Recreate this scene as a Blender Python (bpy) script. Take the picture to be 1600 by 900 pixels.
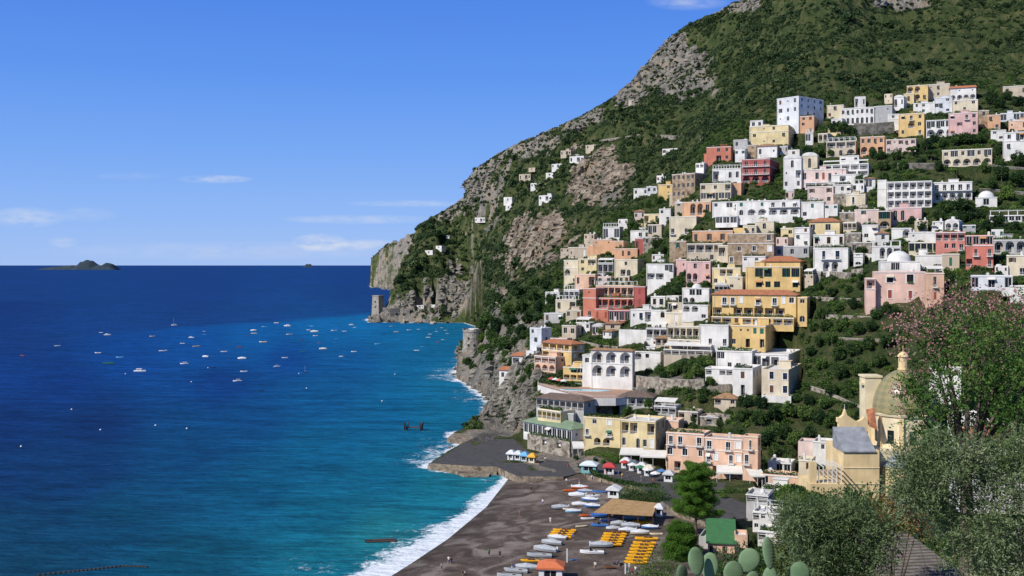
import bpy, math, random, bisect
import numpy as np
from math import sin, cos, pi, radians, sqrt, log, exp

for o in list(bpy.data.objects): bpy.data.objects.remove(o)
random.seed(11); RNG = np.random.default_rng(5)
SC = bpy.context.scene; COL = SC.collection

# ---------------------------------------------------------------- camera, sky, sun
F = 1700.0; HZ = 414.0; HC = 65.0            # focal length in photo pixels, horizon row, eye height above the sea
cam = bpy.data.cameras.new('camera'); cam.sensor_width = 36; cam.lens = 36*F/1600
cam.shift_y = -(450-HZ)/1600; cam.clip_end = 400000; cam.clip_start = .3
camo = bpy.data.objects.new('camera', cam); COL.objects.link(camo)
camo.location = (0, 0, HC); camo.rotation_euler = (pi/2, 0, 0); SC.camera = camo

SUN_EL = 41.0; SUN_AZ = (-0.80, -0.60)      # horizontal direction towards the sun: left and behind the viewer
s = sqrt(SUN_AZ[0]**2+SUN_AZ[1]**2); sx, sy = SUN_AZ[0]/s, SUN_AZ[1]/s
sl = bpy.data.lights.new('sun', 'SUN'); sl.energy = 4.55; sl.angle = radians(.5); sl.color = (1, .955, .87)
slo = bpy.data.objects.new('sun', sl); COL.objects.link(slo)
from mathutils import Vector, Matrix
tosun = Vector((sx*cos(radians(SUN_EL)), sy*cos(radians(SUN_EL)), sin(radians(SUN_EL))))
slo.rotation_euler = (-tosun).to_track_quat('-Z', 'Y').to_euler(); slo.location = (-200, -150, 300)

w = bpy.data.worlds.new('World'); SC.world = w; w.use_nodes = True
nt = w.node_tree; N = nt.nodes; L = nt.links
for n in list(N): N.remove(n)
def wn(t, **k):
    n = N.new(t)
    for a, v in k.items(): setattr(n, a, v)
    return n
def wm(op, a, b=None, c=None, clamp=False):
    n = wn('ShaderNodeMath', operation=op); n.use_clamp = clamp
    for i, v in enumerate((a, b, c)):
        if v is None: continue
        if isinstance(v, (int, float)): n.inputs[i].default_value = v
        else: L.new(v, n.inputs[i])
    return n.outputs[0]
sky = wn('ShaderNodeTexSky', sky_type='NISHITA'); sky.sun_disc = False
sky.sun_elevation = radians(SUN_EL); sky.sun_rotation = math.atan2(sx, sy)
sky.altitude = 60; sky.air_density = 1.0; sky.dust_density = .35; sky.ozone_density = 3.6
hs = wn('ShaderNodeHueSaturation'); hs.inputs['Saturation'].default_value = 1.22; hs.inputs['Hue'].default_value = .507
L.new(sky.outputs[0], hs.inputs['Color'])
tc = wn('ShaderNodeTexCoord'); sp = wn('ShaderNodeSeparateXYZ'); L.new(tc.outputs['Generated'], sp.inputs[0])
ysafe = wm('MAXIMUM', sp.outputs[1], .02)
az = wm('DIVIDE', sp.outputs[0], ysafe); el = wm('DIVIDE', sp.outputs[2], ysafe)
cb = wn('ShaderNodeCombineXYZ'); L.new(az, cb.inputs[0]); L.new(wm('MULTIPLY', el, 3.2), cb.inputs[1])
def wnoise(scale, det=6, rough=.6, off=0):
    n = wn('ShaderNodeTexNoise'); n.inputs['Scale'].default_value = scale; n.inputs['Detail'].default_value = det
    n.inputs['Roughness'].default_value = rough
    m = wn('ShaderNodeVectorMath', operation='ADD'); m.inputs[1].default_value = (off, off*.7, 0)
    L.new(cb.outputs[0], m.inputs[0]); L.new(m.outputs[0], n.inputs['Vector']); return n.outputs[0]
grd = wn('ShaderNodeValToRGB'); L.new(wm('MULTIPLY', sp.outputs[2], 2.0, clamp=True), grd.inputs[0])
_e = grd.color_ramp.elements; _e[0].position = 0; _e[0].color = (.33, .50, .88, 1); _e[1].position = 1; _e[1].color = (.04, .13, .60, 1)
for _p, _c in ((.08, (.25, .44, .88)), (.2, (.17, .365, .86)), (.34, (.105, .285, .82)), (.5, (.07, .22, .76))):
    _q = _e.new(_p); _q.color = (*_c, 1)
grs = wn('ShaderNodeVectorMath', operation='SCALE'); L.new(grd.outputs[0], grs.inputs[0]); grs.inputs['Scale'].default_value = 10.0
fb = wn('ShaderNodeMapRange'); fb.inputs[1].default_value = .3; fb.inputs[2].default_value = .7; fb.inputs[3].default_value = .9; fb.inputs[4].default_value = .0; L.new(sp.outputs[2], fb.inputs[0])
smx = wn('ShaderNodeMix', data_type='RGBA'); L.new(fb.outputs[0], smx.inputs[0]); L.new(hs.outputs[0], smx.inputs[6]); L.new(grs.outputs[0], smx.inputs[7])
n1 = wnoise(22); n2 = wnoise(60, off=3.3)
# clouds: (photo column, row, half width, half height, density)
CL = [(336, 280, 62, 7, .75), (40, 340, 65, 18, .42), (98, 378, 26, 9, .6), (500, 379, 46, 15, 1.0), (575, 383, 55, 10, .55),
      (560, 343, 130, 8, .42), (640, 318, 110, 6, .35), (1075, 3, 70, 14, .35), (130, 335, 60, 12, .2), (205, 275, 60, 6, .12), (380, 392, 330, 16, .22)]
tot = None
for (u, v, ru, rv, dn) in CL:
    a = wm('MULTIPLY', wm('SUBTRACT', az, (u-800)/F), F/ru); b = wm('MULTIPLY', wm('SUBTRACT', el, (HZ-v)/F), F/rv)
    r = wm('SUBTRACT', 1.0, wm('ADD', wm('MULTIPLY', a, a), wm('MULTIPLY', b, b)), clamp=True)
    r = wm('MULTIPLY', r, dn); tot = r if tot is None else wm('ADD', tot, r)
nz = wm('ADD', wm('MULTIPLY', n1, .65), wm('MULTIPLY', n2, .35))
cov = wm('MULTIPLY', wm('MULTIPLY', tot, wm('MULTIPLY', wm('SUBTRACT', nz, .36, clamp=True), 5.0)), .95, clamp=True)
cov = wm('MINIMUM', cov, .82)
mx = wn('ShaderNodeMix', data_type='RGBA'); L.new(cov, mx.inputs[0]); L.new(smx.outputs[2], mx.inputs[6]); mx.inputs[7].default_value = (6.6, 7.0, 7.7, 1)
bg = wn('ShaderNodeBackground'); bg.inputs[1].default_value = .105; L.new(mx.outputs[2], bg.inputs[0])
ow = wn('ShaderNodeOutputWorld'); L.new(bg.outputs[0], ow.inputs[0])
vs = SC.view_settings; vs.view_transform = 'Standard'; vs.look = 'None'; vs.gamma = 1; vs.exposure = 0.04
try: SC.cycles.max_bounces = 5; SC.cycles.diffuse_bounces = 2; SC.cycles.glossy_bounces = 2; SC.cycles.transparent_max_bounces = 8; SC.cycles.use_denoising = True; SC.cycles.use_adaptive_sampling = True
except Exception: pass

# ---------------------------------------------------------------- mesh and tag helpers
def tag(o, label=None, cat=None, group=None, kind=None):
    if label: o['label'] = label
    if cat: o['category'] = cat
    if group: o['group'] = group
    if kind: o['kind'] = kind
    return o
def link(name, me, parent=None, loc=None, rz=None, sc=None):
    o = bpy.data.objects.new(name, me); COL.objects.link(o)
    if parent: o.parent = parent
    if loc is not None: o.location = loc
    if rz: o.rotation_euler = (0, 0, rz)
    if sc is not None: o.scale = sc
    return o
def empty(name, loc=(0, 0, 0), rz=0, label=None, cat=None, group=None):
    o = link(name, None, None, loc, rz); o.empty_display_size = .5
    return tag(o, label, cat, group)
class MB:
    def __init__(s): s.v = []; s.f = []; s.m = []; s.sm = False
    def poly(s, pts, m=0):
        n = len(s.v); s.v += [tuple(p) for p in pts]; s.f.append(tuple(range(n, n+len(pts)))); s.m.append(m)
    def box(s, x0, x1, y0, y1, z0, z1, m=0, T=None):
        n = len(s.v); P = [(x0,y0,z0),(x1,y0,z0),(x1,y1,z0),(x0,y1,z0),(x0,y0,z1),(x1,y0,z1),(x1,y1,z1),(x0,y1,z1)]
        if T: P = [T(p) for p in P]
        s.v += P
        for q in ((0,3,2,1),(4,5,6,7),(0,1,5,4),(1,2,6,5),(2,3,7,6),(3,0,4,7)): s.f.append(tuple(n+i for i in q)); s.m.append(m)
        return s
    def tube(s, p, q, r0, r1=None, n=6, m=0):
        r1 = r0 if r1 is None else r1; p = Vector(p); q = Vector(q); d = (q-p)
        if d.length < 1e-6: return s
        d.normalize(); a = d.orthogonal().normalized(); b = d.cross(a); k = len(s.v)
        for c, r in ((p, r0), (q, r1)):
            for i in range(n):
                t = 2*pi*i/n; s.v.append(tuple(c + a*(r*cos(t)) + b*(r*sin(t))))
        for i in range(n):
            j = (i+1) % n; s.f.append((k+i, k+j, k+n+j, k+n+i)); s.m.append(m)
        s.f.append(tuple(k+n-1-i for i in range(n))); s.m.append(m); s.f.append(tuple(k+n+i for i in range(n))); s.m.append(m)
        return s
    def lathe(s, prof, c=(0, 0, 0), n=16, m=0, a0=0, a1=2*pi):
        k = len(s.v); full = abs(a1-a0-2*pi) < 1e-5; cols = n if full else n+1
        for (r, z) in prof:
            for i in range(cols):
                t = a0+(a1-a0)*i/n; s.v.append((c[0]+r*cos(t), c[1]+r*sin(t), c[2]+z))
        for j in range(len(prof)-1):
            for i in range(n):
                i2 = (i+1) % cols; s.f.append((k+j*cols+i, k+j*cols+i2, k+(j+1)*cols+i2, k+(j+1)*cols+i)); s.m.append(m)
        return s
    def prism(s, pts, z0, z1, m=0):
        n = len(pts); k = len(s.v); s.v += [(x, y, z0) for x, y in pts]+[(x, y, z1) for x, y in pts]
        for i in range(n):
            j = (i+1) % n; s.f.append((k+i, k+j, k+n+j, k+n+i)); s.m.append(m)
        s.f.append(tuple(k+n+i for i in range(n))); s.m.append(m); s.f.append(tuple(k+n-1-i for i in range(n))); s.m.append(m)
        return s
    def mesh(s, name, mats):
        me = bpy.data.meshes.new(name); me.from_pydata(s.v, [], s.f)
        for m in (mats if isinstance(mats, (list, tuple)) else [mats]): me.materials.append(m)
        if any(s.m): me.polygons.foreach_set('material_index', s.m)
        if s.sm: me.polygons.foreach_set('use_smooth', [True]*len(s.f))
        me.update(); return me
    def build(s, name, mats, parent=None, loc=None, rz=None):
        return link(name, s.mesh(name, mats), parent, loc, rz)
def np_mesh(name, V, Q, mats, smooth=False, mi=None):
    V = np.asarray(V, np.float32); Q = np.asarray(Q, np.int32); k = Q.shape[1]
    me = bpy.data.meshes.new(name); me.vertices.add(len(V)); me.vertices.foreach_set('co', V.ravel())
    me.loops.add(Q.size); me.loops.foreach_set('vertex_index', Q.ravel())
    me.polygons.add(len(Q)); me.polygons.foreach_set('loop_start', np.arange(0, Q.size, k, dtype=np.int32))
    if smooth: me.polygons.foreach_set('use_smooth', np.ones(len(Q), bool))
    for m in (mats if isinstance(mats, (list, tuple)) else [mats]): me.materials.append(m)
    if mi is not None: me.polygons.foreach_set('material_index', np.asarray(mi, np.int32))
    me.update(calc_edges=True); return me

# ---------------------------------------------------------------- materials
def newmat(name):
    m = bpy.data.materials.new(name); m.use_nodes = True
    return m, m.node_tree.nodes, m.node_tree.links, m.node_tree.nodes['Principled BSDF']
_mc = {}
def flat(name, c, rough=.6, metal=0, spec=.3, var=.0, vs_=2.0, bump=0, coord='Object'):
    """plain material with an uneven tone"""
    key = (name, c, rough)
    if key in _mc: return _mc[key]
    m, n, l, b = newmat(name); b.inputs['Roughness'].default_value = rough; b.inputs['Metallic'].default_value = metal
    b.inputs['Specular IOR Level'].default_value = spec; b.inputs['Base Color'].default_value = (*c, 1)
    if var:
        t = n.new('ShaderNodeNewGeometry'); x = n.new('ShaderNodeTexNoise'); x.inputs['Scale'].default_value = vs_; x.inputs['Detail'].default_value = 5
        l.new(t.outputs['Position'], x.inputs['Vector'])
        r = n.new('ShaderNodeMapRange'); r.inputs[1].default_value = .3; r.inputs[2].default_value = .7; r.inputs[3].default_value = 1-var; r.inputs[4].default_value = 1+var*.5
        l.new(x.outputs[0], r.inputs[0]); v = n.new('ShaderNodeVectorMath'); v.operation = 'SCALE'; v.inputs[0].default_value = c
        l.new(r.outputs[0], v.inputs['Scale']); l.new(v.outputs[0], b.inputs['Base Color'])
        if bump:
            bp = n.new('ShaderNodeBump'); bp.inputs['Strength'].default_value = bump; bp.inputs['Distance'].default_value = .3; l.new(x.outputs[0], bp.inputs['Height']); l.new(bp.outputs[0], b.inputs['Normal'])
    _mc[key] = m; return m
def plaster(c, dirt=.22, name='plaster'):
    key = ('pl', c, dirt)
    if key in _mc: return _mc[key]
    m, n, l, b = newmat(name); b.inputs['Roughness'].default_value = .85; b.inputs['Specular IOR Level'].default_value = .15
    g = n.new('ShaderNodeNewGeometry'); mp = n.new('ShaderNodeMapping'); mp.inputs['Scale'].default_value = (.9, .9, .16); l.new(g.outputs['Position'], mp.inputs[0])
    x = n.new('ShaderNodeTexNoise'); x.inputs['Scale'].default_value = 1.0; x.inputs['Detail'].default_value = 6; x.inputs['Roughness'].default_value = .65; l.new(mp.outputs[0], x.inputs['Vector'])
    y = n.new('ShaderNodeTexNoise'); y.inputs['Scale'].default_value = .22; y.inputs['Detail'].default_value = 4; l.new(g.outputs['Position'], y.inputs['Vector'])
    r = n.new('ShaderNodeMapRange'); r.inputs[1].default_value = .47; r.inputs[2].default_value = .72; l.new(x.outputs[0], r.inputs[0])
    r2 = n.new('ShaderNodeMapRange'); r2.inputs[1].default_value = .35; r2.inputs[2].default_value = .7; r2.inputs[3].default_value = .8; r2.inputs[4].default_value = 1.08; l.new(y.outputs[0], r2.inputs[0])
    v = n.new('ShaderNodeVectorMath'); v.operation = 'SCALE'; v.inputs[0].default_value = c; l.new(r2.outputs[0], v.inputs['Scale'])
    mm = n.new('ShaderNodeMath'); mm.operation = 'MULTIPLY'; mm.inputs[1].default_value = dirt*2.3; l.new(r.outputs[0], mm.inputs[0])
    k = n.new('ShaderNodeMix'); k.data_type = 'RGBA'; l.new(mm.outputs[0], k.inputs[0]); l.new(v.outputs[0], k.inputs[6])
    k.inputs[7].default_value = (c[0]*.5+.06, c[1]*.5+.05, c[2]*.5+.04, 1); l.new(k.outputs[2], b.inputs['Base Color'])
    _mc[key] = m; return m
def stonework(name, c1, c2, scale=1.2, bump=.5):
    key = (name,)
    if key in _mc: return _mc[key]
    m, n, l, b = newmat(name); b.inputs['Roughness'].default_value = .95; b.inputs['Specular IOR Level'].default_value = .1
    g = n.new('ShaderNodeNewGeometry')
    x = n.new('ShaderNodeTexVoronoi'); x.inputs['Scale'].default_value = scale; l.new(g.outputs['Position'], x.inputs['Vector'])
    y = n.new('ShaderNodeTexNoise'); y.inputs['Scale'].default_value = .5; y.inputs['Detail'].default_value = 7; y.inputs['Roughness'].default_value = .7; l.new(g.outputs['Position'], y.inputs['Vector'])
    a = n.new('ShaderNodeMath'); a.operation = 'ADD'; l.new(y.outputs[0], a.inputs[0])
    s_ = n.new('ShaderNodeSeparateColor'); l.new(x.outputs['Color'], s_.inputs[0])
    q = n.new('ShaderNodeMath'); q.operation = 'MULTIPLY_ADD'; q.inputs[1].default_value = .5; q.inputs[2].default_value = -.25; l.new(s_.outputs[0], q.inputs[0]); l.new(q.outputs[0], a.inputs[1])
    r = n.new('ShaderNodeValToRGB'); r.color_ramp.elements[0].position = .25; r.color_ramp.elements[1].position = .78
    r.color_ramp.elements[0].color = (*c1, 1); r.color_ramp.elements[1].color = (*c2, 1); l.new(a.outputs[0], r.inputs[0]); l.new(r.outputs[0], b.inputs['Base Color'])
    bp = n.new('ShaderNodeBump'); bp.inputs['Strength'].default_value = bump; bp.inputs['Distance'].default_value = .25; l.new(x.outputs['Distance'], bp.inputs['Height']); l.new(bp.outputs[0], b.inputs['Normal'])
    _mc[key] = m; return m
def foliage(name, c1, c2, c3=None, trans=.25, nscale=.35):
    key = (name,)
    if key in _mc: return _mc[key]
    m, n, l, b = newmat(name); b.inputs['Roughness'].default_value = .65; b.inputs['Specular IOR Level'].default_value = .2
    g = n.new('ShaderNodeNewGeometry'); oi = n.new('ShaderNodeObjectInfo')
    x = n.new('ShaderNodeTexNoise'); x.inputs['Scale'].default_value = nscale; x.inputs['Detail'].default_value = 4; l.new(g.outputs['Position'], x.inputs['Vector'])
    z = n.new('ShaderNodeMath'); z.operation = 'MULTIPLY_ADD'; z.inputs[1].default_value = .4; z.inputs[2].default_value = -.2; l.new(oi.outputs['Random'], z.inputs[0])
    z2 = n.new('ShaderNodeMath'); z2.operation = 'MULTIPLY_ADD'; z2.inputs[1].default_value = .3; z2.inputs[2].default_value = -.15; l.new(g.outputs['Random Per Island'], z2.inputs[0])
    a = n.new('ShaderNodeMath'); a.operation = 'ADD'; l.new(x.outputs[0], a.inputs[0]); l.new(z.outputs[0], a.inputs[1])
    a2 = n.new('ShaderNodeMath'); a2.operation = 'ADD'; l.new(a.outputs[0], a2.inputs[0]); l.new(z2.outputs[0], a2.inputs[1])
    r = n.new('ShaderNodeValToRGB'); r.color_ramp.elements[0].position = .3; r.color_ramp.elements[1].position = .75
    r.color_ramp.elements[0].color = (*c1, 1); r.color_ramp.elements[1].color = (*c2, 1)
    if c3: e = r.color_ramp.elements.new(.93); e.color = (*c3, 1)
    l.new(a2.outputs[0], r.inputs[0]); l.new(r.outputs[0], b.inputs['Base Color'])
    if trans:
        t = n.new('ShaderNodeBsdfTranslucent'); l.new(r.outputs[0], t.inputs[0]); ms = n.new('ShaderNodeMixShader'); ms.inputs[0].default_value = trans
        l.new(b.outputs[0], ms.inputs[1]); l.new(t.outputs[0], ms.inputs[2]); l.new(ms.outputs[0], n['Material Output'].inputs[0])
    _mc[key] = m; return m
# ---------------------------------------------------------------- terrain: one height field from surveyed points
def at(u, v, D): return Vector(((u-800)/F*D, D, HC-(v-HZ)/F*D))
def sea_pt(u, v):
    D = HC*F/(v-HZ); return ((u-800)/F*D, D)
def hash2(ix, iy, seed):
    h = (ix.astype(np.int64)*374761393 + iy.astype(np.int64)*668265263 + seed*1442695041) & 0xffffffff
    h = ((h ^ (h >> 13))*1274126177) & 0xffffffff
    return ((h ^ (h >> 16)) & 0xffff)/65535.0
def vnoise(x, y, seed=0):
    x0 = np.floor(x); y0 = np.floor(y); fx = x-x0; fy = y-y0; fx = fx*fx*(3-2*fx); fy = fy*fy*(3-2*fy)
    a = hash2(x0, y0, seed); b = hash2(x0+1, y0, seed); c = hash2(x0, y0+1, seed); d = hash2(x0+1, y0+1, seed)
    return (a*(1-fx)+b*fx)*(1-fy)+(c*(1-fx)+d*fx)*fy
def fbm(x, y, oct=5, seed=0, gain=.5, ridged=False):
    s_ = 0; a = 1; t = 0
    for i in range(oct):
        n = vnoise(x*2**i+i*17.3, y*2**i-i*9.1, seed+i)*2-1
        if ridged: n = 1-2*abs(n)
        s_ = s_+a*n; t += a; a *= gain
    return s_/t
# points: photo column, row, distance, roughness
CP = []
def cps(u, rows, w=.0):
    for (v, D) in rows: CP.append((u, HC-(v-HZ)/F*D, D, w))
cps(770, [(520,640),(490,850),(450,950),(400,1080),(350,1200),(300,1350)], .8)
cps(782, [(640,492),(600,520),(560,560)], .5)
cps(800, [(650,430),(600,470),(560,530),(520,600)], .45)
cps(737, [(545,640)], .3); cps(745, [(570,630)], .5)
cps(830, [(690,385),(640,405),(600,430),(560,465),(520,540)], .2); cps(830, [(480,680),(430,780),(370,900),(310,1050),(260,1200)], .8)
cps(880, [(700,372),(640,395),(560,445),(500,520),(470,560)], .05); cps(880, [(440,630),(400,700),(350,780),(300,900),(250,1050),(210,1250)], .8)
cps(950, [(700,350),(640,385),(600,405),(560,430),(500,475),(450,520),(400,575),(370,610)], .03); cps(950, [(345,660),(300,780),(250,900),(200,1100)], .8)
cps(1000, [(420,545),(350,610),(310,650)], .05); cps(1000, [(260,800),(200,950),(150,1120)], .7)
cps(1030, [(745,328),(690,345),(640,365),(560,412),(500,440),(440,490),(380,550),(300,650)], .02)
cps(1100, [(745,322),(700,343),(650,360),(600,376),(540,398),(480,425),(420,460),(370,495),(310,545),(250,600)], .02); cps(1060, [(225,780),(160,950),(100,1100)], .6)
cps(1120, [(215,660),(170,800),(120,930),(70,1060)], .55)
cps(1180, [(700,328),(640,348),(560,385),(500,408),(430,445),(370,480),(310,528),(250,575),(210,615)], .02); cps(1180, [(160,740),(100,860),(50,980)], .5)
cps(1250, [(760,285),(700,325),(640,350),(560,380),(500,403),(430,435),(370,470),(310,515),(250,560),(205,600)], .02); cps(1250, [(150,680),(100,760),(50,860),(0,980),(-60,1130)], .85)
cps(1350, [(700,325),(620,343),(560,358),(490,377),(420,410),(350,460),(290,510),(240,550),(190,600)], .02); cps(1350, [(150,670),(100,750),(50,850),(0,980),(-60,1130)], .85)
cps(1500, [(800,250),(740,280),(660,300),(600,318),(490,335),(420,370),(350,430),(290,480),(240,520),(190,565),(150,610)], .02); cps(1500, [(110,680),(60,790),(0,950),(-60,1100)], .85)
cps(1650, [(760,240),(680,280),(600,305),(490,325),(420,360),(350,415),(290,465),(240,505),(190,550),(150,600)], .02); cps(1650, [(110,670),(60,780),(0,930),(-60,1080)], .85)
cps(1420, [(790,272),(720,315),(650,335)], .02); cps(1850, [(600,280),(420,350),(290,450),(150,580),(0,900)], .2)
cps(720, [(485,1260),(450,1285),(400,1340),(350,1460)], .9); cps(690, [(490,1262),(440,1300),(390,1420),(352,1600)], .9)
cps(650, [(490,1265),(460,1290),(420,1400),(390,1550)], .9); cps(622, [(480,1280),(455,1310)], .8); cps(600, [(492,1262)], .3); cps(588, [(488,1258)], .1)
cps(605, [(430,2800),(400,2950)], 1); cps(640, [(430,2500),(390,2500)], 1); cps(620, [(440,2700)], 1)
for (u, v, D) in ((604,487,1290),(614,476,1350),(626,455,1420),(634,432,1500),(646,407,1600),(660,382,1700),(674,358,1850)):
    z = HC-(v-HZ)/F*D; CP.append((u, z, D, .4)); CP.append((u-3, max(z-45, -12), D*1.1, .2)); CP.append((u-14, max(z-25, -8), D, .2))
CP += [(1000,z,d,0) for d, z in ((335,3.2),(300,2.6),(265,2.4),(240,2.2))]+[(1100,z,d,0) for d, z in ((300,3),(270,3),(240,3.2))]+[(900,z,d,0) for d, z in ((345,3),(300,2.4),(260,2))]
CP += [(1200,z,d,.0) for d, z in ((300,5),(270,4),(240,4))]
for u in (1100, 1300, 1600, 2100, 2800):
    k = (u-1100)/1000
    for D, z in ((1.5,63.2),(4,62.4),(12,59.3),(25,52.5),(50,42),(100,27+3*k),(150,13+4*k),(200,5+5*k)): CP.append((u, z, D, .05))
for u in (-1500, 0, 500, 800):
    for D, z in ((1.5,63.2),(4,61),(12,50),(25,34),(50,14),(100,2),(150,-4),(200,-8)): CP.append((u, z, D, .1))
RIDGE = [(585,397,3300),(600,382,3200),(622,366,2950),(640,357,2700),(665,345,2300),(690,330,1950),(715,316,1700),(727,306,1640),(727,285,1600),(745,262,1600),(770,245,1550),(800,229,1480),(830,212,1400),
         (870,197,1340),(905,180,1300),(940,163,1260),(965,146,1230),(985,128,1200),(1010,98,1190),(1030,72,1180),(1050,52,1170),(1075,38,1160),(1100,27,1150),(1130,14,1150),(1145,0,1150),(1175,-5,1150),(1210,-15,1180),(1250,-70,1200),(1400,-70,1190),(1600,-75,1180),(1850,-80,1150)]
for (u, v, D) in RIDGE:
    z = HC-(v-HZ)/F*D; CP.append((u, z, D, .5 if u > 640 else .8)); CP.append((u, z-50, D*1.1, .5)); CP.append((u, z-160, D*1.35, .3)); CP.append((u, max(z-260, 5), D*1.8, .2))
CP = np.array(CP, float)
COAST = [sea_pt(*p) for p in ((572,945),(603,905),(640,882),(700,842),(760,792),(796,746),(806,738),(760,739),(735,738),(690,735),(668,727),(700,706),(732,688),(706,682),(708,677),(748,671),(757,655),
         (768,640),(766,622),(737,604),(717,593),(714,582),(722,570),(738,556),(758,536),(752,512),(727,504),(680,504),(620,503),(578,504),(575,499),(598,492),(640,483),(668,470),(672,462),(680,457.5),(655,457),(625,455),(600,450),(581,448),(578,444),(596,440),(640,436))]
COAST = [(-60,-200),(-55,-60),(-50,60),(-38,150)]+COAST
LAND = COAST+[(900,6500),(9000,6500),(9000,-200)]
def seg_dist(X, Y, pts):
    d = np.full(X.shape, 1e9)
    for (x0, y0), (x1, y1) in zip(pts[:-1], pts[1:]):
        dx, dy = x1-x0, y1-y0; t = np.clip(((X-x0)*dx+(Y-y0)*dy)/(dx*dx+dy*dy+1e-9), 0, 1)
        d = np.minimum(d, np.hypot(X-x0-t*dx, Y-y0-t*dy))
    return d
def inside(X, Y, pts):
    c = np.zeros(X.shape, bool); n = len(pts)
    for i in range(n):
        x0, y0 = pts[i]; x1, y1 = pts[(i+1) % n]
        if y0 == y1: continue
        k = ((y0 > Y) != (y1 > Y)) & (X < (x1-x0)*(Y-y0)/(y1-y0)+x0); c ^= k
    return c
def warp(u, D): return np.stack([u/100.0, np.log(D)*9.0], -1)
_P = warp(CP[:, 0], CP[:, 2])
_K = np.sqrt(((_P[:, None]-_P[None])**2).sum(-1)+.25); _n = len(CP)
_A = np.zeros((_n+3, _n+3)); _A[:_n, :_n] = _K+np.eye(_n)*-.02; _A[:_n, _n] = 1; _A[:_n, _n+1:] = _P; _A[_n, :_n] = 1; _A[_n+1:, :_n] = _P.T
_C = np.linalg.solve(_A, np.concatenate([CP[:, [1, 3]], np.zeros((3, 2))]))
def rbf(u, D):
    q = warp(u.ravel(), D.ravel()); out = np.zeros((len(q), 2))
    for i in range(0, len(q), 20000):
        k = np.sqrt(((q[i:i+20000, None]-_P[None])**2).sum(-1)+.25); out[i:i+20000] = k@_C[:_n]+_C[_n]+q[i:i+20000]@_C[_n+1:]
    return out[:, 0].reshape(u.shape), out[:, 1].reshape(u.shape)
# beach outline (dark sand), inland of the shore
BEACH = [sea_pt(*p) for p in ((572,945),(603,905),(640,882),(700,842),(760,792),(796,746),(806,738))]+[(6,331),(30,328),(42,316),(52,292),(54,262),(52,225),(44,190),(-38,170)]
UG = np.concatenate([np.arange(420, 560, 10), np.arange(560, 1240, 2.5), np.arange(1240, 1640, 4.0), np.arange(1640, 2300, 25), np.arange(2300, 4200, 120)])
DG = np.concatenate([np.exp(np.arange(log(1.5), log(200), .05)), np.exp(np.arange(log(200), log(1700), .0085)), np.exp(np.arange(log(1700), log(6200), .02))])
UU, DD = np.meshgrid(UG, DG)
XX = (UU-800)/F*DD; YY = DD
Z0, WI = rbf(UU, DD)
WI = np.clip(WI, 0, 1.2)
cd = seg_dist(XX, YY, COAST); inl = inside(XX, YY, LAND); inb = inside(XX, YY, BEACH)
wx = XX+14*fbm(XX/45, YY/45, 3, 77); wy = YY+14*fbm(XX/45, YY/45, 3, 78)
NZ = (fbm(wx/170, wy/170, 4, 3, .55, True)*30 + fbm(wx/38, wy/38, 4, 9, .55, True)*13)*np.clip(DD/900, .45, 1.9) + fbm(wx/9, wy/9, 3, 21, .55, True)*1.6
slack = np.clip(cd/30, 0.15, 1)
ridge_fade = 1.0
Zt = Z0+NZ*WI*slack*.95+fbm(XX/14, YY/14, 3, 40)*.5*np.clip(DD/300, 0, 1)
# cliffs: blocks of steeper rock stepped by a terrace function
shore = np.clip(1-cd/44, 0, 1)*((YY > 375) & (YY < 780)); shore = shore*np.clip((YY-375)/25, 0, 1)
Zt = Zt+shore*(fbm(wx/13, wy/20, 4, 301, .55, True)*7.5+fbm(wx/4.5, wy/6, 3, 302, .5, True)*2.2)
step = 17.0; zz = Zt+fbm(wx/60, wy/60, 3, 55)*12; fr = zz/step-np.floor(zz/step); ter = (np.floor(zz/step)+np.clip((fr-.5)*3.4+.5, 0, 1))*step-fbm(wx/60, wy/60, 3, 55)*12
Zt = Zt*(1-.6*np.clip(WI, 0, 1))+ter*.6*np.clip(WI, 0, 1)
inl_z = np.maximum(Zt, .4+np.minimum(cd*1.6, 6+5*fbm(XX/20, YY/20, 3, 4))*np.where(YY > 420, 1.0, .25))
beach_z = np.clip(cd*.085, 0, 2.4)
Zt = np.where(inl, inl_z, -np.clip(2+cd*.25, 2, 40)); Zt = np.where(inb & inl, np.minimum(Zt, beach_z-.9), Zt)
# the crest follows the surveyed skyline, roughened by a few metres
RU = np.array([r[0] for r in RIDGE], float); RV = np.array([r[1] for r in RIDGE], float); o_ = np.argsort(RU+np.arange(len(RU))*1e-3); RU, RV = RU[o_], RV[o_]
crest = HC-(np.interp(UU, RU, RV)+5-HZ)/F*DD+fbm(XX/30, YY/30, 5, 500, .6)*13-1
Zt = np.where((DD > 900) & (UU > 575) & inl, np.minimum(Zt, np.maximum(crest, 1)), Zt)
def below_crest(P_, S_, k=1.0, px=3):
    u = P_[:, 0]/P_[:, 1]*F+800; v = HZ-(P_[:, 2]+S_*k-HC)/P_[:, 1]*F; m_ = (v > np.interp(u, RU, RV)+px) | (P_[:, 1] < 900); return P_[m_], S_[m_]
def ground(x, y):
    u = x/y*F+800 if y > 0 else 4000; iu = min(max(bisect.bisect_right(UG.tolist() if 0 else UGL, u)-1, 0), len(UG)-2); iD = min(max(bisect.bisect_right(DGL, y)-1, 0), len(DG)-2)
    a = min(max((u-UG[iu])/(UG[iu+1]-UG[iu]), 0), 1); b = min(max((y-DG[iD])/(DG[iD+1]-DG[iD]), 0), 1)
    return float((Zt[iD, iu]*(1-a)+Zt[iD, iu+1]*a)*(1-b)+(Zt[iD+1, iu]*(1-a)+Zt[iD+1, iu+1]*a)*b)
UGL = UG.tolist(); DGL = DG.tolist()
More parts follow.
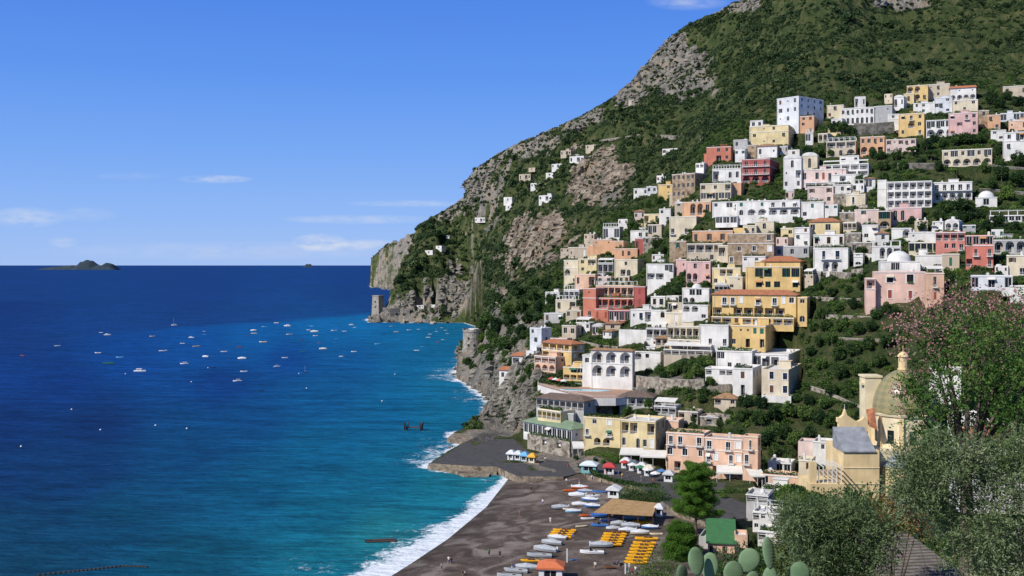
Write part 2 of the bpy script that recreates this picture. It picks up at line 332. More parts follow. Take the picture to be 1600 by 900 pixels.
def cast(u, v, d0=215, d1=3500):
    D = d0; k = (u-800)/F
    while D < d1:
        if HC-(v-HZ)/F*D <= ground(k*D, D): return D
        D *= 1.004
    return None
# beach sheet
ub = np.arange(560, 1220, 4.0); db = np.exp(np.arange(log(180), log(345), .006)); U2, D2 = np.meshgrid(ub, db); X2 = (U2-800)/F*D2
c2 = seg_dist(X2, D2, COAST); sgn = np.where(inside(X2, D2, LAND), 1, -1)
Z2 = np.clip(c2*sgn*.085, -1.6, 2.4)+.06*fbm(X2/3, D2/3, 4, 8)*np.clip(c2/8, 0, 1)+.25*fbm(X2/22, D2/9, 3, 18)*np.clip(c2*sgn/8, 0, 1)
ins = inside(X2, D2, BEACH) | ((c2 < 9) & (D2 < 332) & (U2 < 830))
a2, b2 = np.meshgrid(np.arange(len(ub)-1), np.arange(len(db)-1)); a2 = (b2*len(ub)+a2).ravel(); Q2 = np.stack([a2, a2+1, a2+1+len(ub), a2+len(ub)], -1)
Q2 = Q2[ins.ravel()[Q2].all(1)]
mb_, n_, l_, b_ = newmat('volcanic_sand'); b_.inputs['Roughness'].default_value = .9; b_.inputs['Specular IOR Level'].default_value = .2
def sand():
    n, l, b = n_, l_, b_
    g = n.new('ShaderNodeNewGeometry'); x = n.new('ShaderNodeTexNoise'); x.inputs['Scale'].default_value = .13; x.inputs['Detail'].default_value = 6; x.inputs['Distortion'].default_value = 1.2; l.new(g.outputs['Position'], x.inputs['Vector'])
    y = n.new('ShaderNodeTexNoise'); y.inputs['Scale'].default_value = 2.5; y.inputs['Detail'].default_value = 6; l.new(g.outputs['Position'], y.inputs['Vector'])
    a = n.new('ShaderNodeMath'); a.operation = 'MULTIPLY_ADD'; a.inputs[1].default_value = .35; l.new(y.outputs[0], a.inputs[0]); l.new(x.outputs[0], a.inputs[2])
    r = n.new('ShaderNodeValToRGB'); r.color_ramp.elements[0].position = .5; r.color_ramp.elements[0].color = (.056, .040, .030, 1); r.color_ramp.elements[1].position = .82; r.color_ramp.elements[1].color = (.215, .178, .146, 1)
    e = r.color_ramp.elements.new(.66); e.color = (.10, .075, .058, 1)
    l.new(a.outputs[0], r.inputs[0])
    # the strip the waves wash is wet and darker
    s_ = n.new('ShaderNodeSeparateXYZ'); l.new(g.outputs['Position'], s_.inputs[0]); w_ = n.new('ShaderNodeMapRange'); w_.inputs[1].default_value = .25; w_.inputs[2].default_value = .6; w_.inputs[3].default_value = .72; w_.inputs[4].default_value = 1
    l.new(s_.outputs[2], w_.inputs[0]); v = n.new('ShaderNodeVectorMath'); v.operation = 'SCALE'; l.new(r.outputs[0], v.inputs[0]); l.new(w_.outputs[0], v.inputs['Scale']); l.new(v.outputs[0], b.inputs['Base Color'])
    bp = n.new('ShaderNodeBump'); bp.inputs['Strength'].default_value = .6; bp.inputs['Distance'].default_value = .15; l.new(y.outputs[0], bp.inputs['Height']); l.new(bp.outputs[0], b.inputs['Normal'])
sand()
tag(link('beach', np_mesh('beach', np.stack([X2, D2, Z2], -1).reshape(-1, 3), Q2, mb_, True)), 'dark brown volcanic sand beach curving along the surf', 'beach', kind='structure')
def bz(x, y):
    X = np.array([x]); Y = np.array([y]); c = seg_dist(X, Y, COAST)[0]; return min(c*.085, 2.4)
def land_z(x, y):
    g = ground(x, y)
    if inside(np.array([x]), np.array([y]), BEACH)[0]: g = max(g, bz(x, y))
    return g

# ---------------------------------------------------------------- sea
us = np.concatenate([np.arange(-6000, -400, 280), np.arange(-400, 1300, 4.0), np.arange(1300, 4000, 300)])
ds = np.concatenate([np.exp(np.arange(log(8), log(190), .12)), np.exp(np.arange(log(190), log(1800), .0065)), np.exp(np.arange(log(1800), log(160000), .06))])
U3, D3 = np.meshgrid(us, ds); X3 = (U3-800)/F*D3; V3 = HC*F/D3+HZ
c3 = seg_dist(X3, D3, COAST)
def lin(c): return tuple(((x/255+.055)/1.055)**2.4 if x > 10 else x/255/12.92 for x in c)
SCOL = [(0,416,(9,33,105)),(300,416,(9,33,105)),(600,416,(9,33,105)),(0,470,(10,36,105)),(300,460,(9,38,108)),(560,450,(8,42,115)),(600,475,(8,50,122)),(0,530,(8,42,112)),
        (0,590,(6,46,120)),(100,600,(5,42,115)),(0,660,(4,34,98)),(150,660,(4,32,92)),(0,740,(4,40,96)),(130,740,(3,42,96)),(0,830,(2,52,92)),(60,890,(2,55,90)),(200,800,(2,62,102)),(300,700,(2,58,110)),(200,560,(5,58,135)),
        (300,540,(5,68,145)),(400,530,(4,80,152)),(500,510,(4,92,160)),(570,505,(4,98,162)),(640,515,(5,94,150)),(700,520,(5,90,135)),(450,560,(3,56,130)),(350,600,(3,46,118)),(550,560,(3,74,138)),(650,560,(5,90,142)),(700,590,(12,98,142)),
        (400,650,(2,60,118)),(500,620,(2,74,132)),(600,640,(3,86,136)),(700,650,(8,94,136)),(300,880,(2,72,104)),(400,760,(2,76,118)),(500,700,(2,82,126)),(500,800,(4,88,122)),(600,740,(5,90,128)),(680,760,(14,104,132)),(500,880,(10,98,124)),(740,745,(24,110,132)),(600,840,(28,112,130)),(800,600,(12,98,140)),(900,700,(12,98,140))]
cpu = np.array([(a, b) for a, b, c in SCOL], float); ccl = np.array([lin(c) for a, b, c in SCOL])
vq = np.stack([U3.ravel(), V3.ravel()], -1); wgt = 1/((((vq[:, None]-cpu[None])/np.array([1.3, .8]))**2).sum(-1)+400)**1.6; C3 = (wgt@ccl)/wgt.sum(1, keepdims=True)
# the deep navy water outside the bay ends on a sharp line
linev = np.interp(U3.ravel(), [-400, 0, 150, 270, 400, 500, 590, 1200], [640, 560, 524, 512, 505, 497, 489, 470])+2.0*fbm(X3.ravel()/60, D3.ravel()/60, 3, 12)
navy = np.array(lin((14, 50, 118))); k = np.clip((linev-V3.ravel())/5+.5, 0, 1)*np.clip((U3.ravel()+80)/330, 0.0, 1)
k = np.maximum(k, (V3.ravel() < 470)*1.0)[:, None]; C3 = C3*(1-k)+(navy*.8+C3*.2)*k
big = fbm(X3.ravel()/90, D3.ravel()/40, 4, 60)[:, None]; C3 = C3*(1+.13*big)
rocky = ((D3 > 345) & (D3 < 720)) | ((D3 > 1200) & (D3 < 1300)); wdt = np.interp(D3, [150, 235, 290, 335, 345, 480, 640, 760], [15, 12.5, 8.0, 3.8, 4.5, 7, 8, 5])
n3 = fbm(X3/9, D3/6, 4, 31); n4 = fbm(X3/30, D3/20, 3, 32)
fo = np.clip(1.1-c3/wdt-np.abs(n4)*np.where(rocky, .9, .25)+.35*n3, 0, 1)
soft = np.clip(1-c3/(wdt*3.4), 0, 1)*np.clip(.45+n4*1.6, 0, 1)*.5
fo = np.maximum(fo, soft*np.where(rocky, .9, .62)); fo = np.where(D3 > 3600, 0, fo)
sea_me = np_mesh('sea', np.stack([X3, D3, np.zeros_like(X3)], -1).reshape(-1, 3), (lambda a, b: np.stack([(b*len(us)+a).ravel(), (b*len(us)+a).ravel()+1, (b*len(us)+a).ravel()+1+len(us), (b*len(us)+a).ravel()+len(us)], -1))(*np.meshgrid(np.arange(len(us)-1), np.arange(len(ds)-1))), [], True)
C3 = C3*np.array([1.0, 1.0, .86])+np.array([.003, .0115, .010]); ca = sea_me.color_attributes.new('water', 'FLOAT_COLOR', 'POINT'); ca.data.foreach_set('color', np.concatenate([C3, np.ones((len(C3), 1))], 1).astype(np.float32).ravel())
fa = sea_me.attributes.new('foam', 'FLOAT', 'POINT'); fa.data.foreach_set('value', fo.ravel().astype(np.float32))
def sea_mat():
    m, n, l, b = newmat('sea_water'); b.inputs['Roughness'].default_value = .8; b.inputs['Specular IOR Level'].default_value = 0
    g = n.new('ShaderNodeNewGeometry'); A = n.new('ShaderNodeAttribute'); A.attribute_name = 'water'; Fo = n.new('ShaderNodeAttribute'); Fo.attribute_name = 'foam'
    mp = n.new('ShaderNodeMapping'); mp.inputs['Rotation'].default_value = (0, 0, radians(12)); mp.inputs['Scale'].default_value = (.45, 1, 1); l.new(g.outputs['Position'], mp.inputs[0])
    def nz(s, d, src=mp, r=.6):
        x = n.new('ShaderNodeTexNoise'); x.inputs['Scale'].default_value = s; x.inputs['Detail'].default_value = d; x.inputs['Roughness'].default_value = r; l.new(src.outputs[0], x.inputs['Vector']); return x.outputs[0]
    def mth(op, a, c=None, cl=False):
        x = n.new('ShaderNodeMath'); x.operation = op; x.use_clamp = cl
        for i, v in enumerate((a, c)):
            if v is None: continue
            if isinstance(v, (int, float)): x.inputs[i].default_value = v
            else: l.new(v, x.inputs[i])
        return x.outputs[0]
    h = mth('ADD', mth('MULTIPLY', nz(.09, 4), 1.8), mth('MULTIPLY', nz(.5, 6, r=.65), .55))
    bp = n.new('ShaderNodeBump'); bp.inputs['Strength'].default_value = 1.0; bp.inputs['Distance'].default_value = 1.6; l.new(h, bp.inputs['Height']); l.new(bp.outputs[0], b.inputs['Normal'])
    # water colour runs darker and lighter in long random streaks
    tv = n.new('ShaderNodeMapRange'); tv.inputs[1].default_value = .35; tv.inputs[2].default_value = .65; tv.inputs[3].default_value = .72; tv.inputs[4].default_value = 1.3
    mp3 = n.new('ShaderNodeMapping'); mp3.inputs['Rotation'].default_value = (0, 0, radians(12)); mp3.inputs['Scale'].default_value = (.25, 1, 1); l.new(g.outputs['Position'], mp3.inputs[0]); l.new(nz(.1, 7, mp3, .7), tv.inputs[0])
    mp4 = n.new('ShaderNodeMapping'); mp4.inputs['Rotation'].default_value = (0, 0, radians(9)); mp4.inputs['Scale'].default_value = (.3, 1, 1); l.new(g.outputs['Position'], mp4.inputs[0])
    rip = n.new('ShaderNodeMapRange'); rip.inputs[1].default_value = .38; rip.inputs[2].default_value = .64; rip.inputs[3].default_value = .78; rip.inputs[4].default_value = 1.3; l.new(nz(.42, 5, mp4, .7), rip.inputs[0])
    v = n.new('ShaderNodeVectorMath'); v.operation = 'SCALE'; l.new(A.outputs['Color'], v.inputs[0]); l.new(mth('MULTIPLY', tv.outputs[0], rip.outputs[0]), v.inputs['Scale'])
    fn = mth('ADD', mth('MULTIPLY', mth('SUBTRACT', nz(.7, 8, g, .75), .5), 2.0), mth('ADD', mth('MULTIPLY', mth('SUBTRACT', nz(.16, 5, g), .5), 1.3), .75))
    f = mth('MULTIPLY', mth('SUBTRACT', mth('ADD', Fo.outputs['Fac'], fn), 1.06), 3.2, True); f = mth('MULTIPLY', f, mth('MULTIPLY', Fo.outputs['Fac'], 5.0, True))
    cap = mth('MULTIPLY', mth('SUBTRACT', nz(.16, 7, mp3, .75), .735), 9.0, True)
    f = mth('MAXIMUM', f, mth('MULTIPLY', cap, .35))
    k = n.new('ShaderNodeMix'); k.data_type = 'RGBA'; l.new(f, k.inputs[0]); l.new(v.outputs[0], k.inputs[6]); k.inputs[7].default_value = (.78, .82, .84, 1); l.new(k.outputs[2], b.inputs['Base Color'])
    gl = n.new('ShaderNodeBsdfGlossy'); gl.inputs['Roughness'].default_value = .28; l.new(bp.outputs[0], gl.inputs['Normal']); ms = n.new('ShaderNodeMixShader'); ms.inputs[0].default_value = .045
    l.new(b.outputs[0], ms.inputs[1]); l.new(gl.outputs[0], ms.inputs[2]); l.new(ms.outputs[0], n['Material Output'].inputs[0])
    return m
sea_me.materials.append(sea_mat()); tag(link('sea', sea_me), 'deep blue sea turning turquoise towards the beach', 'sea', kind='structure')

# far islands on the horizon
def island(u0, u1, vb, prof, label, name='island'):
    D = HC*F/(vb-HZ); x0 = (u0-800)/F*D; x1 = (u1-800)/F*D; n = 90; m = 16; Vt = []; W_ = (x1-x0)
    for j in range(m):
        tt = j/(m-1)
        for i in range(n):
            s_ = i/(n-1); h = np.interp(s_, [p[0] for p in prof], [p[1] for p in prof])/F*D
            z = h*(sin(pi*min(1, tt*1.0))**.6 if 0 < tt < 1 else 0)*(1+.22*float(fbm(np.array([s_*14.]), np.array([tt*4.]), 4, 70)[0]))
            Vt.append((x0+s_*W_, D+(tt-.3)*W_*.35, max(z, 0)-1))
    Qn = [(j*n+i, j*n+i+1, (j+1)*n+i+1, (j+1)*n+i) for j in range(m-1) for i in range(n-1)]
    tag(link(name, np_mesh(name, Vt, Qn, ISL, True)), label, 'island', kind='structure')
ISL = flat('island_scrub', (.035, .055, .07), .95, var=.35, vs_=.012)
island(60, 182, 421.5, [(0,0),(.06,3.2),(.2,4.5),(.35,6.5),(.48,7),(.53,13),(.6,14.5),(.68,12),(.74,7),(.8,7),(.86,11.5),(.93,9),(1,0)], 'low rocky island with two humps on the left horizon')
island(472, 492, 417.5, [(0,0),(.3,4.5),(.6,5),(1,0)], 'tiny lone islet on the horizon near the middle')
# ---------------------------------------------------------------- shared building pieces (unit sized meshes)
W = (.77, .74, .685); CR = (.70, .60, .43); YE = (.72, .50, .21); PK = (.68, .43, .39); OR = (.66, .38, .22); RD = (.42, .115, .10); TN = (.40, .29, .18)
BE = (.56, .47, .35); GY = (.46, .45, .43); PP = (.72, .56, .49); SR = (.55, .20, .13); PE = (.76, .49, .34); LY = (.74, .60, .33); WB = (.67, .68, .68)
M_cop = flat('stone_coping', (.36, .33, .28), .9, var=.2, vs_=1)
M_wht = flat('white_paint', (.74, .73, .70), .6); M_glass = flat('dark_window_glass', (.014, .017, .02), .3, spec=.15); M_wood = flat('brown_wood', (.13, .06, .03), .6)
M_green = flat('green_paint', (.03, .14, .10), .5); M_blue = flat('blue_paint', (.04, .10, .32), .5); M_red = flat('brick_red_paint', (.33, .07, .04), .6); M_grey = flat('grey_roofing', (.42, .41, .39), .9, var=.25, vs_=.6)
M_roofw = flat('whitewashed_roof', (.68, .66, .62), .9, var=.2, vs_=.5); M_iron = flat('dark_iron', (.05, .05, .05), .5); M_dark = flat('painted_opening_shade', (.03, .028, .025), .9)  # M_dark: shade of tower windows and vent put into a near-black colour
M_canvas = flat('canvas_awning', (.72, .69, .62), .8, var=.12, vs_=.4); M_rail = flat('white_railing_paint', (.66, .65, .62), .5); M_cream = flat('cream_trim', (.70, .64, .5), .7)
def tile_mat():
    m, n, l, b = newmat('terracotta_tiles'); b.inputs['Roughness'].default_value = .85
    g = n.new('ShaderNodeTexCoord'); wv = n.new('ShaderNodeTexWave'); wv.inputs['Scale'].default_value = 1.0; wv.inputs['Distortion'].default_value = .6; l.new(g.outputs['Object'], wv.inputs['Vector'])
    x = n.new('ShaderNodeTexNoise'); x.inputs['Scale'].default_value = 1.4; x.inputs['Detail'].default_value = 6; l.new(g.outputs['Object'], x.inputs['Vector'])
    r = n.new('ShaderNodeValToRGB'); r.color_ramp.elements[0].position = .32; r.color_ramp.elements[0].color = (.30, .105, .045, 1); r.color_ramp.elements[1].position = .7; r.color_ramp.elements[1].color = (.56, .22, .10, 1)
    l.new(x.outputs[0], r.inputs[0]); l.new(r.outputs[0], b.inputs['Base Color'])
    bp = n.new('ShaderNodeBump'); bp.inputs['Strength'].default_value = .6; bp.inputs['Distance'].default_value = .12; l.new(wv.outputs[0], bp.inputs['Height']); l.new(bp.outputs[0], b.inputs['Normal']); return m
M_tile = tile_mat(); M_tileb = flat('brown_tiles', (.33, .19, .10), .9, var=.35, vs_=.8)
M_stone = stonework('rubble_stone', (.13, .11, .085), (.42, .37, .30), .9); M_stoneb = stonework('brown_stone_wall', (.22, .155, .10), (.42, .32, .22), .7); M_dstone = stonework('dark_stone_wall', (.07, .065, .055), (.2, .185, .16), .6)
F_vine = foliage('vine_leaves', (.03, .07, .015), (.09, .16, .035), (.16, .22, .05))

def frame_mesh(trim, mull, fm):
    mb = MB(); t = .055
    for (x0, x1, z0, z1) in ((0, t, 0, 1), (1-t, 1, 0, 1), (t, 1-t, 0, t*.7), (t, 1-t, 1-t*.7, 1)): mb.box(x0, x1, -.05, .05, z0, z1, 0)
    if mull: mb.box(.48, .52, -.04, .04, t*.7, 1-t*.7, 0)
    if mull > 1: mb.box(t, 1-t, -.04, .04, .62, .66, 0)
    if trim:
        for (x0, x1, z0, z1) in ((-.16, 0, -.06, 1.08), (1, 1.16, -.06, 1.08), (0, 1, 1, 1.08)): mb.box(x0, x1, -.3, -.225, z0, z1, 1)
        mb.box(-.2, 1.2, -.36, -.2, -.1, -.02, 1)
    return mb.mesh('window', [fm, M_wht if trim != 2 else M_cream])
U_pane = MB().box(.02, .98, .0, .03, .02, .98).mesh('pane', M_glass)
U_frame = {k: frame_mesh(t, m, f) for k, (t, m, f) in {'w': (0, 1, M_wht), 't': (1, 1, M_wht), 'c': (2, 2, M_wood), 'b': (1, 2, M_blue), 'g': (0, 1, M_green), 'r': (1, 1, M_wood)}.items()}
def shutter_mesh(m):
    mb = MB(); mb.box(-.52, -.02, -.29, -.235, 0, 1)
    for i in range(7): mb.box(-.46, -.08, -.31, -.285, .06+i*.13, .13+i*.13)
    return mb.mesh('shutter', m)
def closed_mesh(m):
    mb = MB(); mb.box(0, 1, -.14, -.08, 0, 1); mb.box(.485, .515, -.155, -.135, 0, 1)
    for i in range(8): mb.box(.05, .46, -.17, -.135, .05+i*.115, .11+i*.115); mb.box(.54, .95, -.17, -.135, .05+i*.115, .11+i*.115)
    return mb.mesh('shutter', m)
U_shut = {k: shutter_mesh(m) for k, m in (('g', M_green), ('n', M_wood), ('b', M_blue), ('w', M_wht), ('r', M_red))}
U_clos = {k: closed_mesh(m) for k, m in (('g', M_green), ('n', M_wood), ('b', M_blue), ('w', M_wht), ('r', M_red))}
def rail_mesh(n, m):
    mb = MB(); mb.box(0, 1, -.04, .04, .93, 1.0); mb.box(0, 1, -.025, .025, .06, .12)
    for i in range(n+1): x = i/n; mb.box(x-.006, x+.006, -.02, .02, 0, .95)
    return mb.mesh('railing', m)
U_rail = {'i': rail_mesh(14, M_iron), 'w': rail_mesh(14, M_rail)}
U_para = MB().box(0, 1, -.08, .08, 0, 1).mesh('parapet', M_wht)
U_slab = MB().box(0, 1, -1, 0, 0, 1).mesh('balcony', M_roofw)
U_chim = MB().box(-.4, .4, -.4, .4, 0, 1.3).box(-.5, .5, -.5, .5, 1.3, 1.42).box(-.3, .3, -.3, .3, 1.42, 1.75).mesh('chimney', M_roofw)
U_tank = MB().box(-.9, .9, -.5, .5, 0, .25).lathe([(0, .25), (.7, .25), (.75, .6), (.7, 1.3), (0, 1.45)], n=12).mesh('water_tank', M_roofw)
def ant():
    mb = MB(); mb.tube((0, 0, 0), (0, 0, 3.4), .035); mb.tube((-.6, 0, 3.1), (.6, 0, 3.1), .03)
    for i in range(5): mb.tube((-.5+i*.25, -.25, 3.1), (-.5+i*.25, .25, 3.1), .02)
    return mb.mesh('antenna', M_iron)
U_ant = ant()
def awn(m):
    mb = MB(); mb.poly([(0, 0, 0), (0, -1.1, -.5), (1, -1.1, -.5), (1, 0, 0)]); mb.poly([(0, -1.1, -.75), (1, -1.1, -.75), (1, -1.1, -.5), (0, -1.1, -.5)]); mb.poly([(0, 0, 0), (0, 0, -.5), (0, -1.1, -.5)]); mb.poly([(1, 0, 0), (1, -1.1, -.5), (1, 0, -.5)]); return mb.mesh('awning', m)
U_awn = [awn(M_canvas), awn(flat('orange_canvas', (.50, .24, .10), .8)), awn(M_canvas), awn(flat('green_canvas', (.05, .16, .09), .8)), awn(M_canvas), awn(flat('striped_canvas', (.55, .5, .38), .8))]
BLDG = []; FOOT = [[(-34, 628), (-13, 628), (-13, 655), (-34, 655)], [(-182, 1235), (-140, 1235), (-140, 1285), (-182, 1285)]]; PADS = []; OCC = []
JR = random.Random(31)
def openings(mb, Mp, Wd, z0, z1, rows, acc, cls):
    rows = rows.split('|'); fh = (z1-z0)/len(rows)
    for ri, row in enumerate(rows):
        n = max(len(row), 1); cw = Wd/n; fa = z1-fh*(ri+1); fb = fa+fh
        def q(s0, s1, a, b, d=0):
            if s1-s0 > 1e-4 and b-a > 1e-4: mb.poly([Mp(s0, d, a), Mp(s1, d, a), Mp(s1, d, b), Mp(s0, d, b)])
        run = []
        for ci, ch in enumerate(row):
            c0, c1 = ci*cw, (ci+1)*cw
            if ch in '. ': q(c0, c1, fa, fb); continue
            if ch == 'w' and JR.random() < .2: ch = JR.choice('SsSo')
            jt = JR.uniform(.86, 1.16)
            ow, a, b, rec, arch = {'w': (min(1.5, .5*cw), .28, .75, .3, 0), 's': (min(1.15, .36*cw), .28, .76, .22, 0), 'S': (min(1.3, .5*cw), .25, .76, .22, 0), 'd': (min(1.45, .46*cw), .05, .70, .22, 0),
                'D': (min(1.45, .46*cw), .05, .70, .22, 0), 'B': (min(1.7, .5*cw), .05, .74, .22, 0), 'A': (min(1.9, .55*cw), .06, .80, .3, 1), 'a': (.76*cw, .04, .86, 1.9, 1), 'l': (.86*cw, .05, .80, 1.9, 0), 'g': (.88*cw, .12, .84, .2, 0),
                'p': (.6*cw, .02, .78, 1.2, 0), 'o': (min(.7, .4*cw), .45, .66, .18, 0), 'W': (.62*cw, .27, .78, .22, 0)}[ch]
            if ch in 'wsSdDBAW': ow *= jt; b = a+(b-a)*(.92+.16*JR.random()) if ch in 'wsSW' else b
            s0 = (c0+c1-ow)/2+(cw*.06*(JR.random()-.5) if ch in 'wsSo' else 0); s1 = s0+ow; a = fa+a*fh; b = fa+b*fh
            q(c0, c1, fa, a); q(c0, c1, b, fb); q(c0, s0, a, b); q(s1, c1, a, b)
            zs = b
            if arch:
                rise = min(ow/2, (b-a)*.55); zs = b-rise; k = 8; pts = [((s0+s1)/2-ow/2*cos(pi*i/k), zs+rise*sin(pi*i/k)) for i in range(k+1)]
                for (xa, za), (xb, zb) in zip(pts[:-1], pts[1:]):
                    if abs(za-b) > 1e-4 or abs(zb-b) > 1e-4: mb.poly([Mp(xa, 0, za), Mp(xb, 0, zb), Mp(xb, 0, b+.0), Mp(xa, 0, b+.0)])
                    mb.poly([Mp(xa, 0, za), Mp(xa, rec, za), Mp(xb, rec, zb), Mp(xb, 0, zb)])
            else: mb.poly([Mp(s0, 0, b), Mp(s0, rec, b), Mp(s1, rec, b), Mp(s1, 0, b)])
            mb.poly([Mp(s0, 0, a), Mp(s1, 0, a), Mp(s1, rec, a), Mp(s0, rec, a)]); mb.poly([Mp(s0, 0, a), Mp(s0, rec, a), Mp(s0, rec, zs), Mp(s0, 0, zs)]); mb.poly([Mp(s1, 0, a), Mp(s1, 0, zs), Mp(s1, rec, zs), Mp(s1, rec, a)])
            if rec > 1 and ch != 'p':  # loggia: back wall with a door in it
                dw = min(1.6, ow*.45); m0 = (s0+s1-dw)/2; db = a+(b-a)*.72
                mb.poly([Mp(s0, rec, a), Mp(m0, rec, a), Mp(m0, rec, b), Mp(s0, rec, b)]); mb.poly([Mp(m0+dw, rec, a), Mp(s1, rec, a), Mp(s1, rec, b), Mp(m0+dw, rec, b)]); mb.poly([Mp(m0, rec, db), Mp(m0+dw, rec, db), Mp(m0+dw, rec, b), Mp(m0, rec, b)])
                acc.append(('door', m0, rec+.05, a+.01, dw, db-a-.01, cls)); acc.append(('rail', s0, .06, a, ow, min(1.0, fh*.3), cls))
            elif ch == 'p': acc.append(('door', s0, rec-.1, a+.01, ow, b-a-.01, cls))
            elif ch == 'g':
                nn = max(1, round(ow/1.7))
                for j in range(nn): acc.append(('win', s0+ow/nn*j+.03, rec, a, ow/nn-.06, b-a, cls))
            else:
                acc.append(('shutwin' if ch == 's' else 'closed' if ch == 'S' else 'win', s0, rec, a, ow, b-a, cls))
                if ch == 'd': acc.append(('balc', s0-.5, 0, a-.22, ow+1.0, min(1.0, fh*.27), cls))
                if ch in 'DB': run.append((c0, c1, a))
        if run:
            r0, r1 = run[0][0], run[-1][1]; w_ = r1-r0; acc.append(('balc', r0+.08*cw, 0, run[0][2]-.24, w_-.16*cw, min(1.0, fh*.27), cls))
def house(u0, u1, vt, vb, col, rows, label, yaw=24, us=None, srows=None, dp=None, roof='flat', fr='w', sh='n', rail='w', mat=None, d=None, name='house', cat='house', group=None, clutter=2, corn=True, trim=None, pg=None, extend=7, roofmat=None):
    a = radians(yaw); uc = (u0+u1)/2; D = d or cast(uc, vb) or 500
    k0, k1 = (u0-800)/F, (u1-800)/F
    y0 = D
    for _ in range(3):
        x0 = k0*y0; Wd = (k1*y0-x0)/(cos(a)+k1*sin(a)); y0 = D+Wd/2*sin(a)
    x0 = k0*y0; Wd = (k1*y0-x0)/(cos(a)+k1*sin(a)); ym = y0-Wd/2*sin(a)
    zb = HC-(vb-HZ)/F*ym; zt = HC-(vt-HZ)/F*ym; H = zt-zb
    x1, y1 = x0+Wd*cos(a), y0-Wd*sin(a)
    if us:
        k2 = (us-800)/F; den = sin(a)-k2*cos(a); dp = (k2*y1-x1)/den if den > .02 else 9; dp = min(max(dp, 3), 26)
    dp = dp or min(max(7, Wd*.7), 11)
    root = empty(name, (x0, y0, zb), -a, label, cat, group)
    R_ = lambda p: (x0+p[0]*cos(a)+p[1]*sin(a), y0-p[0]*sin(a)+p[1]*cos(a))
    FOOT.append([R_((-.5, -1.0)), R_((Wd+.5, -1.0)), R_((Wd+.5, dp)), R_((-.5, dp))]); BLDG.append((label, uc, (vt+vb)/2, root))
    OCC.append((u0-1, max(u1, us or u1)+1, vt-2, vb+1)); PADS.append((FOOT[-1], zb))
    wm_ = mat or plaster(col); acc = []; mb = MB()
    fr_ = lambda s, dd, z: (s, dd, z); rt_ = lambda s, dd, z: (Wd-dd, s, z)
    nr = len(rows.split('|'))
    if srows is None:
        nc = max(1, int(dp/4.5)); srows = '|'.join([('w'*nc if (i+int(uc)) % 3 else 'o'*nc) for i in range(nr)])
    openings(mb, fr_, Wd, 0, H, rows, acc, 0)
    openings(mb, rt_, dp, 0, H, srows, acc, 1)
    g0 = min(ground(*R_(p))-zb for p in ((0, 0), (Wd, 0), (Wd, dp*.5))); lo = max(min(g0-1.5, -.8), -extend)
    P = [(0, 0), (Wd, 0), (Wd, dp), (0, dp)]
    for i in range(4):
        p, q_ = P[i], P[(i+1) % 4]; mb.poly([(*p, lo), (*q_, lo), (*q_, 0), (*p, 0)])
        if i > 1: mb.poly([(*p, 0), (*q_, 0), (*q_, H), (*p, H)])
    ph = .7 if roof in ('flat', 'pergola', 'awning', 'plants') else 0; t = .25
    if ph:
        Pi = [(t, t), (Wd-t, t), (Wd-t, dp-t), (t, dp-t)]
        for i in range(4):
            j = (i+1) % 4; mb.poly([(*P[i], H), (*P[j], H), (*Pi[j], H), (*Pi[i], H)]); mb.poly([(*Pi[i], H), (*Pi[j], H), (*Pi[j], H-ph), (*Pi[i], H-ph)])
    mb.build('wall', wm_, root)
    if corn:
        c = MB(); ch_ = .28
        for z in ([H-.3-ph*.2]+([H*(1-1/nr)-.1] if nr > 2 and (int(u0) % 2) else [])):
            c.box(-.16, Wd+.16, -.16, -.004, z, z+ch_*.8); c.box(Wd+.004, Wd+.16, -.004, dp, z, z+ch_*.8)
        c.build('cornice', trim or (M_wht if col != W else M_roofw), root)
    if roof == 'tile' or roof == 'tileb' or roof == 'gable':
        m_ = MB(); e = .55; rh = min(dp, Wd)*.2; A = [(-e, -e, H), (Wd+e, -e, H), (Wd+e, dp+e, H), (-e, dp+e, H)]
        ins_ = 0.3 if roof == 'gable' else min(dp, Wd)*.42
        r0 = (ins_, dp*.5, H+rh); r1 = (Wd-ins_, dp*.5, H+rh)
        m_.poly([A[0], A[1], r1, r0]); m_.poly([A[1], A[2], r1]); m_.poly([A[2], A[3], r0, r1]); m_.poly([A[3], A[0], r0]); B_ = [(x, y, z-.18) for x, y, z in A]
        for i in range(4): j = (i+1) % 4; m_.poly([B_[i], B_[j], A[j], A[i]])
        m_.poly(B_[::-1]); rf = m_.build('roof', roofmat or (M_tileb if roof == 'tileb' else M_tile), root); base = H+rh*.5
    elif roof == 'green':
        m_ = MB(); m_.poly([(-.4, -.5, H+.05), (Wd+.4, -.5, H+.05), (Wd+.4, dp, H+3.2), (-.4, dp, H+3.2)]); m_.poly([(-.4, -.5, H-.15), (-.4, dp, H-.15), (-.4, dp, H+3.2), (-.4, -.5, H+.05)]); m_.poly([(Wd+.4, -.5, H-.15), (Wd+.4, -.5, H+.05), (Wd+.4, dp, H+3.2), (Wd+.4, dp, H-.15)]); m_.poly([(-.4, -.5, H-.15), (Wd+.4, -.5, H-.15), (Wd+.4, -.5, H+.05), (-.4, -.5, H+.05)]); m_.poly([(-.4, dp, H-.15), (-.4, dp, H+3.2), (Wd+.4, dp, H+3.2), (Wd+.4, dp, H-.15)]); rf = m_.build('roof', roofmat, root); base = H
    elif roof == 'vault':
        m_ = MB(); k = 10; rh = min(Wd*.22, 2.6); pts = [(Wd/2-Wd/2*cos(pi*i/k), H+rh*sin(pi*i/k)) for i in range(k+1)]
        for (xa, za), (xb, zb_) in zip(pts[:-1], pts[1:]): m_.poly([(xa, -.1, za), (xb, -.1, zb_), (xb, dp, zb_), (xa, dp, za)])
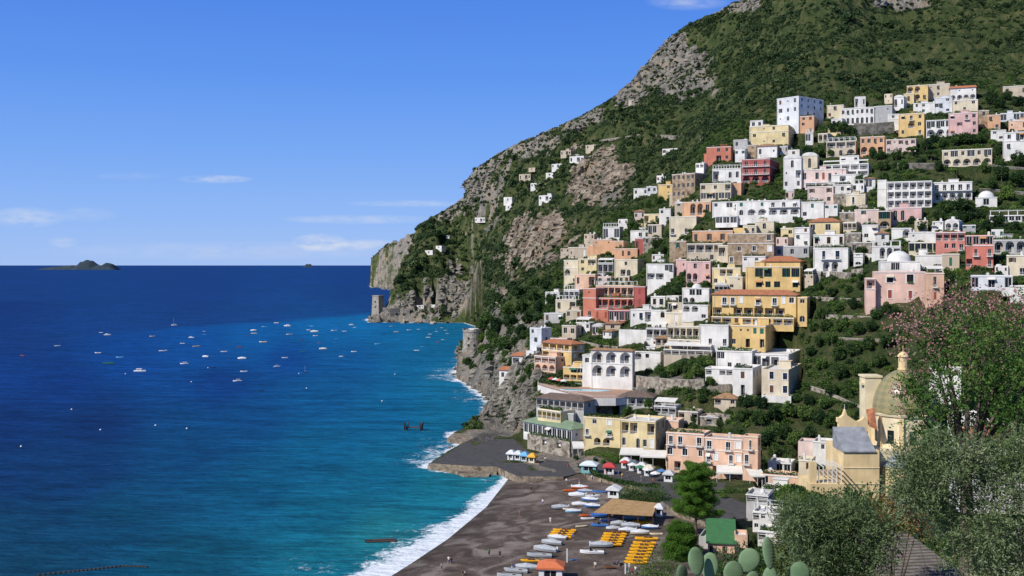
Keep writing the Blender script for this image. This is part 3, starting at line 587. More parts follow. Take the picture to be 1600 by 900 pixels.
        m_.poly([(x, -.1, z) for x, z in pts]); m_.poly([(x, dp, z) for x, z in pts[::-1]]); m_.poly([(0, -.1, H), (0, dp, H), (Wd, dp, H), (Wd, -.1, H)]); rf = m_.build('roof', M_roofw, root); base = H+rh*.6
    elif roof == 'dome':
        m_ = MB(); m_.sm = True; r = min(Wd, dp)*.45; m_.box(0.02, Wd-.02, .02, dp-.02, H-.2, H+.03); m_.lathe([(r, 0), (r*.95, r*.3), (r*.75, r*.6), (r*.4, r*.82), (0, r*.9)], (Wd/2, dp/2, H+.03), 18); rf = m_.build('roof', M_roofw, root); base = H+.2
    else:
        rm = M_roofw if int(u0*3+vt) % 3 else M_grey
        rf = MB().box(t, Wd-t, t, dp-t, H-ph-.3, H-ph+.02).build('roof', rm, root); base = H-ph+.02
    rr = random.Random(int(u0*13+vt*7))
    nrm_ = dict(i=0)
    for i in range(clutter if roof != 'dome' else 0):
        k = rr.random(); me_, nm = ((U_chim, 'chimney') if k < .5 else (U_tank, 'water_tank') if k < .7 and 'tile' not in roof else (U_ant, 'antenna'))
        o = link(nm, me_, rf, (rr.uniform(.15, .85)*Wd, rr.uniform(.25, .8)*dp, base-.05)); o.scale = (rr.uniform(.7, 1.2),)*2+(rr.uniform(.8, 1.2),)
        if 'tile' in roof: o.scale = (1, 1, 1.3)
    if roof in ('pergola', 'plants'):
        m_ = MB(); n = max(2, round(Wd/3.2)); dd = dp*.6
        if roof == 'pergola':
            for i in range(n+1):
                x = .35+(Wd-.7)*i/n
                for y in (.35, dd): m_.box(x-.12, x+.12, y-.12, y+.12, base, base+2.5)
                m_.box(x-.07, x+.07, 0, dd+.3, base+2.62, base+2.75)
            m_.box(0, Wd, .28, .42, base+2.5, base+2.62); m_.box(0, Wd, dd-.07, dd+.07, base+2.5, base+2.62); m_.build('pergola', M_rail, root)
    if roof == 'awning':
        m_ = MB(); dd = min(dp*.55, 5); m_.poly([(0.2, -.2, base+2.2), (Wd-.2, -.2, base+2.2), (Wd-.2, dd, base+3), (.2, dd, base+3)]); m_.poly([(0.2, -.2, base+2.1), (.2, dd, base+2.9), (Wd-.2, dd, base+2.9), (Wd-.2, -.2, base+2.1)]); m_.poly([(.2, -.2, base+1.9), (Wd-.2, -.2, base+1.9), (Wd-.2, -.2, base+2.2), (.2, -.2, base+2.2)])
        for x in (.3, Wd/2, Wd-.3): m_.box(x-.06, x+.06, -.1, .02, base-.1, base+2.1)
        m_.build('awning', M_canvas, root)
    if roof == 'flat' and Wd > 7.5 and rr.random() < .42 and H > 4 and not mat:
        bx, by = rr.uniform(.1, .6)*Wd, rr.uniform(.35, .5)*dp; bw, bh = rr.uniform(2.4, 4.2), rr.uniform(1.9, 2.7); by2 = min(by+3, dp-.3)
        MB().box(bx, min(bx+bw, Wd-.4), by, by2, base, base+bh).box(bx-.2, min(bx+bw, Wd-.4)+.2, by-.2, by2+.1, base+bh+.002, base+bh+.16).box(bx+.5, bx+1.4, by-.05, by-.002, base+.02, base+1.8).build('roof_hut', wm_, root)
    if roof == 'flat' and not pg and Wd > 6 and rr.random() < .3: pg = 1
    if roof == 'plants' or pg:
        Vv, Qq = leaf_box(0.3, Wd-.3, .2, min(dp*.35, 2.2), base, base+2.1, int(Wd*110), .36); link('roof_garden', np_mesh('roof_garden', Vv, Qq, F_vine), root)
    for (kind, s_, dd, z, w_, h_, cls) in acc:
        def put(nm, me_, par=root, sc=None, off=0):
            p = (s_, dd, z) if cls == 0 else (Wd-dd, s_, z)
            o = link(nm, me_, root, p, pi/2 if cls else None); o.scale = sc or (w_, 1, h_); return o
        if kind in ('win', 'shutwin', 'closed'):
            o = put('window', U_frame[fr]); q = link('pane', U_pane, o)
            if kind == 'shutwin': link('shutter', U_shut[sh], o); link('shutter', U_shut[sh], o, (1.54, 0, 0))
            if kind == 'closed': link('shutter', U_clos[sh], o)
        elif kind == 'door': o = put('door', U_frame['c' if (int(s_*7) % 2) else 'w']); link('pane', U_pane, o)
        elif kind == 'rail': put('railing', U_rail[rail], sc=(w_, 1, h_))
        elif kind == 'balc':
            o = put('balcony', U_slab, sc=(w_, 1, .2)); r = link('railing', U_rail[rail], o, (0, -.95, 1.0)); r.scale = (1, 1, h_/.2)
        if cls == 0 and w_ > .7 and h_ > 1.0:
            k_ = rr.random()
            if kind in ('win', 'door') and dd < 1 and k_ < .09: o = link('awning', U_awn[int(k_*300) % 6], root, (s_-.15, -.02, z+h_+.05)); o.scale = (w_+.3, 1, 1)
            elif kind in ('win', 'shutwin') and k_ > .9: o = link('flower_box', U_fbox, root, (s_, -.05, z-.12)); o.scale = (w_, 1, 1)
    nd = 1 if H > 6 and Wd > 8 and corn and not mat else 0
    for i in range(nd): MB().tube((Wd*(.97 if i else .03), -.09, -.5), (Wd*(.97 if i else .03), -.09, H-.9), .07, n=5).build('drainpipe', M_grey, root)
    root['dims'] = (Wd, dp, H); return root
def leaf_quads(C, size, up=.3, aspect=1.0, rng=RNG, nrm=None):
    n = len(C); d = rng.normal(size=(n, 3)) if nrm is None else nrm+rng.normal(size=(n, 3))*.6
    d[:, 2] += up; d /= np.linalg.norm(d, axis=1, keepdims=True)+1e-9
    r = rng.normal(size=(n, 3)); a = np.cross(d, r); a /= np.linalg.norm(a, axis=1, keepdims=True)+1e-9; b = np.cross(d, a)
    s_ = (size*rng.uniform(.6, 1.3, (n, 1))) if np.isscalar(size) else size[:, None]*rng.uniform(.6, 1.3, (n, 1))
    a = a*s_*aspect*.5; b = b*s_*.5
    V = np.stack([C-a*.9, C-b, C+a*.9, C+b], 1).reshape(-1, 3); return V, np.arange(n*4).reshape(-1, 4)
def leaf_box(x0, x1, y0, y1, z0, z1, n, size):
    c = RNG.random((n, 3)); bump = .7+.3*np.sin(c[:, 0]*(x1-x0)*1.3)*np.cos(c[:, 1]*5); c[:, 2] *= bump
    return leaf_quads(c*np.array([x1-x0, y1-y0, z1-z0])+np.array([x0, y0, z0]), size)
def fbox():
    g = random.Random(4); mb = MB(); n, m = 12, 5
    for j in range(m):
        for i in range(n):
            a = pi*j/(m-1); x = i/(n-1); k = (0 if i in (0, n-1) else 1)*g.uniform(.7, 1.25); mb.v.append((x, -.28-cos(a)*.24*k, .12+sin(a)*.4*k))
    for j in range(m-1):
        for i in range(n-1): mb.f.append((j*n+i, j*n+i+1, (j+1)*n+i+1, (j+1)*n+i)); mb.m.append(0)
    mb.f.append(tuple(range(n-1, -1, -1))+tuple((m-1)*n+i for i in range(n))); mb.m.append(0); return mb.mesh('flower_box', F_vine)
U_fbox = fbox()
# ---------------------------------------------------------------- the town: every house by its place in the photograph
h = house
# --- crest of the town, right to left
h(1214,1248,152,192,WB,'wow|www|ow.','tall white block standing highest on the left part of the crest',yaw=50,us=1287,srows='wwww|wwww|.ww.|.ww.',clutter=6,d=606,group=None,extend=14)
h(1250,1272,181,207,OR,'ww|w.|.d','small orange brown house tucked before the tall white crest block',us=1290,srows='w|w|.')
h(1171,1232,196,226,LY,'.ww.|w..w|.ow.','wide pale yellow house left of the tall white crest block',us=1241,roof='flat',clutter=4)
h(1172,1192,188,200,W,'ww','little white house with antenna left above the pale yellow house',clutter=2)
h(1168,1182,226,244,TN,'o|.','narrow brown stone house wall below the pale yellow house',mat=M_stoneb)
h(1292,1318,164,184,CR,'.w.|w..','plain peach cream house left of the white crest hotel',clutter=2)
h(1314,1366,168,194,W,'wwwwwww|AAAAAAA','white crest hotel with seven narrow windows and an arcade',us=1372,clutter=5)
h(1366,1394,165,190,GY,'.o|..','plain grey concrete house right of the white crest hotel',us=1399,clutter=3)
h(1344,1382,213,241,OR,'wwww|aap','orange brown house with dark arches under the stone retaining wall',roof='plants',us=1385)
h(1384,1431,217,239,PP,'swsws|d.w.A','pale pink house with five tall windows on the upper terrace',us=1433,trim=M_cream)
h(1291,1337,220,244,BE,'lll|aAa','beige villa with rooftop pergola and two wide arches',roof='pergola',clutter=0)
h(1312,1342,243,256,W,'w.w','low white house just below the beige pergola villa',clutter=1)
h(1286,1357,256,276,W,'lllll|glll','long white stepped house with dark awning bands below the beige villa',roof='awning',us=1362)
h(1417,1450,133,158,YE,'aa.|.aw','bright yellow house with arches at the very top of town',us=1454,clutter=5)
h(1449,1484,131,152,BE,'ow.|.w.','dusty beige house right of the topmost yellow house',clutter=3)
h(1412,1428,146,162,LY,'w','small mustard annex at the foot of the topmost yellow house',clutter=1)
h(1484,1525,137,156,W,'.o.o|aaaa','white house with small arcade beside the topmost trees',us=1531,roof='gable',clutter=1)
h(1487,1528,156,174,CR,'w.w|.w.','cream house directly under the white arcade house near the top',us=1536)
h(1427,1470,160,177,W,'ww.w|.w.w','white house below the topmost yellow house',clutter=3)
h(1460,1488,152,176,WB,'.w|g.|.w','blue white house stepped between yellow and cream crest houses',us=1490)
h(1387,1404,178,204,W,'w|.|w','narrow white house left of the ochre upper house',clutter=1)
h(1404,1444,177,212,YE,'wdw|.aw|w.d','ochre upper house with balconies between two white houses',us=1447,clutter=3)
h(1447,1492,187,213,W,'ggg|aaa','white house with three big arches below green hedge boxes',rail='w',roof='plants')
h(1482,1528,176,211,PK,'w.dw|.w.w|d..w','large pink house on the upper right slope',us=1531,srows='.|.|.',clutter=3,trim=M_wht)
h(1529,1545,172,196,TN,'w|.','brown stone house squeezed right of the large pink house',mat=M_stoneb)
h(1543,1563,179,203,OR,'w.|.d','rust coloured house near the right edge of the upper slope',clutter=2)
h(1563,1604,176,189,WB,'g.gg','low white and blue house with glass front at the right edge',clutter=2)
h(1576,1606,188,203,PE,'w.w','peach house at the right edge under the blue white house')
h(1567,1606,134,150,BE,'w.w','long beige house on the skyline trees at the far right',clutter=3)
h(1548,1572,203,219,W,'w.|.w','white house with flat roof below the rust coloured house')
h(1567,1606,206,250,W,'wg|w.|.w','big plain white house at the right edge above the dark trees',clutter=3,us=None)
h(1472,1550,233,259,CR,'wgwgwg|aaaaa','cream arcaded villa standing alone among right hand trees',roof='flat',rail='w',clutter=2)
# --- middle upper
h(1104,1142,229,252,SR,'.ww|.pw','salmon house with orange portico left of the town',us=1146,pg=1,clutter=2)
h(1100,1112,240,252,SR,'.','low salmon annex wall left of the salmon portico house',corn=False,clutter=0)
h(1183,1214,228,246,W,'w.w','white house right behind the red palazzo top',roof='tileb',clutter=1)
h(1146,1168,218,232,GY,'w.','small grey house among trees right of the salmon house',clutter=1)
h(1159,1203,248,311,RD,'DDD|DDD|aaa|DDD|WwW','dark red palazzo with white balconies and three arches',us=1224,srows='oo|wo|dw|.a|..',rail='w',clutter=5,trim=M_wht,d=548)
h(1113,1158,263,284,W,'l.ww','white house with black loggia joined left of the red palazzo',roof='pergola',clutter=1)
h(1094,1142,286,312,CR,'w.w.l|ggggg','cream house with wide dark veranda left of red palazzo base',us=1146,clutter=1)
h(1141,1158,286,304,OR,'.','blank orange wall house between cream veranda house and palazzo',corn=False)
h(1224,1252,247,295,W,'.A.|w.l|w.w','tall white house joined right of the dark red palazzo',roof='vault',clutter=0,us=1255)
h(1253,1277,243,264,CR,'.A.','cream chapel like house with rounded gable behind white houses',roof='vault',clutter=0)
h(1252,1322,264,286,PP,'w.wSdd.','long pale house with orange shutters above the pale pink house',sh='r',clutter=4,us=1325)
h(1258,1326,284,294,W,'ll.l','white terrace house strip above the pale pink house',clutter=0)
h(1262,1302,291,318,PP,'s.s|w.w','pale pink house with brown shutters right of the long white hotel',sh='n',us=1305,clutter=3)
h(1303,1330,288,302,W,'.ww','low white house right of the pale pink shuttered house')
h(1302,1322,302,318,GY,'.w','grey stone cottage next to the blue door house',mat=M_stone,clutter=1)
h(1322,1352,303,321,CR,'.B..','cream house with one bright blue door',fr='b',us=1356,clutter=2)
h(1371,1385,281,323,W,'.|.|.','white stair tower at the left end of the terraced hotel',clutter=0,us=1388)
h(1386,1456,283,324,W,'llllll|llllll|llllll','large white terraced hotel with three rows of deep balconies',rail='w',roof='flat',clutter=2,corn=True,us=1460)
h(1458,1519,284,313,W,'DDDDD|aaaaa','white arcaded wing at the right end of the terraced hotel',rail='w',clutter=2)
h(1524,1558,308,322,W,'.g.','small white pavilion right of the terraced hotel wing',roof='dome')
h(1546,1606,336,346,W,'gggggg','white glass restaurant terrace at the right edge',roof='pergola',clutter=0)
h(1552,1604,374,396,GY,'aaa','shaded grey house with large arches at the right edge',clutter=2)
# --- left tip of the upper town
h(990,1012,294,306,W,'w.w','small white cottage at the left tip above the cliff',clutter=1)
h(1010,1027,291,302,WB,'ww','bluish white cottage next to the left tip cottage',clutter=1)
h(1028,1050,288,314,YE,'.w|.o|a.','ochre house on the left tip of the upper terraces',us=1053,clutter=1)
h(1050,1086,271,309,TN,'wwwww|wwwww|wwww.','long brown stone block receding uphill near the left tip',yaw=46,us=1110,mat=M_stoneb,srows='.|.|.',clutter=2)
h(1046,1062,302,316,BE,'.d','small beige house beneath the long brown block',clutter=1)
h(1066,1111,315,337,OR,'.aaw','orange tan house with arches and terrace above the pale block',us=1114,clutter=3)
h(1046,1088,338,367,CR,'....|d.d.','pale cream block with two small balconies left of centre',us=1112,srows='.w.|...',dp=12,clutter=3,rail='w')
h(1006,1030,334,350,LY,'l.w','light yellow house with loggia above the grove of trees',clutter=1)
h(1030,1048,326,346,W,'w.|.d','stepped white house left of the pale cream block',us=1052,clutter=3)
# --- long white hotel and neighbours
h(1113,1156,315,336,W,'w.gd|....','white wing at the left end of the long white hotel',clutter=2)
h(1150,1250,313,348,W,'S.SDDD|Aaaaaa|..w..w','long white hotel with rows of arches and green shutters',sh='g',rail='w',roof='flat',clutter=6,us=1255)
h(1252,1287,315,341,W,'.S.|w..','white house with one green shutter right of the long white hotel',sh='g',clutter=3)
h(1118,1152,337,350,W,'ggg','white veranda below the left end of the long white hotel',clutter=0)
h(1312,1334,331,347,BE,'.w.','beige cottage between white houses on the mid slope',mat=M_stone)
h(1335,1373,327,349,PP,'.s..|..d.','pale pink house with green shuttered window on the mid slope',sh='g',clutter=2)
h(1372,1392,329,358,TN,'g|a','brownish house with green glazed bay left of the pink arched house',clutter=1,fr='g',us=1396)
h(1393,1440,324,346,PK,'AA..','pink house with two white arched windows on the mid slope',us=1443,clutter=2,trim=M_wht)
h(1393,1424,356,373,W,'.a','white house with one wide arch under the pink arched house',clutter=1)
h(1347,1372,351,374,W,'.w|w.','plain white house left below the pink arched house',clutter=2)
h(1321,1345,363,384,BE,'.w.|o..','small sandstone house right of the red roofed house',mat=M_stone,clutter=1)
# --- centre
h(1264,1312,346,365,LY,'W.W.','pale yellow house under a flat red tile roof',roof='tile',us=1316,clutter=0)
h(1271,1319,366,386,W,'W.W.W','white middle storey house with brown doors below the red roof',fr='c',clutter=0)
h(1271,1325,387,425,W,'.b.b.'.replace('b','B')+'|.aa.','white villa with two blue doors above two arches',fr='b',us=1328,clutter=1)
h(1241,1265,355,384,W,'.w|w.|.w','narrow white house left of the red roofed yellow house',clutter=3)
h(1220,1240,356,369,LY,'.w','little yellow house right of the cream square tower',clutter=1)
h(1212,1264,384,402,GY,'w.w.w','long grey white house above the upper yellow mansion',clutter=3)
h(1161,1182,352,366,CR,'.d','low cream house left of the cream square tower',clutter=1)
h(1180,1209,345,363,CR,'.w.','cream square tower rising above the brown stone palace',clutter=2,us=1211)
h(1137,1209,364,413,TN,'....w|.w.w.S|d..d..','big brown stone palace with white framed windows',fr='t',sh='w',mat=M_stoneb,clutter=2,us=1212)
h(1082,1145,360,381,OR,'w.s.s.','orange yellow house with three tall windows left of the square tower',sh='n',us=1162,srows='.ww',clutter=3)
h(1146,1163,356,374,YE,'.','plain golden wing at the right of the orange yellow house',corn=False,clutter=0)
h(1046,1072,376,407,TN,'.s.|..o','tan stone house with a single green shuttered window',mat=M_stoneb,sh='g',us=1076,clutter=1)
h(1073,1129,380,410,BE,'llll|.w.w.','beige house with long balcony below the orange yellow house',us=1136,rail='w',clutter=2)
h(1122,1158,383,401,CR,'l.l','small cream house left of the brown stone palace',clutter=1,d=462)
# --- left centre cluster
h(942,968,354,374,W,'g.g','white belvedere house on the left skyline of the town',roof='pergola',clutter=1)
h(985,1016,360,374,W,'.ww','white attic house above the brick red block',clutter=1)
h(927,956,374,396,OR,'o.o|...','square orange tower house on the left spur',us=960,clutter=2)
h(956,974,376,396,OR,'.d','orange house between the orange tower and brick red block',clutter=1)
h(992,1014,372,393,RD,'w.w','brick red block on the left spur',us=1017,clutter=2)
h(888,918,386,406,BE,'o.S','pale beige house on the left edge of town',sh='w',us=922,clutter=3)
h(918,928,384,402,OR,'.','narrow orange wall house right of the pale beige edge house',corn=False)
h(881,903,406,444,CR,'o.|a.|.w','tall cream house with arches at the extreme left edge',us=906,clutter=3,yaw=34)
h(903,932,404,426,LY,'wl|w.','yellowish house stepping up from the left edge',clutter=3)
h(934,958,410,428,GY,'lll','grey house with canopy terraces in the left cluster',roof='awning')
h(960,996,388,404,OR,'.ww.','orange upper house with shaded right side in the left cluster',us=1007,srows='.')
h(960,996,405,432,CR,'..w..|.lA.','cream house with one arch beneath the orange upper house',us=1007,srows='.|.',clutter=1)
h(898,930,428,450,PE,'w.l','peach house below the yellowish house on the left',clutter=2)
h(881,905,452,470,W,'lll','white terrace house at the left edge above the scrub',roof='pergola',clutter=0)
h(1010,1052,412,450,W,'..g|ll.|..w','white house with wide dark loggia right of the cream arch house',rail='w',us=1057,clutter=2)
h(1056,1072,405,424,PK,'.o','small dusky pink house with dark side left of the pink arcade house',clutter=2,us=1074)
h(1072,1110,408,441,PK,'.w.w|aa.w','faded pink house with two ground arches',us=1112,clutter=3)
h(1113,1157,418,446,LY,'.ll.|w..w','pale yellow house with deep loggia left of the yellow mansions',us=1160,clutter=2)
h(1138,1160,432,452,CR,'.w|w.','small cream house wedged between loggia house and yellow mansion',clutter=1)
h(1190,1250,408,414,YE,'....','yellow attic of the upper mansion under a red roof',roof='tile',clutter=0,corn=False,d=437)
h(1165,1250,416,454,YE,'.gg.gg|.WWW.W','upper yellow mansion with white framed veranda and green blinds',us=1254,fr='g',sh='g',clutter=3,rail='w')
h(1113,1244,460,495,YE,'.ddS.d.dSw|l.lllll.','large main yellow mansion with red tile roof and white balconies',us=1250,roof='tile',sh='w',fr='t',rail='w',trim=M_wht,clutter=0)
h(1246,1261,464,504,YE,'w|.|A','narrow yellow wing with tall arch right of the main yellow mansion',clutter=0)
h(1112,1240,495,508,YE,'llSllwll','yellow arcaded terrace storey below the main yellow mansion',roof='plants',clutter=0,us=1246)
h(1141,1196,508,543,YE,'.ooSS|w.p.p','lowest yellow house with dark square doors and shaded side',us=1216,sh='g',clutter=1,srows='.|o')
# --- terracotta hotel etc
h(931,990,446,464,PE,'llllll','salmon hotel deck with pergola of dark awnings',roof='pergola',clutter=0,rail='w')
h(991,1008,447,481,RD,'.S.|.S.','brick red tower at the right end of the salmon hotel',sh='r',us=1010,clutter=0,srows='.|.')
h(911,931,450,497,SR,'o|.|d','terracotta round cornered wing at the left of the salmon hotel',clutter=1,yaw=38)
h(931,990,465,482,SR,'llalla','terracotta middle storey of the salmon hotel with greenery',pg=1,clutter=0)
h(930,950,482,502,SR,'S.S','rosy ground storey with shutters below the terracotta hotel',sh='r',clutter=0)
h(951,984,484,503,RD,'gggg','dark glass winter garden below the terracotta hotel',clutter=0)
h(1017,1039,463,481,W,'ww','small white house with two twin windows right of the brick tower',fr='c')
h(1066,1108,450,476,W,'.gg.|aa..','white villa with glazed belvedere left of the main yellow mansion',roof='dome',us=1112,clutter=0)
h(1066,1106,476,500,W,'aa.|..w','white arched base of the glazed belvedere villa',clutter=0,us=1110)
h(985,1018,483,504,W,'wwl','white cube house with blue windows below the terracotta hotel',fr='b',us=None)
h(1018,1041,484,510,W,'.A|...','white house with one tall brown window beside the cube house',fr='c',clutter=1)
h(1041,1072,488,507,CR,'.S.','cream terrace house with white shutter below the belvedere villa',sh='w')
h(967,1010,515,536,W,'....','blank white garden wall house under the hedge',roof='plants',corn=False)
h(1010,1042,512,528,GY,'lll','grey canopy terrace house right of the blank white wall',roof='awning')
h(1043,1092,509,529,CR,'lllll','cream veranda house with row of dark posts',us=1094,rail='w')
h(1093,1138,507,541,W,'....|.d.d','big white house with two small balconies left of lowest yellow house',us=1141,srows='.|.')
h(1046,1094,530,547,CR,'.aa.','cream two arch terrace below the veranda house',clutter=0)
h(1037,1112,546,556,BE,'llllll','long covered restaurant terrace on the stone retaining wall',roof='awning',clutter=0)
# --- hotel and villa above the cliff
h(847,893,536,572,YE,'llll|lll.|lll.','yellow hotel facing left with stacked red awning balconies',yaw=52,us=913,srows='lw|Sl|gw',roof='tile',rail='w',clutter=1,sh='w')
h(835,868,556,580,PE,'lll|aaa','peach lower wing of the yellow stacked balcony hotel',yaw=45,rail='w',clutter=0)
h(880,912,573,594,YE,'.gg|lll','bright yellow terrace house beneath the stacked balcony hotel',rail='w')
h(923,988,547,611,W,'aaa|aaa|...','large white villa with two rows of three arches and brown tile roof',roof='tileb',us=992,srows='.|.|.',clutter=0,rail='w')
h(910,924,554,606,W,'w|.|.','white corner tower at the left of the large white villa',clutter=0,corn=True)
h(990,1032,549,577,W,'Aw|..'.replace('Aw','aw.'),'white right wing of the large villa with red door arch',fr='r',clutter=1,us=1036)
h(878,900,508,526,BE,'ww','beige house among gardens above the stacked balcony hotel')
h(828,846,512,548,WB,'w.|w|.w','thin pale house on steps left of the yellow hotel',clutter=2,yaw=40)
h(850,880,489,504,GY,'w.w','grey terraced cottage on the left slope',clutter=2)
h(868,900,468,486,CR,'w.l','cream cottage with terrace on the left slope',roof='pergola',clutter=1)
h(860,886,528,536,BE,'lll','low beige terrace cottage above the yellow hotel',clutter=0)
h(800,824,556,572,W,'l.','white cliff house with portico above the coves',roof='gable',clutter=0)
h(780,802,578,594,W,'w.','little white cliff cottage with sloping roof above the surf',roof='gable',clutter=0)
# --- white complex right
h(1119,1175,548,578,W,'g...|.ww.','upper white house of the complex with sloping white roof',clutter=3,roof='flat')
h(1176,1232,553,576,W,'gglS','white upper storey with glazed terrace on the stone block',us=1262,srows='ww',sh='w',clutter=4)
h(1190,1232,577,619,CR,'.b.b'.replace('b','W')+'|.w.W'.replace('b','W'),'cream sandstone block with blue framed windows and grey side',us=1262,srows='oo|ow',fr='b',clutter=0,corn=False)
h(1145,1176,575,618,W,'.S.|.p.','white middle house of the complex with tall brown shutter',sh='n',us=1190,roof='plants',clutter=0)
h(1102,1145,575,598,W,'l.ll|....','low white house with terraces at the left of the complex',rail='w',clutter=1)
# --- beach front
h(912,969,652,697,LY,'.w.S.|d..d.|.aa.','pale yellow beachfront house with arched pergola',trim=M_cream,roof='plants',us=972,clutter=0,fr='t',sh='w')
h(970,1024,656,704,LY,'ll.l|w.AwS','pale yellow beachfront house with white roof terraces',us=1040,trim=M_wht,roof='flat',rail='w',fr='t',sh='w',clutter=2)
h(1041,1100,676,738,PE,'dd.d|W.W.w|.l.l.','peach beachfront hotel with white framed windows and balconies',trim=M_wht,roof='plants',fr='t',clutter=1)
h(1101,1160,684,745,PE,'d.dS|dS.dS|.l.ll','peach middle wing of the beachfront hotel with long balconies',trim=M_wht,fr='t',sh='w',clutter=2)
h(1161,1184,681,750,PE,'.d.|d.|..','peach end wing of the beachfront hotel beside the dark trees',trim=M_cream,fr='t',us=1189,clutter=1)
# --- white houses at the lower right
h(1247,1272,690,716,PP,'...|...','plain grey pink house with flat roof left of the church',corn=False,clutter=0,d=318)
h(1270,1312,690,724,W,'.w..|...w','white roof terrace house directly left of the church',clutter=5,d=312)
h(1248,1268,718,800,CR,'.w|..|w.|..','tall cream stairway house below the church terrace',d=300,clutter=1)
h(1190,1248,742,764,PE,'g.ww.','orange terrace house with potted plants near the church',d=300,roof='plants',rail='w')
h(1200,1236,722,740,W,'.gg','low white house behind the orange terrace house',d=312,clutter=3)
h(1190,1250,764,800,W,'....|..w.','blank white house wall below the orange terrace house',d=290,clutter=0,corn=False,rail='w')
h(1166,1200,772,800,GY,'ll|.w','pale grey roofed terrace house beside the dark courtyard',d=262,clutter=2,rail='w')
h(1176,1220,800,830,W,'lw.l|w.ll','white stepped terrace house with railings among plants',d=249,roof='pergola',rail='w',clutter=2)
h(1184,1224,830,862,W,'l.w|.l.','lowest white terrace house right of the green roofed beach house',d=237,roof='plants',rail='w',clutter=1)
# --- right side by the pink mansion
h(1367,1446,424,472,PK,'.WW.|W..W.'.replace('WW','W.W').replace('|W..W.','|.S.S.'),'large pink mansion with white trim and roof terrace',fr='r',sh='r',trim=M_wht,clutter=4,roof='flat',mat=plaster((.80,.54,.44)),yaw=14,pg=None)
h(1447,1475,426,474,PE,'.B.|.S.','pink right wing of the mansion with white balcony',fr='w',sh='r',trim=M_wht,yaw=14,rail='w',clutter=1,roof='awning')
h(1353,1368,434,488,PK,'l|.|.','pink left stair wing of the mansion with small loggia',trim=M_wht,clutter=0,yaw=14,mat=plaster((.80,.54,.44)))
h(1376,1438,408,424,W,'.g..','white rooftop storey of the pink mansion with canopy',roof='dome',yaw=14,d=388)
h(1430,1472,398,424,W,'...|..g','plain white house behind the right wing of the pink mansion',clutter=1,d=392)
h(1472,1499,396,422,BE,'.S.','beige house with a green door behind the pink mansion',sh='g',clutter=0)
h(1362,1407,384,405,W,'.aal','white house with dark arches above the pink mansion',clutter=1,roof='pergola')
h(1420,1486,378,394,CR,'ggggggg','low glass fronted gallery left of the coral hotel',clutter=0,fr='g')
h(1448,1463,362,378,W,'.','small white annex at the left of the coral hotel',clutter=2)
h(1462,1508,362,392,SR,'llll|.wwd','coral hotel left wing with long balcony',rail='w',clutter=3,mat=plaster((.60,.24,.19)))
h(1509,1552,367,418,SR,'gggg|.d.d|l..d','coral hotel main block with dark rooftop veranda',rail='w',clutter=2,mat=plaster((.58,.19,.14)),us=1555)
h(1500,1526,398,426,SR,'.d|l.','lower coral annex with pale balcony',mat=plaster((.60,.24,.19)),clutter=0,d=392)
h(1517,1582,430,452,WB,'g.g.g','white pillared house with glass doors behind the pink blossom',clutter=2,roof='flat')
h(1578,1606,446,472,W,'..','blank white wall house at the right edge behind blossom',clutter=0)
h(1573,1606,398,430,CR,'w.|.d','cream house half hidden at the right edge',clutter=2)
h(1420,1450,362,376,W,'w.','small white house among parked cars left of the coral annex',clutter=1)
# --- small houses to close gaps
h(1228,1262,262,283,W,'.w.','white cottage behind the tall white palazzo neighbour',clutter=1,d=580)
h(1330,1368,378,398,BE,'w..w','beige cottage beneath the plain white mid slope house',clutter=1,mat=M_stone)
h(1160,1196,400,410,W,'w.w.','low white house peeking above the upper yellow mansion',clutter=2,d=446)
h(1500,1546,300,314,W,'l.l','white terrace house right of the arcaded hotel wing',clutter=1,d=486)
h(1300,1345,272,287,W,'.l.w','white house above the cream house with blue door',clutter=2)
h(1005,1040,370,384,BE,'w..','beige wall cottage right of the brick red block',mat=M_stone,clutter=0)
# --- far villas scattered on the mountainside
FAR = [(829,848,286,293,'white far villa standing highest above the orange cliff'),(842,862,305,314,'white far villa perched directly over the orange cliff'),(787,800,308,316,'white far house right of the tiny ledge house'),
 (790,799,320,328,'small far white house on a pale ledge'),(742,758,340,347,'lone far white house above the lower woods'),(664,676,391,398,'far white house lowest on the headland woods'),(681,690,384,389,'tiny far white cottage on the headland'),
 (811,829,272,281,'beige far house on the ledge left of the highest villa'),(853,864,270,276,'small far white house right of the highest far villa'),(890,912,244,254,'wide far white villa below the crest road'),(862,878,256,263,'far whitewashed house on the grey ledge'),
 (876,892,235,243,'grey far house near the mountain road'),(915,940,226,233,'long grey far house beside the mountain road'),(1026,1040,274,284,'small white house alone left of the town tip'),(1035,1060,232,241,'white rooftop villa in the woods above town'),
 (826,836,262,266,'tiny far hut above the beige ledge house'),(838,846,293,297,'tiny pale far shed under the highest villa'),(697,702,368,372,'speck of a white house on the headland ridge'),(822,834,548,560,'little white house near the cliff stairs'),
 (670,680,476,480,'white arched roof house above the small fort cove'),(645,662,477,481,'white long roof house above the small fort cove'),(982,994,156,163,'pale ruin hut high on the mountain edge')]
for (a_, b_, c_, d_, lb) in FAR:
    h(a_, b_, c_, d_, W if 'white' in lb else BE, '.w.' if b_-a_ < 14 else 'w.lw', lb, roof='flat', clutter=1 if b_-a_ > 13 else 0, corn=False, yaw=30, dp=9, name='villa', cat='villa', extend=3.5)

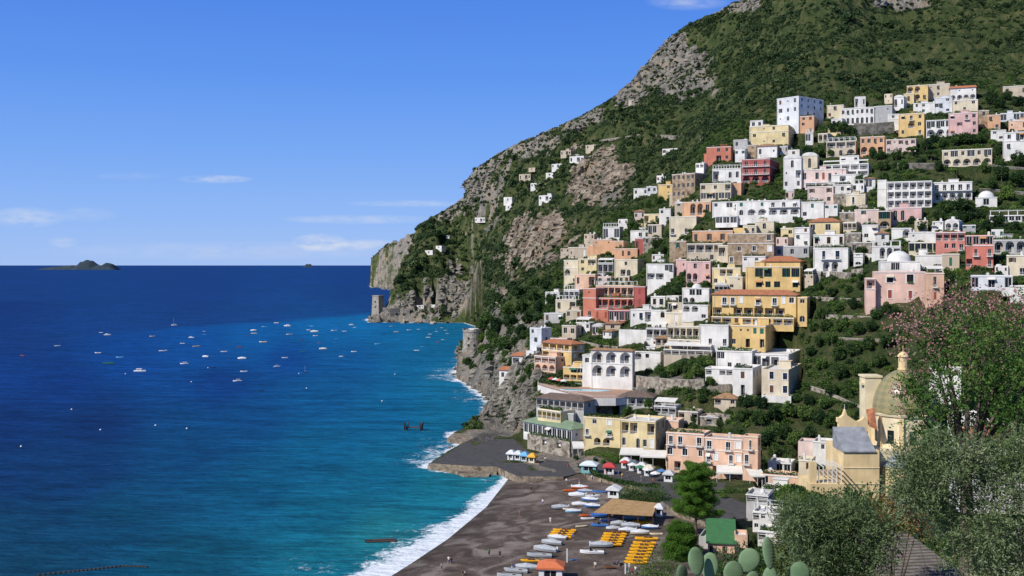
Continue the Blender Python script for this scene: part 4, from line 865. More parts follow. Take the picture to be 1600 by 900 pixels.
# --- tiers above the quay
M_groof = flat('pale_green_roofing', (.20, .27, .17), .8, var=.2, vs_=.5)
h(818,893,664,684,W,'gggggggggg','white glazed pavilion with pale green roof on the cliff over the quay',yaw=52,roof='tile',roofmat=M_groof,clutter=0,name='pavilion',cat='pavilion',d=366,dp=9,extend=2,corn=False)
h(824,890,684,698,BE,'..p.p.','rough stone base storey under the green roofed pavilion',yaw=52,mat=M_stone,clutter=0,d=364,dp=8,corn=False)
h(840,876,640,656,LY,'lllll','yellow arcaded tier right above the green roofed pavilion',yaw=48,clutter=0,pg=1,d=368)
h(872,896,645,664,GY,'.A.','grey chapel like annex right of the yellow arcaded tier',yaw=20,clutter=0,d=366)
h(838,912,624,640,GY,'llllllll','curved brown roofed restaurant tier beneath the pool terrace',yaw=36,roof='tile',roofmat=flat('brown_matting', (.16, .115, .09), .95, var=.3, vs_=.8),clutter=0,d=372,dp=8)
h(968,1020,620,636,GY,'llll','brown matting roofed restaurant right of the pool terrace',yaw=16,roof='tile',roofmat=flat('brown_matting', (.16, .115, .09), .95, var=.3, vs_=.8),clutter=0,d=374,dp=8)
# --- houses seen through and beside the near trees
h(1500,1612,712,792,W,'.w..w|..w..','large white house glimpsed through the nearest olive tree',d=150,yaw=10,clutter=1,roof='flat',extend=1)
h(1505,1612,684,706,PE,'w..w..','low house with red tiles behind the nearest olive crown',d=176,yaw=10,roof='tile',clutter=1)
h(1548,1612,662,684,W,'..w.','white gable house at the right edge above the red tiles',d=200,yaw=10,clutter=1)
h(1452,1502,572,592,W,'.w.w','white house half hidden by the pink flowering tree',d=300,clutter=1)
h(1480,1530,645,680,W,'.ww.|.w..','white house between trunks behind the pink flowering tree',d=250,clutter=1)
h(1106,1148,848,872,PE,'w.w.','pink beach house with bright green sloping roof behind the cactus',d=236,yaw=10,roof='green',roofmat=flat('bright_green_roofing', (.05, .16, .06), .8, var=.15, vs_=1),clutter=0,dp=9)
h(1148,1168,836,868,PE,'.|w','plain pink beach house right of the green roof',d=236,yaw=10,clutter=0,corn=False,dp=5)
h(1092,1106,838,862,GY,'.|.','long grey shed left of the green beach roof',d=240,yaw=20,clutter=0,corn=False)
h(1112,1158,748,764,GY,'l.l','open restaurant with wide pale awning under the peach hotel',d=318,roof='awning',clutter=0)

# --- terraces and sheds between the white complex and the beachfront
h(1022,1056,634,648,GY,'lll','grey open terrace house in the greenery above the yellow beachfront house',roof='awning',clutter=0)
h(1060,1090,642,658,BE,'l.l','beige garden house above the left end of the peach hotel',roof='plants',clutter=1)
h(1094,1122,650,664,GY,'.l.','stone garden store above the middle of the peach hotel',mat=M_stone,clutter=0)
h(1030,1060,656,672,PE,'w..','low peach outhouse behind the join of the two beachfront houses',clutter=1)
h(1116,1150,622,634,BE,'l.w','beige shed under the white complex terraces',clutter=0,roof='tileb')
h(1190,1236,618,628,W,'.....','low white podium wall under the cream sandstone block',corn=False,clutter=0,dp=6,yaw=24)
h(836,860,514,528,W,'l.w','white stepped cottage above the yellow stacked hotel left side',clutter=1)
h(862,886,546,556,CR,'ll','cream terrace box tucked over the yellow stacked hotel',clutter=0)
h(884,908,484,498,BE,'w.w','beige cottage under the terracotta corner wing',clutter=1)
h(852,874,456,470,W,'.w','white cottage furthest out on the left scrub slope',clutter=0)
h(838,856,540,554,W,'l.','white loggia cottage beside the thin pale stair house',clutter=0)
h(1268,1290,424,434,BE,'.','stone hut under the blue door villa',mat=M_stone,clutter=0)
# ---------------------------------------------------------------- the smaller houses packed between the ones above
TOWN = [[(882,402),(940,368),(1035,322),(1058,285),(1100,262),(1160,238),(1225,232),(1290,262),(1362,285),(1366,330),(1400,345),(1392,400),(1352,402),(1330,428),(1264,440),(1262,456),(1112,540),(1060,556),(960,540),(900,512),(862,520),(880,470)],
        [(1170,196),(1235,205),(1300,172),(1405,160),(1420,140),(1530,140),(1545,175),(1600,185),(1600,205),(1530,212),(1440,214),(1380,214),(1340,222),(1240,225),(1180,225)], [(1440,352),(1560,372),(1600,400),(1600,440),(1560,430),(1480,430),(1440,402)]]
STOP = {'house', 'block', 'villa', 'palazzo', 'hotel', 'mansion', 'tower', 'cottage', 'palace', 'wing', 'annex', 'terrace', 'storey', 'pavilion', 'gallery', 'cube'}
def core(lb):
    ws = lb.split(); out = []
    for w_ in ws[:7]:
        out.append(w_)
        if w_ in STOP: break
    return ' '.join(out)
rf_ = random.Random(77); seen = {b[0] for b in BLDG}; NM = [(W, 'white', 9), (CR, 'cream', 4), (BE, 'beige', 3), (PP, 'pale pink', 2), (OR, 'orange', 1.2), (LY, 'light yellow', 1.5), (GY, 'grey', 1.5)]
patt = [('w.w|.w.', 'small plain windows'), ('lll|w.w', 'an open top terrace'), ('aa|..', 'two arches'), ('d.w|.w.', 'a balcony'), ('S.S|.o.', 'closed brown shutters'), ('ww', 'one row of windows'), ('gg.', 'a glazed veranda'), ('s.s|...', 'open green shutters'), ('l.w', 'a dark loggia'), ('w|.|A', 'an arched door')]
cand = []
vv_ = 150
while vv_ < 560:
    uu_ = 860+rf_.uniform(0, 8)
    while uu_ < 1606: cand.append((uu_, vv_)); uu_ += rf_.uniform(9, 13)
    vv_ += 6
rf_.shuffle(cand); nf = 0
for (cu, cv) in cand:
    if nf > 150: break
    if not any(inside(np.array([cu]), np.array([cv]), T_)[0] for T_ in TOWN): continue
    wpx = rf_.uniform(12, 24); hpx = rf_.uniform(10, 19)
    a0, a1, b0, b1 = cu-wpx/2, cu+wpx/2, cv-hpx, cv
    bad = 0
    for (o0, o1, p0, p1) in OCC:
        ox = min(a1, o1)-max(a0, o0); oy = min(b1, p1)-max(b0, p0)
        if ox > 0 and oy > 0: bad += ox*oy
    if bad > .2*wpx*hpx: continue
    if rf_.random() < .08: OCC.append((a0+3, a1-3, b0, b1)); continue     # left green
    col, cn, _ = rf_.choices(NM, [x[2] for x in NM])[0]; rw, pn = rf_.choice(patt)
    if hpx < 14: rw = rw.split('|')[0]
    near = sorted(BLDG, key=lambda b: (b[1]-cu)**2+((b[2]-(cv-hpx/2))*1.3)**2)[:3]; lb = None
    for b_ in near:
        if b_[0].startswith('small ') and ' with ' in b_[0] and nf and b_[0] in seen and 'infill' in b_[3]: continue
        dx = cu-b_[1]; dy = cv-hpx/2-b_[2]; rel = ('right of' if dx > 0 else 'left of') if abs(dx) > abs(dy)*1.2 else ('below' if dy > 0 else 'above')
        t_ = f"small {cn} house with {pn} {rel} the {core(b_[0])}"
        if t_ not in seen and len(t_.split()) <= 16: lb = t_; break
    if not lb: continue
    seen.add(lb); r_ = h(a0, a1, b0, b1, col, rw, lb, yaw=rf_.choice([14, 24, 24, 34]), sh=('g' if 'green' in pn else 'n'), clutter=rf_.randint(0, 2), roof=rf_.choice(['flat']*6+['pergola', 'awning', 'tileb', 'vault', 'plants']), corn=rf_.random() < .5, extend=9)
    r_['infill'] = 1; nf += 1
for b_ in BLDG:
    if 'infill' in b_[3]: del b_[3]['infill']
    if 'dims' in b_[3]: del b_[3]['dims']
# ---------------------------------------------------------------- cut building terraces into the slope, then link the hillside
for (poly, zb) in PADS:
    xs = [p[0] for p in poly]; ys = [p[1] for p in poly]
    i0 = bisect.bisect_left(DGL, min(ys)-4); i1 = bisect.bisect_right(DGL, max(ys)+4)
    X_ = XX[i0:i1]; Y_ = YY[i0:i1]; m_ = (X_ > min(xs)-4) & (X_ < max(xs)+4)
    if not m_.any(): continue
    ii_, jj_ = np.where(m_); d_ = seg_dist(X_[m_], Y_[m_], poly+[poly[0]]); in_ = inside(X_[m_], Y_[m_], poly)
    k_ = in_ | (d_ < 1.6); zz_ = Zt[i0+ii_[k_], jj_[k_]]; Zt[i0+ii_[k_], jj_[k_]] = np.minimum(zz_, zb-.25)
nU, nD = len(UG), len(DG)
V = np.stack([XX, YY, Zt], -1).reshape(-1, 3)
ii, jj = np.meshgrid(np.arange(nU-1), np.arange(nD-1)); a = (jj*nU+ii).ravel()
Q = np.stack([a, a+1, a+1+nU, a+nU], -1)
zq = Zt.reshape(-1)[Q].max(1); Q = Q[zq > -6]
# rock mask: blobs of bare cliff (column, row, half sizes, distance band)
ROCK = [(745,292,30,45,1300,1800),(775,262,60,26,1300,1800),(835,222,60,24,1150,1700),(905,190,55,22,1100,1500),(845,362,62,26,700,1300),(935,275,50,42,600,1150),(1040,85,50,38,900,1300),(1070,110,70,45,900,1300),
        (985,140,30,24,1000,1300),(700,455,42,38,1200,1500),(620,492,70,18,1200,1400),(600,430,24,40,2000,3600),(640,380,40,24,2000,3600),(1150,8,45,18,1000,1300),(1400,5,55,14,900,1200),(1500,5,14,18,900,1200),
        (835,402,55,15,600,1100),(748,590,60,60,470,680),(790,640,55,60,380,600),(1075,135,60,20,700,1200),(720,340,40,30,1400,1800),(885,720,70,30,330,380),(1080,597,90,10,350,420),(960,608,60,10,380,430),(930,398,60,30,640,800)]
vv = HZ-(Zt-HC)/DD*F; rock = np.zeros_like(Zt)
for (u, v, ru, rv, d0, d1) in ROCK:
    m_ = np.clip(1.35-np.hypot((UU-u)/ru, (vv-v)/rv), 0, 1)*((DD > d0) & (DD < d1)); rock = np.maximum(rock, m_)
rock = np.clip(rock*.95+(.75*fbm(XX/48, YY/48, 5, 91)+.45*fbm(XX/16, YY/16, 3, 92))*(rock > .02)+.0, 0, 1)
rock = np.maximum(rock, np.clip(shore*2.2-.25, 0, 1)*np.clip(.62+fbm(XX/14, YY/14, 3, 93)*1.6, 0, 1))
me = np_mesh('hillside', V, Q, [], True)
at_ = me.attributes.new('rock', 'FLOAT', 'POINT'); at_.data.foreach_set('value', rock.ravel().astype(np.float32))
rust = np.zeros_like(Zt)
for (u, v, ru, rv) in ((845,370,70,40),(900,340,50,40),(940,270,50,50),(820,400,60,30),(780,440,40,20)): rust = np.maximum(rust, np.clip(1.4-np.hypot((UU-u)/ru, (vv-v)/rv), 0, 1))
a3 = me.attributes.new('rust', 'FLOAT', 'POINT'); a3.data.foreach_set('value', rust.ravel().astype(np.float32))
def terrain_mat():
    m, n, l, b = newmat('hillside_ground'); b.inputs['Roughness'].default_value = .95; b.inputs['Specular IOR Level'].default_value = .08
    g = n.new('ShaderNodeNewGeometry'); mp = n.new('ShaderNodeMapping'); mp.inputs['Scale'].default_value = (1, 1, .7); l.new(g.outputs['Position'], mp.inputs[0])
    def nz(s, d=6, r=.6, src=mp):
        x = n.new('ShaderNodeTexNoise'); x.inputs['Scale'].default_value = s; x.inputs['Detail'].default_value = d; x.inputs['Roughness'].default_value = r; l.new(src.outputs[0], x.inputs['Vector']); return x.outputs[0]
    def mth(op, a, c=None, d=None, cl=False):
        x = n.new('ShaderNodeMath'); x.operation = op; x.use_clamp = cl
        for i, v in enumerate((a, c, d)):
            if v is None: continue
            if isinstance(v, (int, float)): x.inputs[i].default_value = v
            else: l.new(v, x.inputs[i])
        return x.outputs[0]
    def ramp(f, *e):
        r = n.new('ShaderNodeValToRGB'); r.color_ramp.elements[0].position = e[0][0]; r.color_ramp.elements[0].color = (*e[0][1], 1); r.color_ramp.elements[1].position = e[-1][0]; r.color_ramp.elements[1].color = (*e[-1][1], 1)
        for p, c in e[1:-1]: q = r.color_ramp.elements.new(p); q.color = (*c, 1)
        l.new(f, r.inputs[0]); return r.outputs[0]
    rk = ramp(mth('ADD', mth('MULTIPLY', nz(.045, 8, .7), .5), mth('MULTIPLY', nz(.22, 8, .75), .5)), (.36, (.07, .065, .055)), (.45, (.20, .185, .16)), (.53, (.33, .30, .25)), (.6, (.44, .31, .20)), (.68, (.52, .48, .42)))
    gr = ramp(nz(.12, 7, .65), (.3, (.035, .062, .02)), (.5, (.075, .10, .035)), (.64, (.14, .14, .06)), (.78, (.24, .20, .12)))
    at1 = n.new('ShaderNodeAttribute'); at1.attribute_name = 'rock'; sx_ = n.new('ShaderNodeSeparateXYZ'); l.new(g.outputs['Normal'], sx_.inputs[0])
    steep = mth('MULTIPLY', mth('SUBTRACT', .56, sx_.outputs[2]), 2.2, cl=True)
    nn = nz(.09, 6, .6)
    f = mth('ADD', mth('MULTIPLY', at1.outputs['Fac'], 1.1), steep); f = mth('MULTIPLY', mth('SUBTRACT', mth('ADD', f, nn), .92), 5.0, cl=True)
    wa = n.new('ShaderNodeAttribute'); wa.attribute_name = 'rust'; wmx = n.new('ShaderNodeMix'); wmx.data_type = 'RGBA'; wmx.blend_type = 'MULTIPLY'; l.new(mth('MULTIPLY', mth('MULTIPLY', wa.outputs['Fac'], mth('MULTIPLY', mth('SUBTRACT', nz(.06, 5, .6), .42), 6.0, cl=True)), 1.0), wmx.inputs[0]); l.new(rk, wmx.inputs[6]); wmx.inputs[7].default_value = (1.05, .85, .66, 1)
    k = n.new('ShaderNodeMix'); k.data_type = 'RGBA'; l.new(f, k.inputs[0]); l.new(gr, k.inputs[6]); l.new(wmx.outputs[2], k.inputs[7]); l.new(k.outputs[2], b.inputs['Base Color'])
    v1 = n.new('ShaderNodeTexVoronoi'); v1.inputs['Scale'].default_value = .12; mp2 = n.new('ShaderNodeMapping'); mp2.inputs['Scale'].default_value = (1, 1, .35); l.new(g.outputs['Position'], mp2.inputs[0]); l.new(mp2.outputs[0], v1.inputs['Vector'])
    h = mth('ADD', mth('MULTIPLY', nz(.25, 8, .7), 2.0), mth('MULTIPLY', v1.outputs['Distance'], 1.2))
    bp = n.new('ShaderNodeBump'); bp.inputs['Strength'].default_value = 1.0; bp.inputs['Distance'].default_value = 3.0; l.new(h, bp.inputs['Height']); l.new(bp.outputs[0], b.inputs['Normal'])
    return m
me.materials.append(terrain_mat())
hill = link('hillside', me); tag(hill, 'steep green mountainside with grey and orange limestone cliffs above the bay', 'hill', kind='structure')

# ---------------------------------------------------------------- foliage meshes
F_dark = foliage('dark_evergreen_leaves', (0.018, 0.047, 0.016), (0.068, 0.121, 0.030), (0.121, 0.176, 0.041))
F_mid = foliage('green_leaves', (0.033, 0.074, 0.019), (0.106, 0.182, 0.041), (0.197, 0.257, 0.068))
F_light = foliage('light_green_leaves', (.05, .10, .018), (.13, .21, .04), (.2, .27, .06))
F_olive = foliage('grey_green_olive_leaves', (.05, .09, .03), (.19, .255, .11), (.48, .50, .34), trans=.3, nscale=1.2)
F_scrub = foliage('macchia_scrub', (.022, .05, .017), (.085, .125, .04), (.20, .20, .09), trans=.1, nscale=.03)
M_bark = flat('bark', (.14, .105, .08), .95, var=.35, vs_=3)
# every leaf of a crown is its own little face
def clumps(cs, per, size, up=.3, rng=RNG, flatten=1.0):
    out = []
    for (c, r) in cs:
        d = rng.normal(size=(per, 3)); d /= np.linalg.norm(d, axis=1, keepdims=True); rad = r*(rng.random((per, 1))**.35); d[:, 2] *= flatten
        out.append(np.array(c)+d*rad*(1+.25*rng.normal(size=(per, 1))*.5))
    C_ = np.concatenate(out); return leaf_quads(C_, size, up)
def crown_mesh(name, n, ell, r, per, size, mat, seed=1, lo=-.6, flatten=1.0):
    g = np.random.default_rng(seed); cs = []
    for i in range(n):
        d = g.normal(size=3); d /= np.linalg.norm(d); d[2] = max(d[2], lo); k = g.uniform(.35, .78); cs.append((d*np.array(ell)*k, r*g.uniform(.7, 1.25)))
    V_, Q_ = clumps(cs, per, size, rng=g, flatten=flatten); return np_mesh(name, V_, Q_, mat)
def trunk_mesh(h_, r, branches, seed=0):
    g = random.Random(seed); mb = MB(); p = Vector((0, 0, 0)); n = 4
    for i in range(n):
        q = Vector((g.uniform(-.05, .05)*h_*i/2, g.uniform(-.05, .05)*h_*i/2, h_*(i+1)/n)); mb.tube(p, q, r*(1-.14*i), r*(1-.14*(i+1)), 8); p = q
    for i in range(branches):
        a = 2*pi*i/branches+g.uniform(-.4, .4); q = p+Vector((cos(a)*.42, sin(a)*.42, g.uniform(.1, .45))); mb.tube(p*(.8+.2*g.random()), q, r*.42, r*.16, 6)
        mb.tube(q, q+Vector((cos(a+.5)*.22, sin(a+.5)*.22, .2)), r*.16, r*.05, 5)
    return mb.mesh('trunk', M_bark)
KIND = {}
for nm, mat in (('dark', F_dark), ('mid', F_mid), ('light', F_light)):
    KIND[nm] = [(crown_mesh('crown', 20, (.95, .95, .8), .36, 110, .15, mat, s_), trunk_mesh(.75, .07, 4, s_)) for s_ in (1, 2, 3)]
KIND['pine'] = [(crown_mesh('crown', 20, (1.05, 1.05, .3), .3, 110, .13, F_mid, s_, lo=-.15, flatten=.6), trunk_mesh(1.15, .07, 5, s_)) for s_ in (4, 5)]
KIND['cypress'] = [(crown_mesh('crown', 22, (.22, .22, 1.25), .2, 80, .11, F_dark, 7, lo=-1), trunk_mesh(.5, .05, 2, 7))]
def nearest_label(u, v):
    b = min(BLDG, key=lambda b: (b[1]-u)**2+((b[2]-v)*1.2)**2); dx = u-b[1]; dy = v-b[2]
    return ('right of' if dx > 0 else 'left of') if abs(dx) > abs(dy)*1.2 else ('below' if dy > 0 else 'above'), core(b[0])
tseen = set()
def tree(u, vb, rpx, kind='dark', label=None, D=None, name='tree', sc=(1, 1, 1), group='trees among the houses'):
    D = D or cast(u, vb) or 500; r = rpx/F*D; x = (u-800)/F*D; z = HC-(vb-HZ)/F*D
    z = min(z, ground(x, D)+.3); cm, tm = random.choice(KIND[kind])
    if not label:
        rel, cr = nearest_label(u, vb-rpx); sz = 'small' if rpx < 8 else 'big' if rpx > 15 else 'medium'
        dn = {'dark': 'dark round', 'mid': 'green leafy', 'light': 'bright green', 'pine': 'flat topped', 'cypress': 'slim dark'}[kind]
        label = f"{sz} {dn} tree {rel} the {cr}"
        for alt in ('bushy', 'full crowned', 'low', 'spreading', 'rounded', 'dense', 'leafy', 'tall'):
            if label not in tseen: break
            label = f"{sz} {dn} {alt} tree {rel} the {cr}"
    tseen.add(label)
    t = empty(name, (x, D, z-.5), random.uniform(0, 6.28), label, 'tree', group)
    th = {'pine': 1.15, 'cypress': .5}.get(kind, .75); t.scale = (r*sc[0], r*sc[1], r*sc[2])
    link('trunk', tm, t); link('crown', cm, t, (0, 0, th+{'pine': .15, 'cypress': .9}.get(kind, .38)))
    FOOT.append([(x-1, D-1), (x+1, D-1), (x+1, D+1), (x-1, D+1)]); return t
# row by row: column, base row, crown radius, kind
TREES = [(760,512,13,'mid'),(778,524,14,'dark'),(796,515,13,'dark'),(812,528,12,'dark'),(770,540,12,'mid'),(788,552,12,'mid'),(806,545,11,'dark'),(755,556,10,'light'),(826,508,12,'dark'),(845,492,12,'dark'),(862,478,11,'mid'),(835,475,12,'dark'),(815,492,13,'dark'),(792,496,12,'mid'),(852,455,11,'dark'),(872,440,10,'mid'),(780,478,12,'dark'),(808,468,12,'dark'),(768,568,9,'mid'),(835,452,11,'mid'),(1302,212,12,'dark'),(1318,210,11,'dark'),(1330,214,9,'dark'),(1228,243,9,'dark'),(1246,245,10,'dark'),(1262,246,10,'dark'),(1280,247,11,'dark'),(1300,246,9,'mid'),(1345,296,12,'mid'),(1338,300,8,'dark'),(1150,232,7,'dark'),(1105,248,6,'mid'),
 (1142,248,6,'dark'),(1500,140,11,'pine'),(1490,138,8,'pine'),(1550,165,12,'dark'),(1562,172,11,'dark'),(1573,158,9,'dark'),(1590,168,10,'dark'),(1460,225,9,'dark'),(1448,236,10,'dark'),(1472,232,8,'mid'),(1495,228,11,'dark'),(1515,228,12,'dark'),(1532,226,10,'dark'),
 (1425,246,11,'pine'),(1400,252,10,'dark'),(1455,252,12,'pine'),(1375,252,9,'mid'),(1362,248,9,'dark'),(1380,268,10,'dark'),(1410,268,9,'mid'),(1440,262,9,'dark'),(1465,270,10,'dark'),(1380,285,9,'mid'),(1420,281,7,'light'),(1560,245,10,'dark'),(1562,262,9,'mid'),(1592,262,13,'dark'),
 (1540,275,12,'mid'),(1565,285,14,'dark'),(1590,295,15,'dark'),(1550,300,11,'mid'),(1575,315,12,'light'),(1598,325,10,'mid'),(1475,335,13,'dark'),(1495,338,15,'dark'),(1515,333,12,'dark'),(1468,348,11,'dark'),(1490,352,12,'mid'),(1512,350,12,'dark'),(1532,345,10,'dark'),(1440,362,9,'dark'),(1425,352,8,'dark'),
 (1540,362,11,'dark'),(1560,356,12,'dark'),(1585,362,10,'dark'),(1345,402,10,'dark'),(1352,412,8,'mid'),(1330,404,8,'dark'),(1248,352,8,'mid'),(1130,356,9,'dark'),(1120,352,7,'mid'),(990,366,12,'mid'),(1018,362,9,'dark'),(978,372,8,'mid'),(1030,322,8,'mid'),(1014,326,6,'light'),
 (1026,390,10,'dark'),(1036,398,9,'dark'),(1020,402,8,'mid'),(1227,378,7,'dark'),(1232,392,6,'dark'),(1062,462,11,'dark'),(1052,470,10,'dark'),(1078,452,7,'mid'),(1045,480,7,'mid'),(1090,432,5,'mid'),(918,515,9,'mid'),(935,516,9,'dark'),(955,520,10,'mid'),(972,528,8,'dark'),(905,522,8,'mid'),(940,526,8,'light'),
 (1020,545,9,'dark'),(1030,540,8,'dark'),(1010,548,7,'dark'),(1265,560,11,'dark'),(1280,545,12,'dark'),(1300,540,12,'mid'),(1270,520,10,'mid'),(1255,535,9,'dark'),(1290,520,11,'dark'),(1315,520,12,'mid'),(1340,525,12,'dark'),(1310,565,14,'dark'),(1335,560,14,'dark'),(1360,550,13,'dark'),(1385,545,13,'dark'),(1285,580,12,'mid'),(1315,595,13,'dark'),(1345,590,13,'mid'),
 (1375,575,12,'dark'),(1300,620,12,'dark'),(1325,625,12,'mid'),(1350,615,10,'dark'),(1285,500,10,'dark'),(1310,490,11,'mid'),(1335,485,12,'dark'),(1270,480,10,'dark'),(1262,500,9,'mid'),(1300,465,9,'dark'),(1325,460,9,'mid'),(1345,455,9,'dark'),(1385,492,11,'dark'),(1400,498,10,'dark'),(1368,500,10,'mid'),(1490,445,10,'dark'),(1500,455,9,'mid'),(1480,432,8,'dark'),
 (1360,520,11,'dark'),(1420,505,10,'mid'),(1274,440,8,'dark'),(1280,455,8,'dark'),(1262,470,7,'dark'),(1345,440,8,'mid'),(1050,590,12,'mid'),(1070,585,12,'dark'),(1090,590,12,'mid'),(1040,598,10,'dark'),(1110,605,10,'mid'),(1030,585,9,'mid'),(1075,600,10,'light'),(1100,622,10,'dark'),(1120,630,11,'dark'),(1140,632,12,'mid'),(1165,638,12,'dark'),(1190,640,12,'dark'),(1095,632,9,'mid'),
 (1160,660,12,'dark'),(1185,668,14,'mid'),(1210,660,15,'dark'),(1235,655,15,'mid'),(1200,700,15,'dark'),(1225,690,16,'dark'),(1260,660,15,'mid'),(1280,665,14,'dark'),(1210,715,12,'dark'),(1240,700,14,'mid'),(1265,690,13,'dark'),(1295,670,12,'mid'),(1140,655,9,'mid'),(1125,668,8,'dark'),(1195,730,9,'dark'),(1290,640,11,'mid'),(1265,635,10,'dark'),(1245,630,9,'mid'),
 (1015,640,10,'mid'),(1035,632,9,'dark'),(1055,638,9,'mid'),(1000,652,8,'dark'),(980,650,9,'mid'),(960,648,8,'light'),(1025,655,8,'mid'),(1070,650,8,'dark'),(1085,662,8,'mid'),(905,690,9,'dark'),(900,675,7,'mid'),(905,705,7,'dark'),(832,596,8,'dark'),(818,600,8,'mid'),(812,590,8,'dark'),(838,606,7,'mid'),(825,585,7,'light'),(805,612,6,'mid'),
 (742,508,9,'pine'),(756,520,11,'mid'),(768,530,11,'mid'),(752,535,8,'light'),(776,545,10,'mid'),(765,552,9,'pine'),(790,540,9,'dark'),(728,572,8,'mid'),(738,580,7,'mid'),(724,548,6,'light'),(748,500,8,'pine'),(775,515,9,'dark'),(798,525,9,'dark'),(810,540,9,'dark'),(800,575,8,'dark'),(790,560,8,'mid'),(820,530,8,'mid'),(840,505,8,'dark'),(858,515,7,'mid'),
 (1240,222,6,'dark'),(1175,262,5,'mid'),(1308,232,5,'cypress'),(1336,242,6,'cypress'),(1338,232,5,'cypress'),(1463,247,6,'cypress'),(1284,436,6,'cypress'),(1268,420,6,'cypress'),(1266,405,5,'cypress'),(1180,318,5,'mid')]
for (u, vb, r, k) in TREES:
    if vb > 700 and u > 1150 and u < 1200: continue
    tree(u, vb, r*1.05, k)

# ---------------------------------------------------------------- scrub: uncountable bushes instanced over the open slopes
def scatter(name, label, cat, protos, P_, S_, mat_rand=0):
    """one object; its bushes are instances on the points of its own mesh"""
    me = bpy.data.meshes.new(name); me.vertices.add(len(P_)); me.vertices.foreach_set('co', np.asarray(P_, np.float32).ravel())
    a = me.attributes.new('size', 'FLOAT', 'POINT'); a.data.foreach_set('value', np.asarray(S_, np.float32))
    a = me.attributes.new('pick', 'INT', 'POINT'); a.data.foreach_set('value', RNG.integers(0, len(protos), len(P_)).astype(np.int32))
    a = me.attributes.new('turn', 'FLOAT', 'POINT'); a.data.foreach_set('value', RNG.uniform(0, 6.28, len(P_)).astype(np.float32))
    o = link(name, me); tag(o, label, cat, kind='stuff'); ng = bpy.data.node_groups.new(name, 'GeometryNodeTree')
    ng.interface.new_socket('Geometry', in_out='INPUT', socket_type='NodeSocketGeometry'); ng.interface.new_socket('Geometry', in_out='OUTPUT', socket_type='NodeSocketGeometry')
    n = ng.nodes; l = ng.links; gi = n.new('NodeGroupInput'); go = n.new('NodeGroupOutput'); jn = n.new('GeometryNodeJoinGeometry')
    def attr(nm, ty):
        x = n.new('GeometryNodeInputNamedAttribute'); x.data_type = ty; x.inputs[0].default_value = nm; return x.outputs[0]
    sz = attr('size', 'FLOAT'); tn = attr('turn', 'FLOAT'); pk = attr('pick', 'INT'); cx = n.new('ShaderNodeCombineXYZ'); l.new(tn, cx.inputs[2])
    for i, pm in enumerate(protos):
        po = bpy.data.objects.new(name+'_source', pm); oi = n.new('GeometryNodeObjectInfo'); oi.inputs[0].default_value = po; oi.inputs['As Instance'].default_value = True
        ip = n.new('GeometryNodeInstanceOnPoints'); cp = n.new('FunctionNodeCompare'); cp.data_type = 'INT'; cp.operation = 'EQUAL'; l.new(pk, cp.inputs[2]); cp.inputs[3].default_value = i
        l.new(gi.outputs[0], ip.inputs['Points']); l.new(cp.outputs[0], ip.inputs['Selection']); l.new(oi.outputs['Geometry'], ip.inputs['Instance']); l.new(cx.outputs[0], ip.inputs['Rotation']); l.new(sz, ip.inputs['Scale']); l.new(ip.outputs[0], jn.inputs[0])
    l.new(jn.outputs[0], go.inputs[0]); md = o.modifiers.new('scatter', 'NODES'); md.node_group = ng; return o
def scrub_mesh(seed, mat=None, size=.26, per=46):
    g = np.random.default_rng(seed); cs = [((g.uniform(-.5, .5), g.uniform(-.5, .5), g.uniform(.05, .45)), g.uniform(.35, .55)) for _ in range(6)]
    V_, Q_ = clumps(cs, per, size, up=.5, rng=g); return np_mesh('scrub', V_, Q_, mat or F_scrub)
SCR = [scrub_mesh(s_) for s_ in (1, 2, 3, 4)]
vv = HZ-(Zt-HC)/DD*F
dzx = np.gradient(Zt, axis=1)/np.maximum(np.gradient(XX, axis=1), .1); dzy = np.gradient(Zt, axis=0)/np.maximum(np.gradient(YY, axis=0), .1); slope = np.hypot(dzx, dzy)
def pick(n, cond, smin, smax, sunk=.2, dens=None):
    """random points of the height field where cond holds"""
    idx = np.argwhere(cond); 
    wgt_ = None if dens is None else dens[cond]/dens[cond].sum(); s_ = idx[RNG.choice(len(idx), n, p=wgt_)]; fj = RNG.random(n); fi = RNG.random(n)
    j, i = np.minimum(s_[:, 0], len(DG)-2), np.minimum(s_[:, 1], len(UG)-2)
    u = UG[i]*(1-fi)+UG[i+1]*fi; D = DG[j]*(1-fj)+DG[j+1]*fj
    z = (Zt[j, i]*(1-fi)+Zt[j, i+1]*fi)*(1-fj)+(Zt[j+1, i]*(1-fi)+Zt[j+1, i+1]*fi)*fj; x = (u-800)/F*D
    S_ = RNG.uniform(smin, smax, n); keep = np.ones(n, bool)
    for p in FOOT:
        xs = [q[0] for q in p]; ys = [q[1] for q in p]; m_ = (x > min(xs)-1.5) & (x < max(xs)+1.5) & (D > min(ys)-3) & (D < max(ys)+1.5)
        if m_.any():
            k_ = inside(x[m_], D[m_], p) | (seg_dist(x[m_], D[m_], p+[p[0]]) < 1.4); w_ = np.where(m_)[0][k_]; keep[w_] = False
    return np.stack([x, D, z-S_*sunk], -1)[keep], S_[keep]
vis = (vv > -40) & (vv < 960) & (UU > 545) & (UU < 1700) & (Zt > 1.5)
dens0 = (DD**2)*.0+1.0
noise_r = fbm(XX/22, YY/22, 4, 200)
cond = vis & (DD > 640) & (DD < 1750) & (rock < .42+.25*noise_r) & (slope < 1.9)
P1, S1 = pick(42000, cond, 1.2, 3.3, dens=np.clip(1.1-rock, .05, 1)*np.clip(.65+noise_r*1.2, .08, 1.5)*(DD/1000))
S1 = S1*np.clip(P1[:, 1]/1000, .75, 1.7)*np.exp(RNG.normal(size=len(S1))*.38)*.95; P1[:, 2] -= 0
